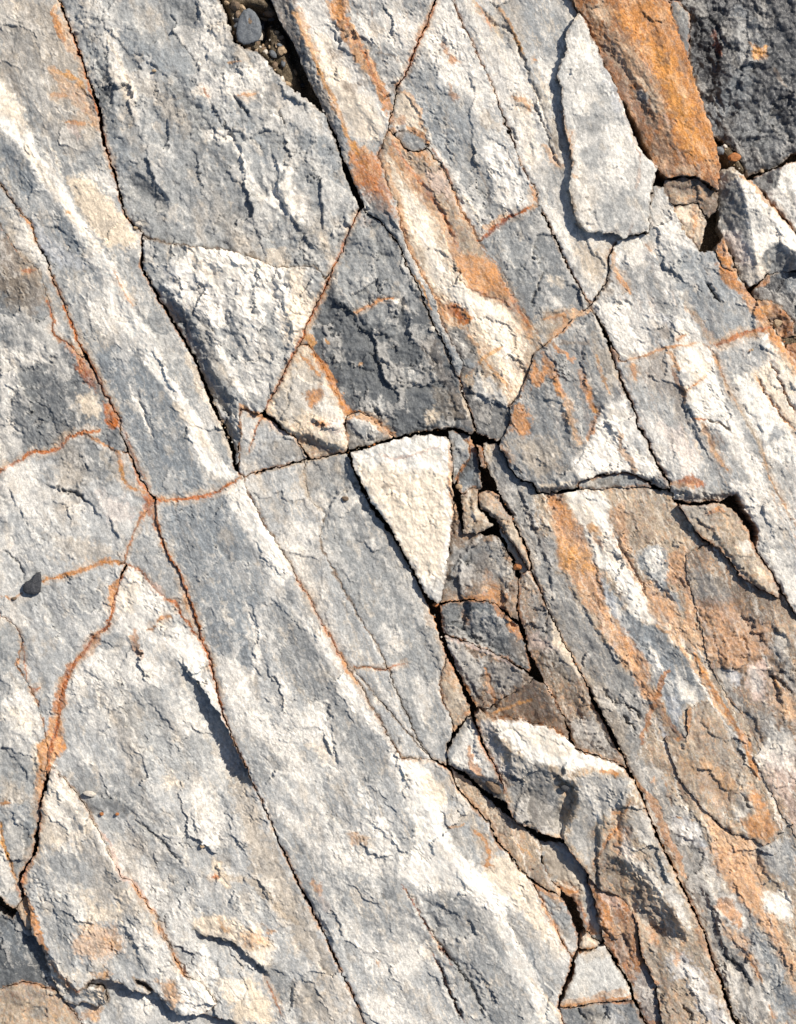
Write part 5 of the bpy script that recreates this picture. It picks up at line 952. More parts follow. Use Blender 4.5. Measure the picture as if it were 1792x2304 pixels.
Q W 8 .6 .4 !V4 : C2 1310,40 1380,70 1420,130 1360,120
# T
Q W 26 .5 .6 !T : A2 250,200 400,300 560,600 700,950 760,1100 700,1440 400,1400 280,1200 280,900 230,700
Q G1 12 .7 .7 !T : A2 340,560 480,560 560,700 640,820 500,800 380,760
Q G1 12 .7 .7 !T : A2 300,980 460,900 520,1020 400,1100
Q G1 16 .7 .65 !T : A2 480,1250 640,1200 740,1300 730,1460 560,1500 420,1460 380,1340
Q G2 10 .6 .7 !T : A2 440,1300 560,1330 500,1420
Q LB 12 .5 .6 !T : A2 460,420 520,530 600,700 560,720 480,560
L LO 4 .6 .5 !T : A2 205,700 240,870 265,960 270,1080
L LO 5 .6 .5 !T : A2 260,1130 300,1140
L TN 5 .6 .4 !T : A2 260,1250 290,1400 360,1490
# U
Q YO 30 .45 .6 !U : A2 480,100 800,0 900,200 1000,500 1100,800 1150,1050 1000,1000 850,600 700,300
Q RB 18 .6 .6 !U : A2 680,180 900,150 960,300 880,400 760,300
Q TN 14 .7 .5 !U : A2 420,0 500,60 520,180 420,150 340,60
Q BR 12 .4 .55 !U : A2 330,60 440,170 540,300 620,500 740,800 800,1050 850,1130 740,960 640,740 560,560 450,330
L BR 7 .6 .5 !U : A2 440,260 540,400 620,520 
L OL 9 .7 .5 !U : A2 620,540 700,640 760,760 800,840
Q G1 9 .8 .4 !U : A2 650,560 740,600 760,690 700,650
L CR 7 .7 .5 !U : A2 640,470 740,560 800,720
L BR 6 .6 .45 !U : A2 620,380 730,500 800,640 860,820 900,960
L TN 8 .5 .5 !U : A2 560,280 680,380 790,520 850,700
Q BR 13 .6 .5 !U : A2 760,860 880,880 930,1060 900,1140 820,1080
Q TN 10 .7 .45 !U : A2 930,1060 1030,1060 1070,1120 940,1120
Q RB 14 .5 .6 !U : A2 600,40 700,20 700,100 620,110
L CR 5 .7 .4 !U : A2 720,300 740,350
L CR 3 .8 .2 !U : A2 880,290 890,300
Q OL 12 .5 .5 !U2 : A2 860,1150 1180,1170 1190,1230 1000,1200
L YO 8 .6 .4 !U2 : A2 890,1250 980,1270 1050,1240
Q TN 8 .7 .4 !U2 : A2 880,1210 1040,1220 1040,1280 920,1300
L OR 5 .6 .4 !U3 : A2 1050,1310 1060,1400 1040,1480
L BR 6 .7 .4 !U3 : A2 1100,1430 1080,1540 1060,1580
Q PK 8 .5 .4 !U3 : A2 930,1330 990,1340 1020,1460 980,1440
# W
Q BK 20 .6 .5 !W : A2 1030,100 1200,40 1250,300 1220,600 1100,560 1050,380
Q BG 26 .35 .5 !W : A2 1330,0 1500,200 1400,600 1200,800 1200,640 1330,400
Q YO 9 .9 .4 !W : A2 1400,250 1460,280 1520,260 1520,350 1460,360 1430,330
L BR 6 .7 .4 !W : A2 1570,420 1640,540
Q G2 22 .45 .5 !W : A2 1350,700 1500,640 1699,830 1640,1010 1500,960 1340,840
L RD 8 .6 .4 !W : A2 1180,180 1240,330
Q BG 16 .5 .4 !Z : B2 1600,20 1699,60 1699,200 1640,150
L OR 9 .5 .5 !Z : B2 1420,130 1500,80 1540,30
# Y X
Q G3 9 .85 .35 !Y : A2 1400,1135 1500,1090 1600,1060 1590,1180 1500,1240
L OR 3 .6 .3 !Y !X : A2 1500,1240 1600,1360 1690,1450
Q G1 14 .4 .5 !Y : A2 1600,1250 1699,1200 1699,1420
Q TN 10 .8 .35 !X : A2 1225,1090 1290,1065 1340,1110 1290,1150 1220,1160
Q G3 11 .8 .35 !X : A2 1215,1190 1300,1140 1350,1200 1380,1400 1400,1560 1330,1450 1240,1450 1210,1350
L LO 8 .9 .3 !X : A2 1330,1110 1420,1160 1520,1290 1620,1400
Q PK 12 .5 .5 !X : A2 1220,1460 1330,1460 1420,1600 1420,1699 1340,1699 1290,1590
Q G2 10 .95 .3 !X : A2 1460,1660 1520,1570 1570,1540 1640,1590 1699,1610 S 1800,640 B2 1600,30 1540,40
Q G1 20 .5 .5 !X : A2 1400,1300 1500,1320 1480,1520 1420,1450
L OR 5 .6 .5 !X : A2 1540,1300 1640,1400 1690,1480
Q BR 8 .7 .4 !X : B2 1300,0 1440,0 1500,30 1440,110 1400,130 1350,70
L RB 6 .6 .4 !Y5 : B2 1230,10 1290,20
Q YO 8 .5 .5 !Y3 : B2 1450,210 1540,230 1560,300 1500,300
Q DK 8 .7 .4 !Y3 : B2 1540,310 1620,310 1610,420 1580,400
# centre cluster
Q BG 12 .6 .4 !d2 : B1 1240,1330 1330,1300 1330,1400 1250,1420
L CR 5 .6 .5 !d12 : B1 1430,1340 1500,1480
Q BG 9 .9 .3 !d7 : C1 1280,130 1340,10 1290,120 1230,200 1180,290 1160,280 1200,180
Q G2 18 .6 .45 !d7 : C1 1160,100 1280,60 1400,100 1200,330 1150,440
Q G1 16 .6 .5 !d7 : C1 1360,40 1480,40 1560,200 1590,300 1460,260
Q OR 10 .6 .55 !d7 !d8 : C1 1280,400 1360,370 1430,350 1400,240 1470,330 1520,420 1560,560 1640,600 1620,680 1540,600 1480,500 1440,440 1300,440
Q LO 10 .6 .5 !d7 : C1 1390,240 1440,300 1420,350 1350,390
L OR 4 .8 .3 !d7 !d8 !J : C1 1110,445 1270,420 
L OR 6 .8 .4 !d8 : C1 1250,500 1280,580
Q OR 7 .6 .5 !d8 !d9 !d11 : C1 1480,500 1600,580 1640,640 1560,620
Q BG 14 .5 .4 !d8 : C1 1300,440 1440,460 1480,560 1360,560
Q G3 12 .5 .4 !d8 : C1 1120,480 1250,470 1240,600 1120,600
Q BR 18 .5 .5 !d8 : C1 1540,640 1640,700 1699,880 1560,780
L PK 5 .8 .3 !d9 : C1 1130,655 1290,710 1430,770 1600,860 
Q G2 18 .7 .4 !d9 : C1 1140,690 1260,720 1400,860 1340,1060 1280,980 1200,800
Q G1 16 .5 .5 !d9 : C1 1350,780 1600,860 1640,950 1480,1000 1400,900
L OR 7 .7 .45 !d9 : C1 1390,880 1430,980 1450,1080
L OR 9 .8 .3 !d9 : C1 1250,970 1290,1040 1320,1120
Q G3 14 .55 .4 !d10 : C1 1340,1110 1420,1130 1480,1140 1400,1170
L YO 5 .6 .5 !d10 : C1 1450,1150 1600,1090 1690,1060
Q G2 20 .65 .45 !d11 : C2 0,380 110,480 260,750 330,920 200,900 60,720
Q CR 9 .7 .4 !d11 : C2 150,530 230,700 300,850 340,930 260,860 150,700
Q PK 14 .6 .5 !d11 : C2 0,640 120,680 180,740 120,760 0,720
Q OL 22 .5 .5 !d11 : C2 0,700 180,760 300,940 360,1060 200,1100 60,860
Q G2 16 .6 .5 !d11 : C2 270,1200 420,1150 560,1400 520,1440 300,1340
Q LO 8 .6 .5 !d12 : C2 0,370 80,440 100,500 40,440
Q LO 8 .4 .5 !d4 !d5 : B1 1360,1440 1460,1450 1480,1500 1400,1510
# lower centre
Q W 12 .85 .4 !e2 : C1 1290,1200 1340,1290 1420,1440 1440,1540 1350,1530 1200,1450 1230,1330
L OR 9 .7 .4 !e2 : C1 1290,1380 1310,1480 1380,1540
L RU 4 .8 .3 !e2 !EE : C1 1330,1170 1350,1280 1400,1400 1470,1520 1500,1600
L OR 5 .7 .4 !e2 !EE : C1 1300,1150 1340,1190
Q OL 8 .85 .3 !e2 : D1 1200,60 1320,120 1480,160 1530,280 1420,240 1300,140
Q G2 16 .5 .5 !e2 : C1 1180,1300 1260,1240 1240,1400
Q W 14 1 .3 !EE : C1 1440,1180 1690,1200 C2 120,1225 230,1300 330,1390 560,1460 600,1500 520,1490 380,1480 260,1500 120,1460 0,1450 C1 1660,1440 1560,1360 1490,1270
Q CR 12 .5 .5 !EE : C1 1450,1200 1699,1240 C2 150,1260 300,1400 200,1420 0,1330
Q LB 16 .5 .5 !EE : C1 1360,1180 1430,1200 1480,1290 1560,1560 1500,1540 1400,1350
Q G2 18 .85 .4 !EE : C1 1560,1400 1699,1440 C2 30,1450 120,1490 D2 150,140 210,250 215,480 120,480 0,430 D1 1600,420 1560,330 1540,220 1570,100
Q OL 20 .3 .5 !EE : D1 1600,200 1699,150 D2 150,330 180,460 0,430 D1 1600,410
L OR 7 .9 .35 !EE : C2 440,1495 500,1500 550,1520
L OR 5 .6 .4 !EE : C2 120,1210 210,1280 
Q G1 18 .8 .45 !EE : D2 310,140 400,100 620,110 640,230 560,340 440,380 380,480 440,600 400,700 300,600 240,500 300,330
Q G2 14 .6 .5 !EE : D2 460,130 600,130 620,240 540,310 470,240
Q W 12 .6 .5 !EE : D2 330,160 420,240 480,380 460,440 380,300
L OR 4 .85 .3 !EE : D2 630,270 580,380 550,450 490,530 450,600 400,700
Q OR 12 .7 .5 !EE : D2 530,450 620,460 640,600 700,640 600,620 520,560
L OR 6 .7 .4 !EE : D2 520,340 580,350
Q G1 22 .7 .45 !EE : D2 640,300 740,330 900,780 1000,960 1020,1120 940,1000 860,860 760,600 620,430
Q W 18 .75 .45 !EE : D2 600,480 680,640 780,720 860,800 960,920 1010,1060 950,1010 860,880 760,780 660,700 560,560
Q BR 18 .65 .5 !EE : D2 400,680 560,650 700,760 800,900 900,1080 900,1170 800,1100 700,980 560,860 440,840
Q OL 16 .5 .5 !EE : D2 390,700 560,700 700,850 620,900 500,840
Q BR 22 .5 .5 !EE : D2 700,1080 860,1180 860,1400 1000,1560 1030,1699 880,1699 820,1450 740,1290
Q LB 20 .65 .5 !EE : D2 870,1250 1000,1240 1100,1400 1200,1560 1280,1699 1130,1699 1000,1400 900,1380
Q W 18 .45 .5 !EE : D2 960,1290 1080,1400 1180,1600 1080,1560 1000,1430
Q TN 14 .5 .5 !EE : D2 1000,960 1100,1140 1180,1330 1100,1300 1020,1160
Q OR 11 .6 .5 !EE : D2 740,1080 820,1100 800,1200 760,1180
Q OR 10 .6 .5 !EE : D2 920,1200 960,1230 940,1330
L OR 9 .5 .5 !EE : D2 1060,1080 1120,1200 1180,1360
Q G2 14 .8 .45 !EE !FF : D2 660,1440 720,1340 820,1460 840,1699 740,1699
Q OR 7 .6 .5 !EE : D2 770,1420 820,1420 800,1470
Q CR 7 .4 .5 !GG : D1 1200,100 1280,200 1400,330
L LO 5 .6 .4 !GG : D1 1240,220 1330,310 1440,430 1500,560 1600,660
L YO 4 .6 .4 !GG : D1 1600,560 1690,640
Q TN 12 .7 .4 !HH : D2 80,580 200,620 330,720 360,900 380,1050 300,900 200,830 100,700
Q RB 10 .85 .45 !HH : D2 200,840 300,870 380,1080 460,1160 400,1140 300,960
L OR 6 .7 .4 !HH !GG : D2 180,840 300,880
L OR 5 .7 .4 !JJ : D2 40,810 130,880 200,920
Q BR 10 .6 .5 !JJ : D2 100,850 195,910 250,1000 180,960
L OR 3 .6 .3 !JJ !H : D2 60,880 110,1000 180,1120 260,1260
Q TN 12 .4 .5 !II : D2 320,1240 470,1210 520,1280 360,1300
L OR 5 .85 .35 !II : D2 200,1590 300,1575 450,1545 640,1530
L LO 10 .5 .4 !II : D2 210,1570 400,1530 620,1490
L OR 3 .7 .3 !II !II0 : D2 320,1235 430,1205
Q G3 16 .5 .5 !IK : D2 230,1620 500,1580 480,1699 260,1699
Q LB 12 .4 .5 !IK : D2 500,1600 600,1600 640,1699 540,1699
L BR 4 .8 .3 !IK : D2 650,1560 700,1640 720,1699
Q OR 12 .7 .5 !FF : D2 430,860 500,980 540,1140 490,1150 450,1030
Q PK 10 .6 .5 !FF : D2 440,860 560,900 600,980 520,960
Q BR 14 .6 .5 !FF : D2 520,960 660,1080 640,1300 600,1330 540,1150

L OR 13 .85 .35 !P : A1 440,0 470,90 520,180 590,300 650,400 700,510 760,620 780,700
L RU 5 .7 .4 !P : A1 500,130 560,260 640,380 700,520 750,620
L YO 6 .8 .35 !P : A1 190,80 230,200 290,330 340,460 420,620 480,760 530,900 580,1000
L LO 12 .6 .4 !P : A1 200,60 250,220 320,380
Q RU 14 .5 .55 !P : A1 560,960 700,1000 760,1120 800,1290 700,1250 600,1180
Q OR 12 .6 .5 !R !Q : A1 760,700 800,740 820,830 900,900 1020,960 1050,1040 900,960 790,860
L RU 6 .7 .4 !Q : A1 800,900 870,1010 1000,1180 1100,1330 1200,1500
L RU 5 .6 .4 !Q : B1 1480,60 1560,200 1680,380
L OR 6 .7 .4 !Q : B1 1100,200 1150,320 1120,260
Q OR 14 .55 .5 !Q : B1 1240,20 1480,10 1560,160 1400,180 1300,110
L RD 4 .8 .3 !R !Q !AA0 : A1 1360,1525 1430,1475 1520,1405 1600,1365
L RU 6 .8 .35 !V0 !V3 : B2 1190,500 1290,455 1420,415 1530,395
Q W 10 .6 .6 !T : A2 300,600 420,560 440,640 340,700
Q W 10 .6 .6 !T : A2 420,1030 560,950 660,1000 600,1120 460,1120
Q W 10 .6 .6 !T : A2 300,180 380,300 400,420 320,420
Q G2 9 .5 .7 !T : A2 330,760 460,740 480,820 380,860
L OR 4 .5 .5 !T : A2 262,840 262,960

Q G2 20 .5 .5 !d7 : C1 1160,100 1350,30 1480,120 1560,300 1400,300 1200,380
Q G2 18 .5 .5 !d9 !d8 : C1 1130,480 1300,450 1560,640 1600,800 1300,690
L W 6 .8 .3 !A : B0 900,420 1010,620 1130,800 1260,980 1400,1230 1490,1340
L W 5 .7 .3 !A : A0 120,760 210,950 340,1140 460,1330 600,1530 B0 740,80
L W 6 .8 .3 !H : B0 1550,1370 1650,1570 C1 60,90 150,220
L W 5 .7 .35 !H : C1 200,460 330,600 460,850 600,1080 740,1290 860,1440
L W 6 .8 .35 !H : D1 940,150 1030,330 1110,520 1240,740 1400,860 1500,960 1600,1200 1699,1360 D2 100,1560
L W 5 .7 .35 !G : C0 1010,650 1130,740 1250,850 1340,980 1390,1100
Q W 22 .5 .5 !F : D0 340,70 420,170 520,300 480,480 330,420 280,260

Q W 14 .8 .45 !N : A0 1240,1600 1330,1540 1460,1480 1600,1530 1690,1600 B0 1640,120 1500,60 1340,40
Q W 14 .75 .45 !N : B0 1060,100 1200,80 1350,150 1450,300 1400,420 1290,300 1150,230
L W 9 .8 .4 !N : B0 1500,160 1560,330 1600,480 
L W 9 .8 .4 !N : B0 1380,480 1480,650 1560,800 1600,920
L G2 9 .6 .4 !N : B0 1440,100 1500,300 1540,450 1500,560
L G2 7 .5 .4 !N : B0 1600,180 1640,330 1660,480

Q OR 26 .8 .5 !U : A2 560,60 880,30 980,300 1060,560 1150,800 1200,1080 1000,1050 880,760 780,500 640,260
Q YO 20 .4 .6 !U : A2 700,260 860,300 1000,700 1100,950 1000,980 860,620
Q TN 16 .5 .6 !U : A2 450,150 600,260 760,480 860,700 800,760 640,520 520,330
Q OR 14 .5 .55 !CC : C2 560,560 700,760 780,960 720,900 600,700
Q OR 12 .6 .55 !CC : B2 120,1470 200,1470 330,1699 220,1660

L RU 5.5 1 .15 !E1 !G !E2 : C0 600,650 560,720 500,800 440,880 410,960 390,1060 370,1180 350,1300 320,1400 310,1500 280,1650
L RU 5 .9 .15 !F !E2 : D0 295,100 270,260 252,400 245,520 225,590 175,700 140,770 140,840 170,900
L RU 4.4 1 .15 !D !H !G : C0 1030,60 1080,140 1140,240 1180,350 1230,500 1290,680 1340,820 1390,1000 1420,1120
L RU 4.4 1 .15 !A !B !B2 : B0 400,240 475,400 500,490 560,590 640,740 710,870 765,960
L RU 4.5 1 .15 !A !H : B0 1010,1490 1150,1487 1280,1467 1400,1432 1500,1362
L RU 3.4 .9 .2 !A !O : A0 420,100 500,330 570,560 640,760 690,980 740,1130
L RU 3.4 .9 .2 !M1 !N !M2 !O : A1 590,1340 540,1450 425,1699 B1 370,150 260,380 120,660 0,900
L OR 8 .7 .4 !M1 !M2 : B1 290,540 380,690 460,820 500,920 600,930

Q G3 14 .55 .5 !O : A0 640,540 720,600 740,800 700,900 660,760
Q G2 22 .5 .5 !O : A1 0,700 200,860 420,1150 560,1300 420,1250 200,1050 0,900
L W 8 .7 .4 !O : A0 1440,830 1530,950 1570,1100 1650,1230 A1 60,1300 
L CR 5 .6 .4 !O : A0 680,240 780,420 880,630

'''
# ------------------------------------------------------------------ fields
m_a = fbm(X / 30, Y / 30, 3, 50)
JX = X + 7 * n3 + 10 * n1; JY = Y + 7 * n4 + 10 * n2
JU = JX * FA[0] + JY * FA[1]; JV = JX * FA[1] - JY * FA[0]
F1 = facet(JV / 62 + .25 * m_a, JU / 104 + .25 * n1, 12); F2 = facet(JV / 22 + .5 * n3, JU / 31 + .5 * n4, 13); ROU = fbm(X / 90, Y / 90, 3, 83); ROU2 = fbm(X / 150, Y / 150, 2, 84)
CREASE = np.clip(ridged(JV / 46 + .8 * m_a, JU / 150, 3, 51) - .70, 0, 1) * smooth(fbm(X / 90, Y / 90, 2, 52) * 3 + .3)
HG = (8 * fbm(JV / 90, JU / 230, 3, 11) + 5.6 * F1 * (.45 + .9 * smooth(ROU * 3 + .5)) + 2.2 * F2 * (.25 + 1.3 * smooth(ROU2 * 3.5 + .45)) + 2.6 * fbm(JX / 36, JY / 44, 3, 95) + .25 * ridged(JV / 13, JU / 26, 3, 14) + (.52 * facet(JV / 8, JU / 13, 15)
      + .28 * facet(JV / 4.6 + .3 * n3, JU / 6.5, 53)) * (.15 + 1.15 * smooth(ROU * 3 + .35)) + .25 * fbm(X / 5, Y / 5, 2, 16) - 9 * CREASE)
LX = WX + 5 * facet(X / 17, Y / 22, 54) + 3 * fbm(X / 8, Y / 8, 2, 55); LY = WY + 5 * facet(X / 21, Y / 19, 56) + 3 * fbm(X / 8, Y / 8, 2, 57); AMPN = np.clip(.75 + 1.3 * fbm(X / 22, Y / 22, 2, 58), .15, 1.5)
LG = 6 * ridged(JX / 42, JY / 42, 2, 17) + 4 * facet(JX / 30, JY / 30, 18)       # lumpy quartz relief
GAP = .35 + .8 * np.clip(fbm(X / 40, Y / 40, 2, 19) * 2, -.5, 1.5) + .5 * n3
def widen(s, w, soft=10):
    w_, D, S, Tt = line_d(P(s), 60, X, Y)
    k = np.exp(-(D / soft) ** 2) * np.minimum(1, np.minimum(Tt, 1 - Tt) * 12); GAP[w_] = GAP[w_] * (1 - k) + w * k
for s, w in GAPS: widen(s, w * (.8 if w > 1 else 1))
EDGN = .5 + .9 * np.clip(fbm(X / 24, Y / 24, 2, 20) + .4, 0, 1)
# colour field
COL = np.zeros((NY, NX, 3)); m1 = fbm(KX * FA[1] / 24 - KY * FA[0] / 24, (KX * FA[0] + KY * FA[1]) / 60, 4, 21, .6); m2 = fbm(X / 9, Y / 9, 3, 22, .6); m3 = fbm(JV / 110, JU / 300, 3, 23)
m4 = fbm(KX / 26, KY / 26, 4, 24, .65); m5 = fbm(JV / 6, JU / 30, 3, 25, .6); m6 = fbm(X / 5, Y / 5, 2, 26, .7)
sdfs = []
for s in STONES:
    D, x0, y0, p = poly_sdf(s['poly']); w_ = win(p, 14)
    s['win'] = w_; sdfs.append(bil(D, x0, y0, CS, WX[w_], WY[w_]).astype(np.float32)); s['p'] = p
def overlap(a, b):
    j0 = max(a[0].start, b[0].start); j1 = min(a[0].stop, b[0].stop); i0 = max(a[1].start, b[1].start); i1 = min(a[1].stop, b[1].stop)
    if j0 >= j1 or i0 >= i1: return None
    f = lambda r: (slice(j0 - r[0].start, j1 - r[0].start), slice(i0 - r[1].start, i1 - r[1].start))
    return f(a), f(b)
ONTOP = {'T'}
for k, s in enumerate(STONES):
    S = sdfs[k].copy()
    for m in range(k + 1, len(STONES)):
        if STONES[m]['key'] in ONTOP: continue
        o = overlap(s['win'], STONES[m]['win'])
        if o: S[o[0]] = np.minimum(S[o[0]], -sdfs[m][o[1]])
    s['S'] = S - GAP[s['win']]
    own = np.clip((S + 1.5) / 1.5, 0, 1)[..., None]; c = COL[s['win']]
    COL[s['win']] = np.where(own > .0, PAL[s['col']], c)
for k, s in enumerate(STONES):
    if s['key'] in ONTOP:
        c = COL[s['win']]; COL[s['win']] = np.where((sdfs[k] > -1)[..., None], PAL[s['col']], c)
LAB = np.full((NY, NX), -1, np.int16)
for k, s in enumerate(STONES):
    q = LAB[s['win']]; q[(sdfs[k] > -1.5)] = k
MOT = np.ones((NY, NX)); 
for k, s in enumerate(STONES):
    q = MOT[s['win']]; q[s['S'] > -2] = s['mottle']
COL[COL.sum(2) == 0] = PAL['G2']
lum = COL.mean(2)
for k, s in enumerate(STONES):                      # brown iron film along the joints
    w_ = s['win']; e_ = np.clip(s['S'], 0, None)
    q = smooth((5.5 * smooth(m4[w_] * 2.4 + .75) - e_) / 3.5) * .8 * (s['S'] > -3); COL[w_] += ((PAL['BR'] if k % 3 else PAL['RB']) - COL[w_]) * q[..., None]
t = smooth((m1 + .35 * m4 + .5 * m3 - .10) * 3.2) * .27 * MOT; COL += (PAL['W'] * .9 - COL) * (t * (lum > .2))[..., None]
t = smooth((-m1 + .3 * m4 - .12) * 3.0) * .22 * MOT; COL += (PAL['G3'] - COL) * (t * (lum > .12))[..., None]
t = smooth((m3 + .4 * m4 - .1) * 2.2) * .5 * MOT; COL += (PAL['TN'] - COL) * (t * (lum > .15))[..., None]
KI = {s['key']: k for k, s in enumerate(STONES)}
def paint(line, halo=True):
    hd, co_ = line.split(':'); a = hd.split(); pts = P(co_); keys = [q[1:] for q in a if q[0] == '!']; a = [q for q in a if q[0] != '!']
    kind, c, wd, st = a[0], PAL[a[1]], float(a[2]), float(a[3])
    if halo and kind == 'L' and a[1] in ('RU', 'OR') and wd <= 6:
        paint('L LO %.1f .22 .8 %s : %s' % (wd * 2.6 + 2, ' '.join('!' + q for q in keys), co_), False); paint('L TN %.1f .2 .9 %s : %s' % (wd * 3.6 + 3, ' '.join('!' + q for q in keys), co_), False)
    brk = float(a[4]) if len(a) > 4 else .5
    if kind == 'L':                                   # a streak: width, strength, break-up
        w_, D, S_, Tt = line_d(pts, wd * 2 + 30, KX if wd > 6 else WX, KY if wd > 6 else WY)
        prof = .55 + .45 * np.sin(np.pi * np.clip(Tt, 0, 1)) ** .5
        if wd <= 6 and a[1] in ('RU', 'RD', 'OR', 'YO', 'PK', 'LO'): wd *= .95; brk *= .35
        v = (wd * prof - D) / max(1.1, wd * (.22 if a[1] in ('RU', 'OR', 'RD') else .35))
    else:                                             # a patch: softness, strength
        D, x0, y0, p = poly_sdf(pts); w_ = win(p, 34)
        if wd < 5: D = bil(D, x0, y0, CS, WX[w_] * .6 + KX[w_] * .4, WY[w_] * .6 + KY[w_] * .4)
        else: D = bil(D, x0, y0, CS, KX[w_], KY[w_])
        v = D / wd + .5
    if a[1] == 'W': brk *= .7
    v = v + brk * (2.2 * m4[w_] + 1.5 * m2[w_] + 1.3 * m5[w_])
    if keys:
        v = np.where(np.isin(LAB[w_], [KI[q] for q in keys]), v, -9)
    k = (smooth(v) * st)[..., None]; COL[w_] += (c - COL[w_]) * k
st1 = fbm(JV / 5, JU / 130, 3, 85, .6); st2 = fbm(JV / 12, JU / 220, 3, 86, .6); st3 = fbm(JV / 7, JU / 160, 3, 87, .6)
STR = np.zeros((NY, NX))
for key, v in dict(CC=1, CC2=.7, CC3=.5, V1=.7, V3=.7, V0=.4, S=.8, P=.5, Q=.4, R=.6, EE=.5, d11=.6, GG=.9, I2=.9, I1=.6, J=.4, H=.55, G=.3, A=.6, F=.5, AA=.4, U=.4, FF=.6, W0=.6).items(): STR[LAB == KI[key]] = v
for f_, c_, a_ in ((st1, 'CR', .5), (-st1, 'G2', .5), (st2, 'W', .5), (-st2, 'G3', .30), (st3, 'OP', .45), (-st3, 'BR', .35)):
    warm = np.isin(LAB, [KI[q_] for q_ in ('CC', 'CC2', 'CC3', 'V0', 'V1', 'V3', 'P', 'Q', 'EE', 'd11', 'FF', 'GG', 'AA')]); am = a_ * STR * (np.where(warm, 1, .0) if c_ in ('OP', 'BR') else 1)
    COL += (PAL[c_] - COL) * (smooth((f_ - .16) * 5) * am)[..., None]
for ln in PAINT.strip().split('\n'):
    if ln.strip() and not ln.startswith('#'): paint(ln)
# cloudy crystalline mottling: pale and dark grains and short streaks in every slab
c1 = fbm(JV / 7, JU / 13, 4, 61, .7); c2 = fbm(KX / 17, KY / 17, 4, 62, .65); c3 = facet(JV / 5, JU / 7, 63); c4 = fbm(JV / 3.2, JU / 9, 2, 64); c5 = fbm(JV / 30, JU / 60, 3, 65)
lu = COL.mean(2); sat = (COL.max(2) - COL.min(2)) / (COL.max(2) + .02)
q = smooth((c2 + .6 * c1 - .12) * 4) * .22 * MOT * (lu > .1) * (sat < .35); COL += (PAL['W'] - COL) * q[..., None]
q = smooth((-c2 + .6 * c1 - .16) * 4) * .24 * MOT * (lu > .2) * (lu < .62); COL += (PAL['G3'] * 1.0 - COL) * q[..., None]
q = smooth((c5 + .5 * c1 - .22) * 4) * .30 * (lu > .2); COL += (PAL['CR'] * .85 - COL) * q[..., None]
q = smooth((c2 - .5 * c5 - .05) * 3.5) * .5 * (sat > .38); COL += (PAL['BR'] * .9 - COL) * q[..., None]
q = smooth((-c1 + .6 * c5 - .12) * 4) * .5 * (sat > .38); COL += (PAL['LO'] - COL) * q[..., None]
fb = smooth((F1 + .4 * F2 + .3 * c1 - .18) * 5); q = fb * .30 * MOT * (sat < .35); COL += (PAL['W'] - COL) * q[..., None]     # fresh cleavage planes show paler
fb = smooth((-F1 + .5 * F2 + .3 * c1 - .22) * 5); q = fb * .28 * MOT * (lu < .62); COL += (PAL['G2'] * .9 - COL) * q[..., None]
k_ = .28
for f_, c_, a_ in ((st1, 'CR', .5), (-st1, 'G3', .35), (st2, 'W', .5), (-st2, 'BR', .35)): COL += (PAL[c_] - COL) * (smooth((f_ - .2) * 5) * a_ * k_ * STR * 1.6)[..., None]
q = smooth((c1 * .9 + c4 * .6 + .3 * c3 - .06) * 4) * .3 * (sat > .38) * (LAB != KI['U']); COL += (PAL['G9'] * .8 - COL) * q[..., None]
q = smooth((c4 - .5 * c1 - .1) * 4) * .28 * (sat > .38); COL += (PAL['RD'] - COL) * q[..., None]
tone = np.exp(.10 * m2 + .22 * c1 + .12 * c3 + .22 * c4 + .10 * m5 + .12 * m4 + .10 * st1); COL *= tone[..., None]
COL = np.clip(COL, .012, .76)
print('fields', round(time.time() - T0, 1))

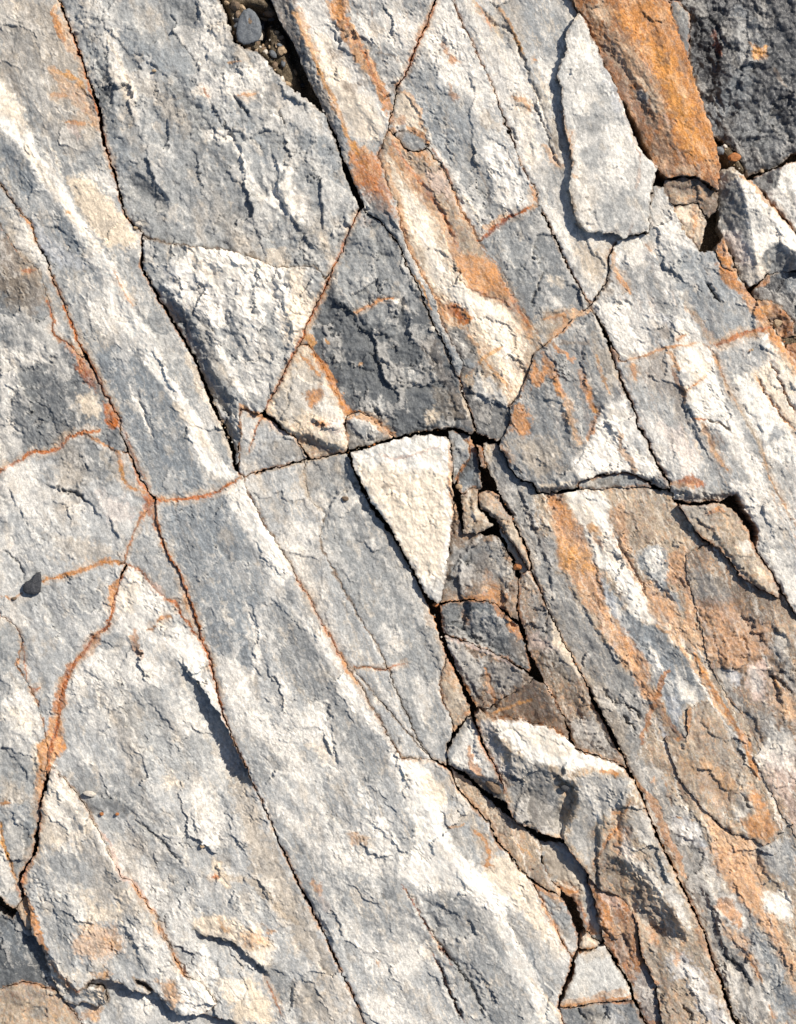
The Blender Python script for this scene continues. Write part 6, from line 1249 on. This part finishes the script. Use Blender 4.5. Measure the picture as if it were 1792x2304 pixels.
# ------------------------------------------------------------------ materials
def nd(t, kind, **kw):
    n = t.nodes.new(kind)
    for k, v in kw.items(): setattr(n, k, v)
    return n
def rock_mat(name, attr=True, base=(.3, .3, .3), rough=.72, spec=.35, bump=1.0, grain=.42, spark=.4):
    m = bpy.data.materials.new(name); m.use_nodes = True; t = m.node_tree; L = t.links.new; b = t.nodes['Principled BSDF']
    geo = nd(t, 'ShaderNodeNewGeometry')
    rot = nd(t, 'ShaderNodeVectorRotate', rotation_type='Z_AXIS'); rot.inputs['Angle'].default_value = math.radians(-22.4); L(geo.outputs['Position'], rot.inputs[0])
    mp = nd(t, 'ShaderNodeMapping'); mp.inputs['Scale'].default_value = (1, .42, 1); L(rot.outputs[0], mp.inputs[0])
    def noise(vec, sc, det, ro=.6):
        n = nd(t, 'ShaderNodeTexNoise'); n.inputs['Scale'].default_value = sc; n.inputs['Detail'].default_value = det; n.inputs['Roughness'].default_value = ro; L(vec, n.inputs['Vector']); return n.outputs[0]
    pos = geo.outputs['Position']; fol = mp.outputs[0]
    n_a = noise(fol, 150, 4, .7); n_b = noise(pos, 320, 3, .7); n_c = noise(fol, 60, 5, .65); n_d = noise(pos, 700, 2, .5)
    def mth(op, a, b_=None, c=None):
        q = nd(t, 'ShaderNodeMath', operation=op)
        for i, v in enumerate((a, b_, c)):
            if v is None: continue
            if isinstance(v, (int, float)): q.inputs[i].default_value = v
            else: L(v, q.inputs[i])
        return q.outputs[0]
    if attr: ca = nd(t, 'ShaderNodeAttribute', attribute_name='Col'); col = ca.outputs['Color']
    else: rg = nd(t, 'ShaderNodeRGB'); rg.outputs[0].default_value = (*base, 1); col = rg.outputs[0]
    g = mth('MULTIPLY_ADD', mth('SUBTRACT', n_a, .5), 2.6 * grain, mth('MULTIPLY_ADD', mth('SUBTRACT', n_b, .5), 2.8 * grain, 1.0))
    g = mth('MULTIPLY_ADD', mth('SUBTRACT', n_c, .5), 1.0 * grain, g)
    g = mth('MAXIMUM', g, .25)
    vm = nd(t, 'ShaderNodeVectorMath', operation='SCALE'); L(col, vm.inputs[0]); L(g, vm.inputs['Scale'])
    # pale mineral grains and dark mica specks
    mr = nd(t, 'ShaderNodeMapRange'); mr.inputs['From Min'].default_value = .60; mr.inputs['From Max'].default_value = .70; L(n_b, mr.inputs[0])
    mx = nd(t, 'ShaderNodeMix', data_type='RGBA'); L(mth('MULTIPLY', mr.outputs[0], .30 * spark), mx.inputs['Factor']); L(vm.outputs[0], mx.inputs['A']); mx.inputs['B'].default_value = (.78, .72, .63, 1)
    n_e = noise(fol, 210, 2, .5); mr2 = nd(t, 'ShaderNodeMapRange'); mr2.inputs['From Min'].default_value = .62; mr2.inputs['From Max'].default_value = .72; L(n_e, mr2.inputs[0])
    mx2 = nd(t, 'ShaderNodeMix', data_type='RGBA'); L(mth('MULTIPLY', mr2.outputs[0], .35 * spark), mx2.inputs['Factor']); L(mx.outputs['Result'], mx2.inputs['A']); mx2.inputs['B'].default_value = (.10, .095, .09, 1)
    L(mx2.outputs['Result'], b.inputs['Base Color'])
    L(mth('MULTIPLY_ADD', n_b, -.35, rough + .16), b.inputs['Roughness']); b.inputs['Specular IOR Level'].default_value = spec
    vo = nd(t, 'ShaderNodeTexVoronoi', feature='F1'); vo.inputs['Scale'].default_value = 170; L(fol, vo.inputs['Vector'])
    hsum = mth('MULTIPLY_ADD', n_c, .9, mth('MULTIPLY_ADD', n_a, .9, mth('MULTIPLY_ADD', n_b, .5, mth('MULTIPLY', vo.outputs['Distance'], .4))))
    bp = nd(t, 'ShaderNodeBump'); bp.inputs['Strength'].default_value = 1.0; bp.inputs['Distance'].default_value = .0011 * bump; L(hsum, bp.inputs['Height']); L(bp.outputs[0], b.inputs['Normal'])
    return m
MAT = dict(grey=rock_mat('grey_rock'), quartz=rock_mat('white_quartz', rough=.5, spec=.5, bump=.8, grain=.28, spark=.15), rust=rock_mat('iron_stained_rock', bump=1.0, grain=.6, spark=.5),
           dark=rock_mat('dark_rock', rough=.5, spec=.5, bump=1.3, grain=.6, spark=.5),
           soil=rock_mat('soil', attr=False, base=(.11, .085, .055), rough=.9, spec=.1, bump=2.5, grain=.9, spark=.8))
for k_, c_ in dict(peb_grey=(.12, .13, .14), peb_black=(.035, .037, .042), peb_tan=(.36, .26, .16), peb_rust=(.34, .13, .04), peb_pale=(.5, .45, .38), peb_brown=(.16, .11, .07)).items():
    MAT[k_] = rock_mat(k_.replace('peb_', '') + '_pebble_stone', attr=False, base=c_, bump=.8, grain=.5, spark=.4)

# ------------------------------------------------------------------ mesh helpers
def link(o, parent=None):
    C.collection.objects.link(o)
    if parent: o.parent = parent
def tag(o, label, cat, group=None):
    o['label'] = label; o['category'] = cat
    o['kind'] = 'thing'
    if group: o['group'] = group
def raw_mesh(name, V, Q, col, mat, nsmooth):
    me = bpy.data.meshes.new(name); me.vertices.add(len(V)); me.vertices.foreach_set('co', V.astype(np.float32).ravel())
    me.loops.add(Q.size); me.polygons.add(len(Q)); me.loops.foreach_set('vertex_index', Q.astype(np.int32).ravel())
    me.polygons.foreach_set('loop_start', np.arange(0, Q.size, 4, dtype=np.int32)); me.polygons.foreach_set('loop_total', np.full(len(Q), 4, np.int32))
    sm = np.zeros(len(Q), bool); sm[:nsmooth] = True; me.polygons.foreach_set('use_smooth', sm)
    at = me.color_attributes.new('Col', 'FLOAT_COLOR', 'POINT'); at.data.foreach_set('color', np.concatenate([col, np.ones((len(col), 1))], 1).astype(np.float32).ravel())
    me.materials.append(MAT[mat]); me.update(); me.validate(); return me
def ZOF(s):
    w_ = s['win']; x = X[w_]; y = Y[w_]; cx, cy = s['p'][:, 0].mean(), s['p'][:, 1].mean(); S = s['S']
    z = s['h'] + s['tilt'][0] * (x - cx) / 1000. + s['tilt'][1] * (y - cy) / 1000. + HG[w_] * s['rough'] + LG[w_] * s['lump']
    for f in s['feats']:
        kind, pts = f[0], P(f[1])
        if kind == 'dome':
            z = z + f[2] * np.exp(-((WX[w_] - pts[0][0]) ** 2 + (WY[w_] - pts[0][1]) ** 2) / f[3] ** 2); continue
        amp, wd = f[2], f[3]; W2, D, sd, Tt = line_d(pts, (300 if kind == 'face' else wd * 4 + 10), *((LX, LY) if amp < 18 else (WX, WY))); o = overlap(w_, W2)
        if not o: continue
        D, sd, Tt = D[o[1]], sd[o[1]], Tt[o[1]]; tap = smooth(np.minimum(Tt, 1 - Tt) * 5); zz = z[o[0]]
        if kind == 'ledge':
            m = sd > 0 if f[4] == 'R' else sd < 0
            if amp < 18: av = amp * .9 * AMPN[w_][o[0]] * tap; zz -= np.where(m, .55 * av * np.minimum(1, D / 2.5) * np.exp(-(D / (wd * 1.5)) ** 1.2), -.45 * av * np.exp(-(D / (wd * 1.6)) ** 1.2))
            else: zz -= np.where(m, amp * tap * (smooth(Tt * 1.6) if amp > 45 else 1) * np.minimum(1, D / 3.0) * np.exp(-(D / wd) ** 1.3), -amp * .15 * tap * np.exp(-D / (wd * .8)))
        elif kind in ('flank', 'face'):               # a sloping facet below a crest; 'face' runs on down to the joint
            m = sd > 0 if f[4] == 'R' else sd < 0; rec = np.exp(-np.clip(D - wd * 1.3, 0, None) / (wd * 1.2)) if kind == 'flank' else 1.0
            Dn = D + 2.5 * facet(X[w_][o[0]] / 12, Y[w_][o[0]] / 15, 71); zz -= np.where(m, amp * smooth(np.minimum(Tt, 1 - Tt) * 7) * np.clip(Dn / wd, 0, 1) ** .8 * rec, 0)
        elif kind == 'slope':
            m = sd > 0 if f[4] == 'R' else sd < 0; zz -= np.where(m, amp * smooth(D / wd), 0)
        elif kind == 'ridge': zz += amp * tap * np.exp(-(D / wd) ** 1.5)
        elif kind == 'groove': zz -= amp * 1.5 * tap * np.exp(-(D / (wd * .55)) ** 2)
    e = s['edge'] * .5 * EDGN[w_] * np.clip(GAP[w_] / .6 + .4, 0.2, 1); z = z - e * np.exp(-np.clip(S, 0, None) / (s['edgew'] * .8)) - e * .6 * np.exp(-np.clip(S, 0, None) / 2.0)
    return z
def comps(m):                                       # connected pieces of a cell mask, by runs
    lab = np.zeros(m.shape, np.int32); par = [0]; prev = []
    def find(a):
        while par[a] != a: par[a] = par[par[a]]; a = par[a]
        return a
    for j in range(m.shape[0]):
        d = np.diff(np.concatenate([[0], m[j].astype(np.int8), [0]])); st = np.nonzero(d == 1)[0]; en = np.nonzero(d == -1)[0]; cur = []
        for a, b in zip(st, en):
            l = 0
            for (pa, pb, pl) in prev:
                if pa < b and pb > a:
                    pl = find(pl)
                    if l == 0: l = pl
                    else: par[pl] = find(l); l = find(l)
            if l == 0: l = len(par); par.append(l)
            cur.append((a, b, l)); lab[j, a:b] = l
        prev = cur
    root = np.array([find(a) for a in range(len(par))]); lab = root[lab]; n = np.bincount(lab.ravel()); n[0] = 0
    return lab, [l for l in np.argsort(-n) if n[l] > 0], n
def build(s):
    w_ = s['win']; S = s['S']; ny, nx = S.shape; z = ZOF(s); x0, y0 = X[w_][0, 0], Y[w_][0, 0]; x, y = X[w_], Y[w_]
    gy, gx = np.gradient(S.astype(float), STEP); gg = gx * gx + gy * gy + 1e-6
    ins = S > 0; cell = ins[:-1, :-1] | ins[1:, :-1] | ins[:-1, 1:] | ins[1:, 1:]
    cell &= (S[:-1, :-1] > -STEP * 2) & (S[1:, :-1] > -STEP * 2) & (S[:-1, 1:] > -STEP * 2) & (S[1:, 1:] > -STEP * 2)
    mv = ~ins; k = np.clip(np.where(mv, S / gg, 0), -STEP * 1.7, 0)
    px = x - k * gx; py = y - k * gy
    zi = bil(z, x0, y0, STEP, px, py); z2 = np.where(mv, zi, z)
    cc = COL[w_]; g_n = np.gradient(z, STEP)
    nrm = np.stack([-g_n[1], g_n[0], np.ones_like(z)], -1); nrm /= np.linalg.norm(nrm, axis=-1, keepdims=True)
    cx, cy = s['p'][:, 0].clip(-150, 1940).mean(), s['p'][:, 1].clip(-150, 2450).mean()
    org = np.array([(cx - 896) / 1000., (1152 - cy) / 1000., s['h'] / 1000.])
    lab, order, n_ = comps(cell); cell = lab == order[0]
    regions = []; rest = cell.copy()
    for nm, ps in s['parts']:
        D, a0, b0, p = poly_sdf(P(ps)); vv = bil(D, a0, b0, CS, KX[w_], KY[w_])
        vv = np.where((KX[w_] < a0) | (KY[w_] < b0) | (KX[w_] > a0 + D.shape[1] * CS) | (KY[w_] > b0 + D.shape[0] * CS), -99, vv)
        r = rest & (vv[:-1, :-1] > 0); 
        lab, order, n_ = comps(r)
        for l in order:
            if n_[l] > 120: regions.append((nm, lab == l)); rest = rest & (lab != l)
    if regions:
        lab, order, n_ = comps(rest)
        for l in order[1:]:
            if n_[l] > 120: regions.append(('rock_band', lab == l)); rest = rest & (lab != l)
            else:
                m_ = lab == l; rest = rest & ~m_; g_ = np.pad(m_, 1); nb = g_[2:, 1:-1] | g_[:-2, 1:-1] | g_[1:-1, 2:] | g_[1:-1, :-2]
                best = max(range(len(regions)), key=lambda q_: (regions[q_][1] & nb).sum()); regions[best] = (regions[best][0], regions[best][1] | m_)
    out = []
    for nm, r in [(None, rest)] + regions:
        jj, ii = np.nonzero(r); a = jj * nx + ii; Q = np.stack([a, a + nx, a + nx + 1, a + 1], 1)
        used, inv = np.unique(Q.ravel(), return_inverse=True); Q = inv.reshape(-1, 4)
        fx, fy, fz = px.ravel()[used], py.ravel()[used], z2.ravel()[used]
        V = np.stack([(fx - 896) / 1000., (1152 - fy) / 1000., fz / 1000.], 1); c = cc.reshape(-1, 3)[used]; N = len(V); nn = nrm.reshape(-1, 3)[used]
        E = np.concatenate([Q[:, [0, 1]], Q[:, [1, 2]], Q[:, [2, 3]], Q[:, [3, 0]]]); code = E[:, 0] * N + E[:, 1]; rev = E[:, 1] * N + E[:, 0]
        B = E[~np.isin(code, rev)]; bv, bi = np.unique(B.ravel(), return_inverse=True); B = bi.reshape(-1, 2)
        gxx, gyy = gx.ravel()[used][bv], gy.ravel()[used][bv]; gl = np.hypot(gxx, gyy) + 1e-6; ox, oy = -gxx / gl, gyy / gl      # outward, world
        zb = s['bottom'] / 1000.; rings = []; M = len(bv); tz = V[bv, 2]; jit = perlin(fx[bv] / 9, fy[bv] / 9, 31) * .5 + perlin(fx[bv] / 25, fy[bv] / 25, 33)
        for q, (d_, i_) in enumerate(((0, 0), (.003, .0003), (.009, .0012), (.02, .001), (None, .003))):
            zz = np.minimum(tz - (d_ if d_ is not None else 0), tz) if d_ is not None else np.minimum(tz - .021, zb)
            off = -(i_ + (np.clip(jit, -.2, 1) * .0016 * min(q, 2) if q else 0))
            if nm: off = -(.0002 * q) + 0 * jit
            rings.append(np.stack([V[bv, 0] + ox * off, V[bv, 1] + oy * off, zz], 1))
        SV = np.concatenate(rings); SQ = []
        for q in range(4):
            a_ = N + q * M; SQ.append(np.stack([B[:, 1] + a_, B[:, 0] + a_, B[:, 0] + a_ + M, B[:, 1] + a_ + M], 1))
        SQ = np.concatenate(SQ) if M else np.zeros((0, 4), int)
        sc = np.concatenate([c[bv] * f for f in (1, 1, 1, 1, 1)])
        me = raw_mesh(nm or s['name'], np.concatenate([V, SV]) - org, np.concatenate([Q, SQ]), np.concatenate([c, sc]), 'quartz' if nm and 'quartz' in nm else ('rust' if nm and 'rust' in nm else s['mat']), len(Q))
        if regions:
            sn = np.concatenate([nn] + [np.stack([ox, oy, np.zeros(M)], 1)] * 5); me.normals_split_custom_set_from_vertices(sn.astype(np.float32))
        out.append((nm, me))
    root = bpy.data.objects.new(s['name'], out[0][1]); link(root); root.location = org; tag(root, s['label'], s['cat'], s['group'])
    for nm, me in out[1:]:
        o = bpy.data.objects.new(nm, me); link(o, root)
PL = dict(l.split(':', 1) for l in PAINT.strip().split('\n') if ':' in l)
PARTS = dict(H=[('quartz_vein', 'Q W 10 .95 .25 !H'), ('blue_grey_band', 'Q BG 26 .8 .3 !H')], CC=[('quartz_vein', 'Q W 16 .95 .3 !CC'), ('slate_band', 'Q BG 14 .95 .3 !CC'), ('rust_band', 'Q OP 14 .9 .35 !CC'), ('peach_band', 'Q LO 16 .9 .35 !CC')],
             P=[('rust_band', 'Q OR 8 .95 .3 !P'), ('quartz_vein', 'Q W 20 .75 .45 !P')], EE=[('quartz_ridge', 'Q W 14 1 .3 !EE'), ('grey_face', 'Q G2 18 .85 .4 !EE')], AA=[('quartz_vein', 'Q W 18 .9 .35 !AA'), ('rust_band', 'Q OR 8 .9 .35 !AA')],
             G=[('quartz_vein', 'Q W 24 .75 .45 !G'), ('tan_ledge', 'Q CR 14 .8 .4 !G')], Q=[('slate_toe', 'Q G3 12 .9 .3 !Q')], A=[('cream_lobe', 'Q CR 14 .85 .4 !A')], V0=[('rust_rim', 'Q OR 8 .95 .3 !V0 !V3')], F=[('quartz_toe', 'Q W 10 .95 .3 !F')],
             N=[('quartz_crust', 'Q W 20 .8 .45 !N')], B=[('rust_crust', 'Q RU 9 .85 .5 !B')], E1=[('rust_crust', 'Q RU 7 .95 .35 !E1 !G')], V1=[('rust_stain', 'Q RU 9 .85 .5 !V1')], U=[('brown_flank', 'Q BR 12 .4 .55 !U')], R=[('quartz_vein', 'Q W 12 .9 .3 !R')])
for s in STONES:
    s['parts'] = list(s['parts']) + [(n_, [l for k, l in PL.items() if k.startswith(h_)][0]) for n_, h_ in PARTS.get(s['key'], [])]
    build(s)
print('stones', len(STONES), round(time.time() - T0, 1))

# ------------------------------------------------------------------ ground below the slabs
gxs = np.concatenate([np.linspace(-6000, -300, 12), np.arange(-290, 2090, 7.), np.linspace(2100, 8000, 12)]); gys = np.concatenate([np.linspace(-6000, -300, 12), np.arange(-290, 2600, 7.), np.linspace(2610, 8500, 12)])
GX, GY = np.meshgrid(gxs, gys)
gz = -95 + 7 * fbm(GX / 50, GY / 50, 4, 41) + 3 * fbm(GX / 12, GY / 12, 3, 42)
out_ = np.maximum.reduce([-170 - GX, GX - 1962, -170 - GY, GY - 2474]); gz = np.where(out_ > 0, gz + np.minimum(out_, 60) * 1.4, gz)
def raise_(s, z, soft):
    global gz
    D, x0, y0, p = poly_sdf(P(s), 60); inside = (GX > x0) & (GY > y0) & (GX < x0 + (D.shape[1] - 2) * CS) & (GY < y0 + (D.shape[0] - 2) * CS)
    v = np.where(inside, bil(D, x0, y0, CS, GX, GY), -999); k = smooth(v / soft + .5); gz = gz * (1 - k) + (z + 5 * fbm(GX / 26, GY / 26, 3, 43) + 2.5 * fbm(GX / 9, GY / 9, 2, 44)) * k
raise_('S 480,-210 A0 1400,0 1450,110 1490,260 1560,300 1640,330 A1 20,400 90,500 180,580 150,500 60,390 0,310 A0 1640,260 1640,120 1600,60 1540,30 A1 60,60 0,-40 S 560,-210', -12, 26)
raise_('A1 0,130 60,150 110,200 130,330 190,470 210,560 120,480 60,380 0,330', -34, 20)
gz = gz + np.where(gz > -60, 4 * facet(GX / 22, GY / 22, 91) + 3 * facet(GX / 9, GY / 9, 92), 0)
raise_('A2 1180,900 1300,900 1400,1060 1420,1140 1300,1060', -30, 20); raise_('B2 1450,240 1800,300 1800,700 1540,440', -30, 20)
def uz(px_, py_):
    i = int(np.argmin(abs(gxs - px_))); j = int(np.argmin(abs(gys - py_))); return gz[j, i]
V = np.stack([(GX - 896) / 1000, (1152 - GY) / 1000, gz / 1000], -1).reshape(-1, 3); nx = len(gxs); jj, ii = np.meshgrid(np.arange(len(gys) - 1), np.arange(nx - 1), indexing='ij'); a = (jj * nx + ii).ravel()
g = bpy.data.objects.new('ground', raw_mesh('ground', V, np.stack([a, a + nx, a + nx + 1, a + 1], 1), np.full((len(V), 3), .1), 'soil', len(a))); link(g); g['kind'] = 'structure'

# ------------------------------------------------------------------ loose pebbles and grit
R_ = random.Random(5)
def pebble_mesh(name, seed, sx, sy, sz, mat, cuts=14, sub=3, outline=None):
    import bmesh
    r = np.random.RandomState(seed); bm = bmesh.new(); bmesh.ops.create_icosphere(bm, subdivisions=sub, radius=1)
    ns = r.randn(cuts, 3); ns /= np.linalg.norm(ns, axis=1)[:, None]; ds = .62 + .3 * r.rand(cuts)
    for v in bm.verts:
        p = np.array(v.co); q = ns @ p; m = q > .05; rr = min(1.0, (ds[m] / q[m]).min()) if m.any() else 1.0
        rr *= 1 + .03 * math.sin(9 * p[0] + seed) * math.sin(8 * p[1] + 2) + .02 * math.sin(17 * p[2] + 5 * p[0])
        v.co = (p[0] * rr * sx, p[1] * rr * sy, p[2] * rr * sz)
    me = bpy.data.meshes.new(name); bm.to_mesh(me); bm.free(); me.materials.append(MAT[mat])
    me.polygons.foreach_set('use_smooth', [False] * len(me.polygons)); return me
def pebble(at, size, label, mat, z=None, rot=0, seed=1, flat=.6, asp=.75, name='pebble', group=None, sub=3):
    px_, py_ = P(at)[0]; me = pebble_mesh(name, seed, size / 1000., size * asp / 1000., size * flat / 1000., mat, sub=sub)
    o = bpy.data.objects.new(name, me); link(o); o.location = ((px_ - 896) / 1000., (1152 - py_) / 1000., ((uz(px_, py_) if z is None else z) + size * flat * .45) / 1000.)
    o.rotation_euler = (R_.uniform(-.2, .2), R_.uniform(-.2, .2), math.radians(rot)); tag(o, label, 'pebble', group); return o
# flat grey stone in the hollow: its own outline, 14 mm thick
def plate(at, label, z, th, mat, name='pebble', seed=3):
    import bmesh
    pts = P(at); cx = sum(p[0] for p in pts) / len(pts); cy = sum(p[1] for p in pts) / len(pts); n = len(pts); bm = bmesh.new(); r = random.Random(seed)
    dense = []
    for k in range(n):
        a, b = pts[k], pts[(k + 1) % n]
        for q in range(4): dense.append((a[0] + (b[0] - a[0]) * q / 4 + r.uniform(-.7, .7), a[1] + (b[1] - a[1]) * q / 4 + r.uniform(-.7, .7)))
    rings = []
    for f, zz in ((.92, -th), (1.0, -th * .5), (1.0, -th * .22), (.95, -.02 * th), (.8, .10 * th), (.5, .16 * th), (.22, .2 * th)):
        rings.append([bm.verts.new(((cx + (x - cx) * f - cx) / 1000., -(cy + (y - cy) * f - cy) / 1000., (zz + (1.2 * math.sin(x * .21 + y * .13) * math.cos(y * .17) if f < .9 else 0)) / 1000.)) for x, y in dense])
    m = len(dense)
    for a, b in zip(rings, rings[1:]):
        for k in range(m): bm.faces.new((a[k], a[(k + 1) % m], b[(k + 1) % m], b[k]))
    bm.faces.new(rings[-1]); bm.faces.new(rings[0][::-1])
    bmesh.ops.recalc_face_normals(bm, faces=bm.faces); me = bpy.data.meshes.new(name); bm.to_mesh(me); bm.free(); me.materials.append(MAT[mat]); me.polygons.foreach_set('use_smooth', [True] * len(me.polygons))
    o = bpy.data.objects.new(name, me); link(o); o.location = ((cx - 896) / 1000., (1152 - cy) / 1000., z / 1000.); tag(o, label, 'pebble'); return o
plate('A0 1530,95 1555,60 1590,48 1625,75 1652,115 1665,165 1668,215 1645,255 1600,272 1555,283 1515,260 1505,215 1512,150', 'flat smooth slate-grey stone lying in the dark gravel hollow', -2, 12, 'peb_grey')
plate('C0 152,335 168,308 205,292 236,250 262,242 268,300 262,372 222,390 172,384 150,365', 'small black angular pebble resting on the pale slab at left edge', 9, 10, 'peb_black')
pebble('C0 92,416', 7, 'tiny dark chip just below the black pebble at the left', 'peb_brown', z=0, seed=12, asp=.6)
pebble('A2 1312,990', 16, 'rusty brown nugget between the orange slab and the dark rock', 'peb_rust', z=-20, seed=13)
pebble('A2 1215,955', 14, 'dark glossy nugget touching the edge of the orange slab', 'peb_grey', z=-22, seed=14)
pebble('A2 1490,1080', 6, 'tiny tan grain below the dark rock at upper right', 'peb_tan', z=-22, seed=15)
pebble('A0 985,455', 5.5, 'tiny tan grain sitting on the broad upper grey slab', 'peb_tan', z=5, seed=16)
pebble('A0 885,1430', 10, 'cream grain lodged at the bend of the main dark crack', 'peb_pale', z=-4, seed=17)
pebble('A0 865,1450', 6, 'smaller tan grain at the bend of the main dark crack', 'peb_tan', z=-3, seed=18)
pebble('D0 575,230', 16, 'cream pointed pebble beside the tip of the tan tongue', 'peb_pale', z=2, seed=19, asp=.5, flat=.5)
pebble('D0 650,360', 6, 'tiny orange grain right of the tan tongue, left one of two', 'peb_rust', z=3, seed=20)
pebble('D0 750,360', 5, 'tiny orange grain right of the tan tongue, right one of two', 'peb_rust', z=3, seed=21)
pebble('D0 1290,568', 6, 'small peach grain on the lower left grey slab', 'peb_tan', z=3, seed=22, asp=.9)
pebble('B1 1055,400', 9, 'small pale grain beside the dark central slab edge', 'peb_pale', z=4, seed=23)
pebble('B1 1230,1400', 9, 'pale orange grain above the upright bone-like chip', 'peb_tan', z=-4, seed=24)
pebble('C1 1080,455', 8, 'orange grain filling the joint below the quartz wedge', 'peb_rust', z=-2, seed=25)
pebble('C1 1605,215', 12, 'dark rusty nugget in the gap below the slanting chip', 'peb_rust', z=-6, seed=26)
pebble('B1 1390,1170', 12, 'dark red nugget deep in the central gap', 'peb_rust', z=-22, seed=27)
pebble('B2 1580,360', 13, 'tan grain at the edge of the orange rubble', 'peb_tan', z=-4, seed=28)
pebble('B2 1412,533', 4, 'tiny golden grain below the orange seam at right', 'peb_tan', z=14, seed=29)
pebble('D2 1530,790', 4, 'tiny dark grain on the banded slab near the bottom right', 'peb_grey', z=0, seed=30)
pebble('D2 220,190', 12, 'dark angular fragment in the hollow of the boulder', 'peb_black', z=10, seed=31)
pebble('D1 1460,190', 26, 'dark brown lump under the pale wedge by the boulder', 'peb_brown', z=-14, seed=32, rot=-35, asp=.5)
pebble('B1 500,1480', 9, 'dark grit knob on the flat grey slab near the quartz wedge', 'peb_brown', z=0, seed=33)
TINT = dict(peb_tan='tan', peb_brown='dark brown', peb_pale='pale cream', peb_black='black', peb_grey='grey', peb_rust='rusty orange')
def scatter(poly, n, smin, smax, label, group, mats, z=None):
    pts = P(poly); D, x0, y0, p = poly_sdf(pts, 10); cnt = 0
    protos = [pebble_mesh('grit_pebble', 60 + q, 1, .8, .65, m, cuts=10, sub=2) for q, m in enumerate(mats)]
    while cnt < n:
        px_ = R_.uniform(p[:, 0].min(), p[:, 0].max()); py_ = R_.uniform(max(p[:, 1].min(), -30), p[:, 1].max())
        if bil(D, x0, y0, CS, np.array([px_]), np.array([py_]))[0] < 1: continue
        s_ = smin * (smax / smin) ** (R_.random() ** 1.7) / 1000.
        pr = R_.choice(protos); o = bpy.data.objects.new('grit_pebble', pr); link(o); lb = TINT[mats[protos.index(pr)]] + ' ' + label; zz = (uz(px_, py_) if z is None else z) / 1000. + s_ * .3
        o.location = ((px_ - 896) / 1000., (1152 - py_) / 1000., zz); o.scale = (s_, s_ * R_.uniform(.7, 1.1), s_); o.rotation_euler = (R_.uniform(-.5, .5), R_.uniform(-.5, .5), R_.uniform(0, 6.28))
        tag(o, lb, 'pebble', group); cnt += 1
TANS = ['peb_tan', 'peb_brown', 'peb_tan', 'peb_pale', 'peb_brown', 'peb_black', 'peb_grey']
scatter('A0 1410,0 1450,80 1480,230 1560,300 1640,320 A1 20,400 90,500 180,580 270,650 230,520 170,400 120,250 70,130 20,20', 132, 3, 15, 'grit grain loose in the dark hollow at the top edge', 'grit in the top hollow', TANS)
scatter('B2 455,450 500,470 545,600 575,740 540,740 490,580', 16, 2, 5.5, 'loose grain in the crack left of the striped right block', 'grains in the right crack', ['peb_tan', 'peb_pale', 'peb_rust', 'peb_pale'], z=-1)
scatter('B0 1300,740 1345,790 1500,1150 1470,1150', 9, 2, 5, 'loose grain in the dark crack left of the lumpy white slab', 'grains in the left crack', ['peb_tan', 'peb_pale', 'peb_brown'], z=-4)
scatter('A2 1180,880 1300,900 1410,1060 1410,1130 1340,1100 1230,1060', 18, 2.5, 8, 'loose grain in the dark gap beside the orange slab', 'grains beside the orange slab', TANS)
scatter('B2 1470,270 1530,360 1640,530 1699,620 1740,560 1640,460 1560,360', 18, 3, 9, 'loose grain among the rubble at the right edge', 'grains in the right rubble', ['peb_rust', 'peb_tan', 'peb_brown', 'peb_rust'])
def along(ch, n, off, label, group, mats, s0=1.3, s1=3.6):
    pts = P(ch); protos = [pebble_mesh('grit_pebble', 90 + q, 1, .8, .7, m, cuts=9, sub=2) for q, m in enumerate(mats)]
    seg = [math.dist(a, b) for a, b in zip(pts, pts[1:])]; tot = sum(seg)
    for _ in range(n):
        t = R_.random() * tot; k = 0
        while t > seg[k] and k < len(seg) - 1: t -= seg[k]; k += 1
        a, b = pts[k], pts[k + 1]; f = t / (seg[k] + 1e-6); x = a[0] + (b[0] - a[0]) * f; y = a[1] + (b[1] - a[1]) * f
        i = int((x + MX) / STEP); j = int((y + MX) / STEP)
        if not (2 < i < NX - 2 and 2 < j < NY - 2) or not (0 < x < 1792 and 0 < y < 2304): continue
        x2 = x - 5 * n1[j, i] + R_.gauss(0, off); y2 = y - 5 * n2[j, i] + R_.gauss(0, off)
        s_ = s0 * (s1 / s0) ** (R_.random() ** 1.5) / 1000.; pr = R_.choice(protos); o = bpy.data.objects.new('grit_pebble', pr); link(o)
        o.location = ((x2 - 896) / 1000., (1152 - y2) / 1000., R_.uniform(-.012, -.002)); o.scale = (s_, s_ * R_.uniform(.6, 1.1), s_); o.rotation_euler = (R_.uniform(-.5, .5), R_.uniform(-.5, .5), R_.uniform(0, 6.28)); tag(o, TINT[mats[protos.index(pr)]] + ' ' + label.replace('tiny ', ''), 'pebble', group)
WM = ['peb_tan', 'peb_pale', 'peb_brown', 'peb_rust']
along('@L1a', 16, 1.2, 'tiny grain caught in the upper part of the long left crack', 'grains in the upper left crack', WM)
along('@L8c @L8d', 20, 1.2, 'tiny grain caught in the joint right of the dark central slab', 'grains in the central joint', WM)
along('@L13', 34, 1.5, 'tiny grain caught in the long crack down the lower right', 'grains in the lower right crack', WM)
along('@L6', 14, 1.5, 'tiny grain caught in the gap left of the quartz wedge', 'grains by the quartz wedge', WM)
along('@DC', 14, 1.6, 'tiny grain caught in the crack under the white boulder', 'grains under the boulder', WM)
along('@TD', 10, 1.2, 'tiny grain caught in the crossing crack above the quartz wedge', 'grains above the quartz wedge', WM)
print('done', round(time.time() - T0, 1))
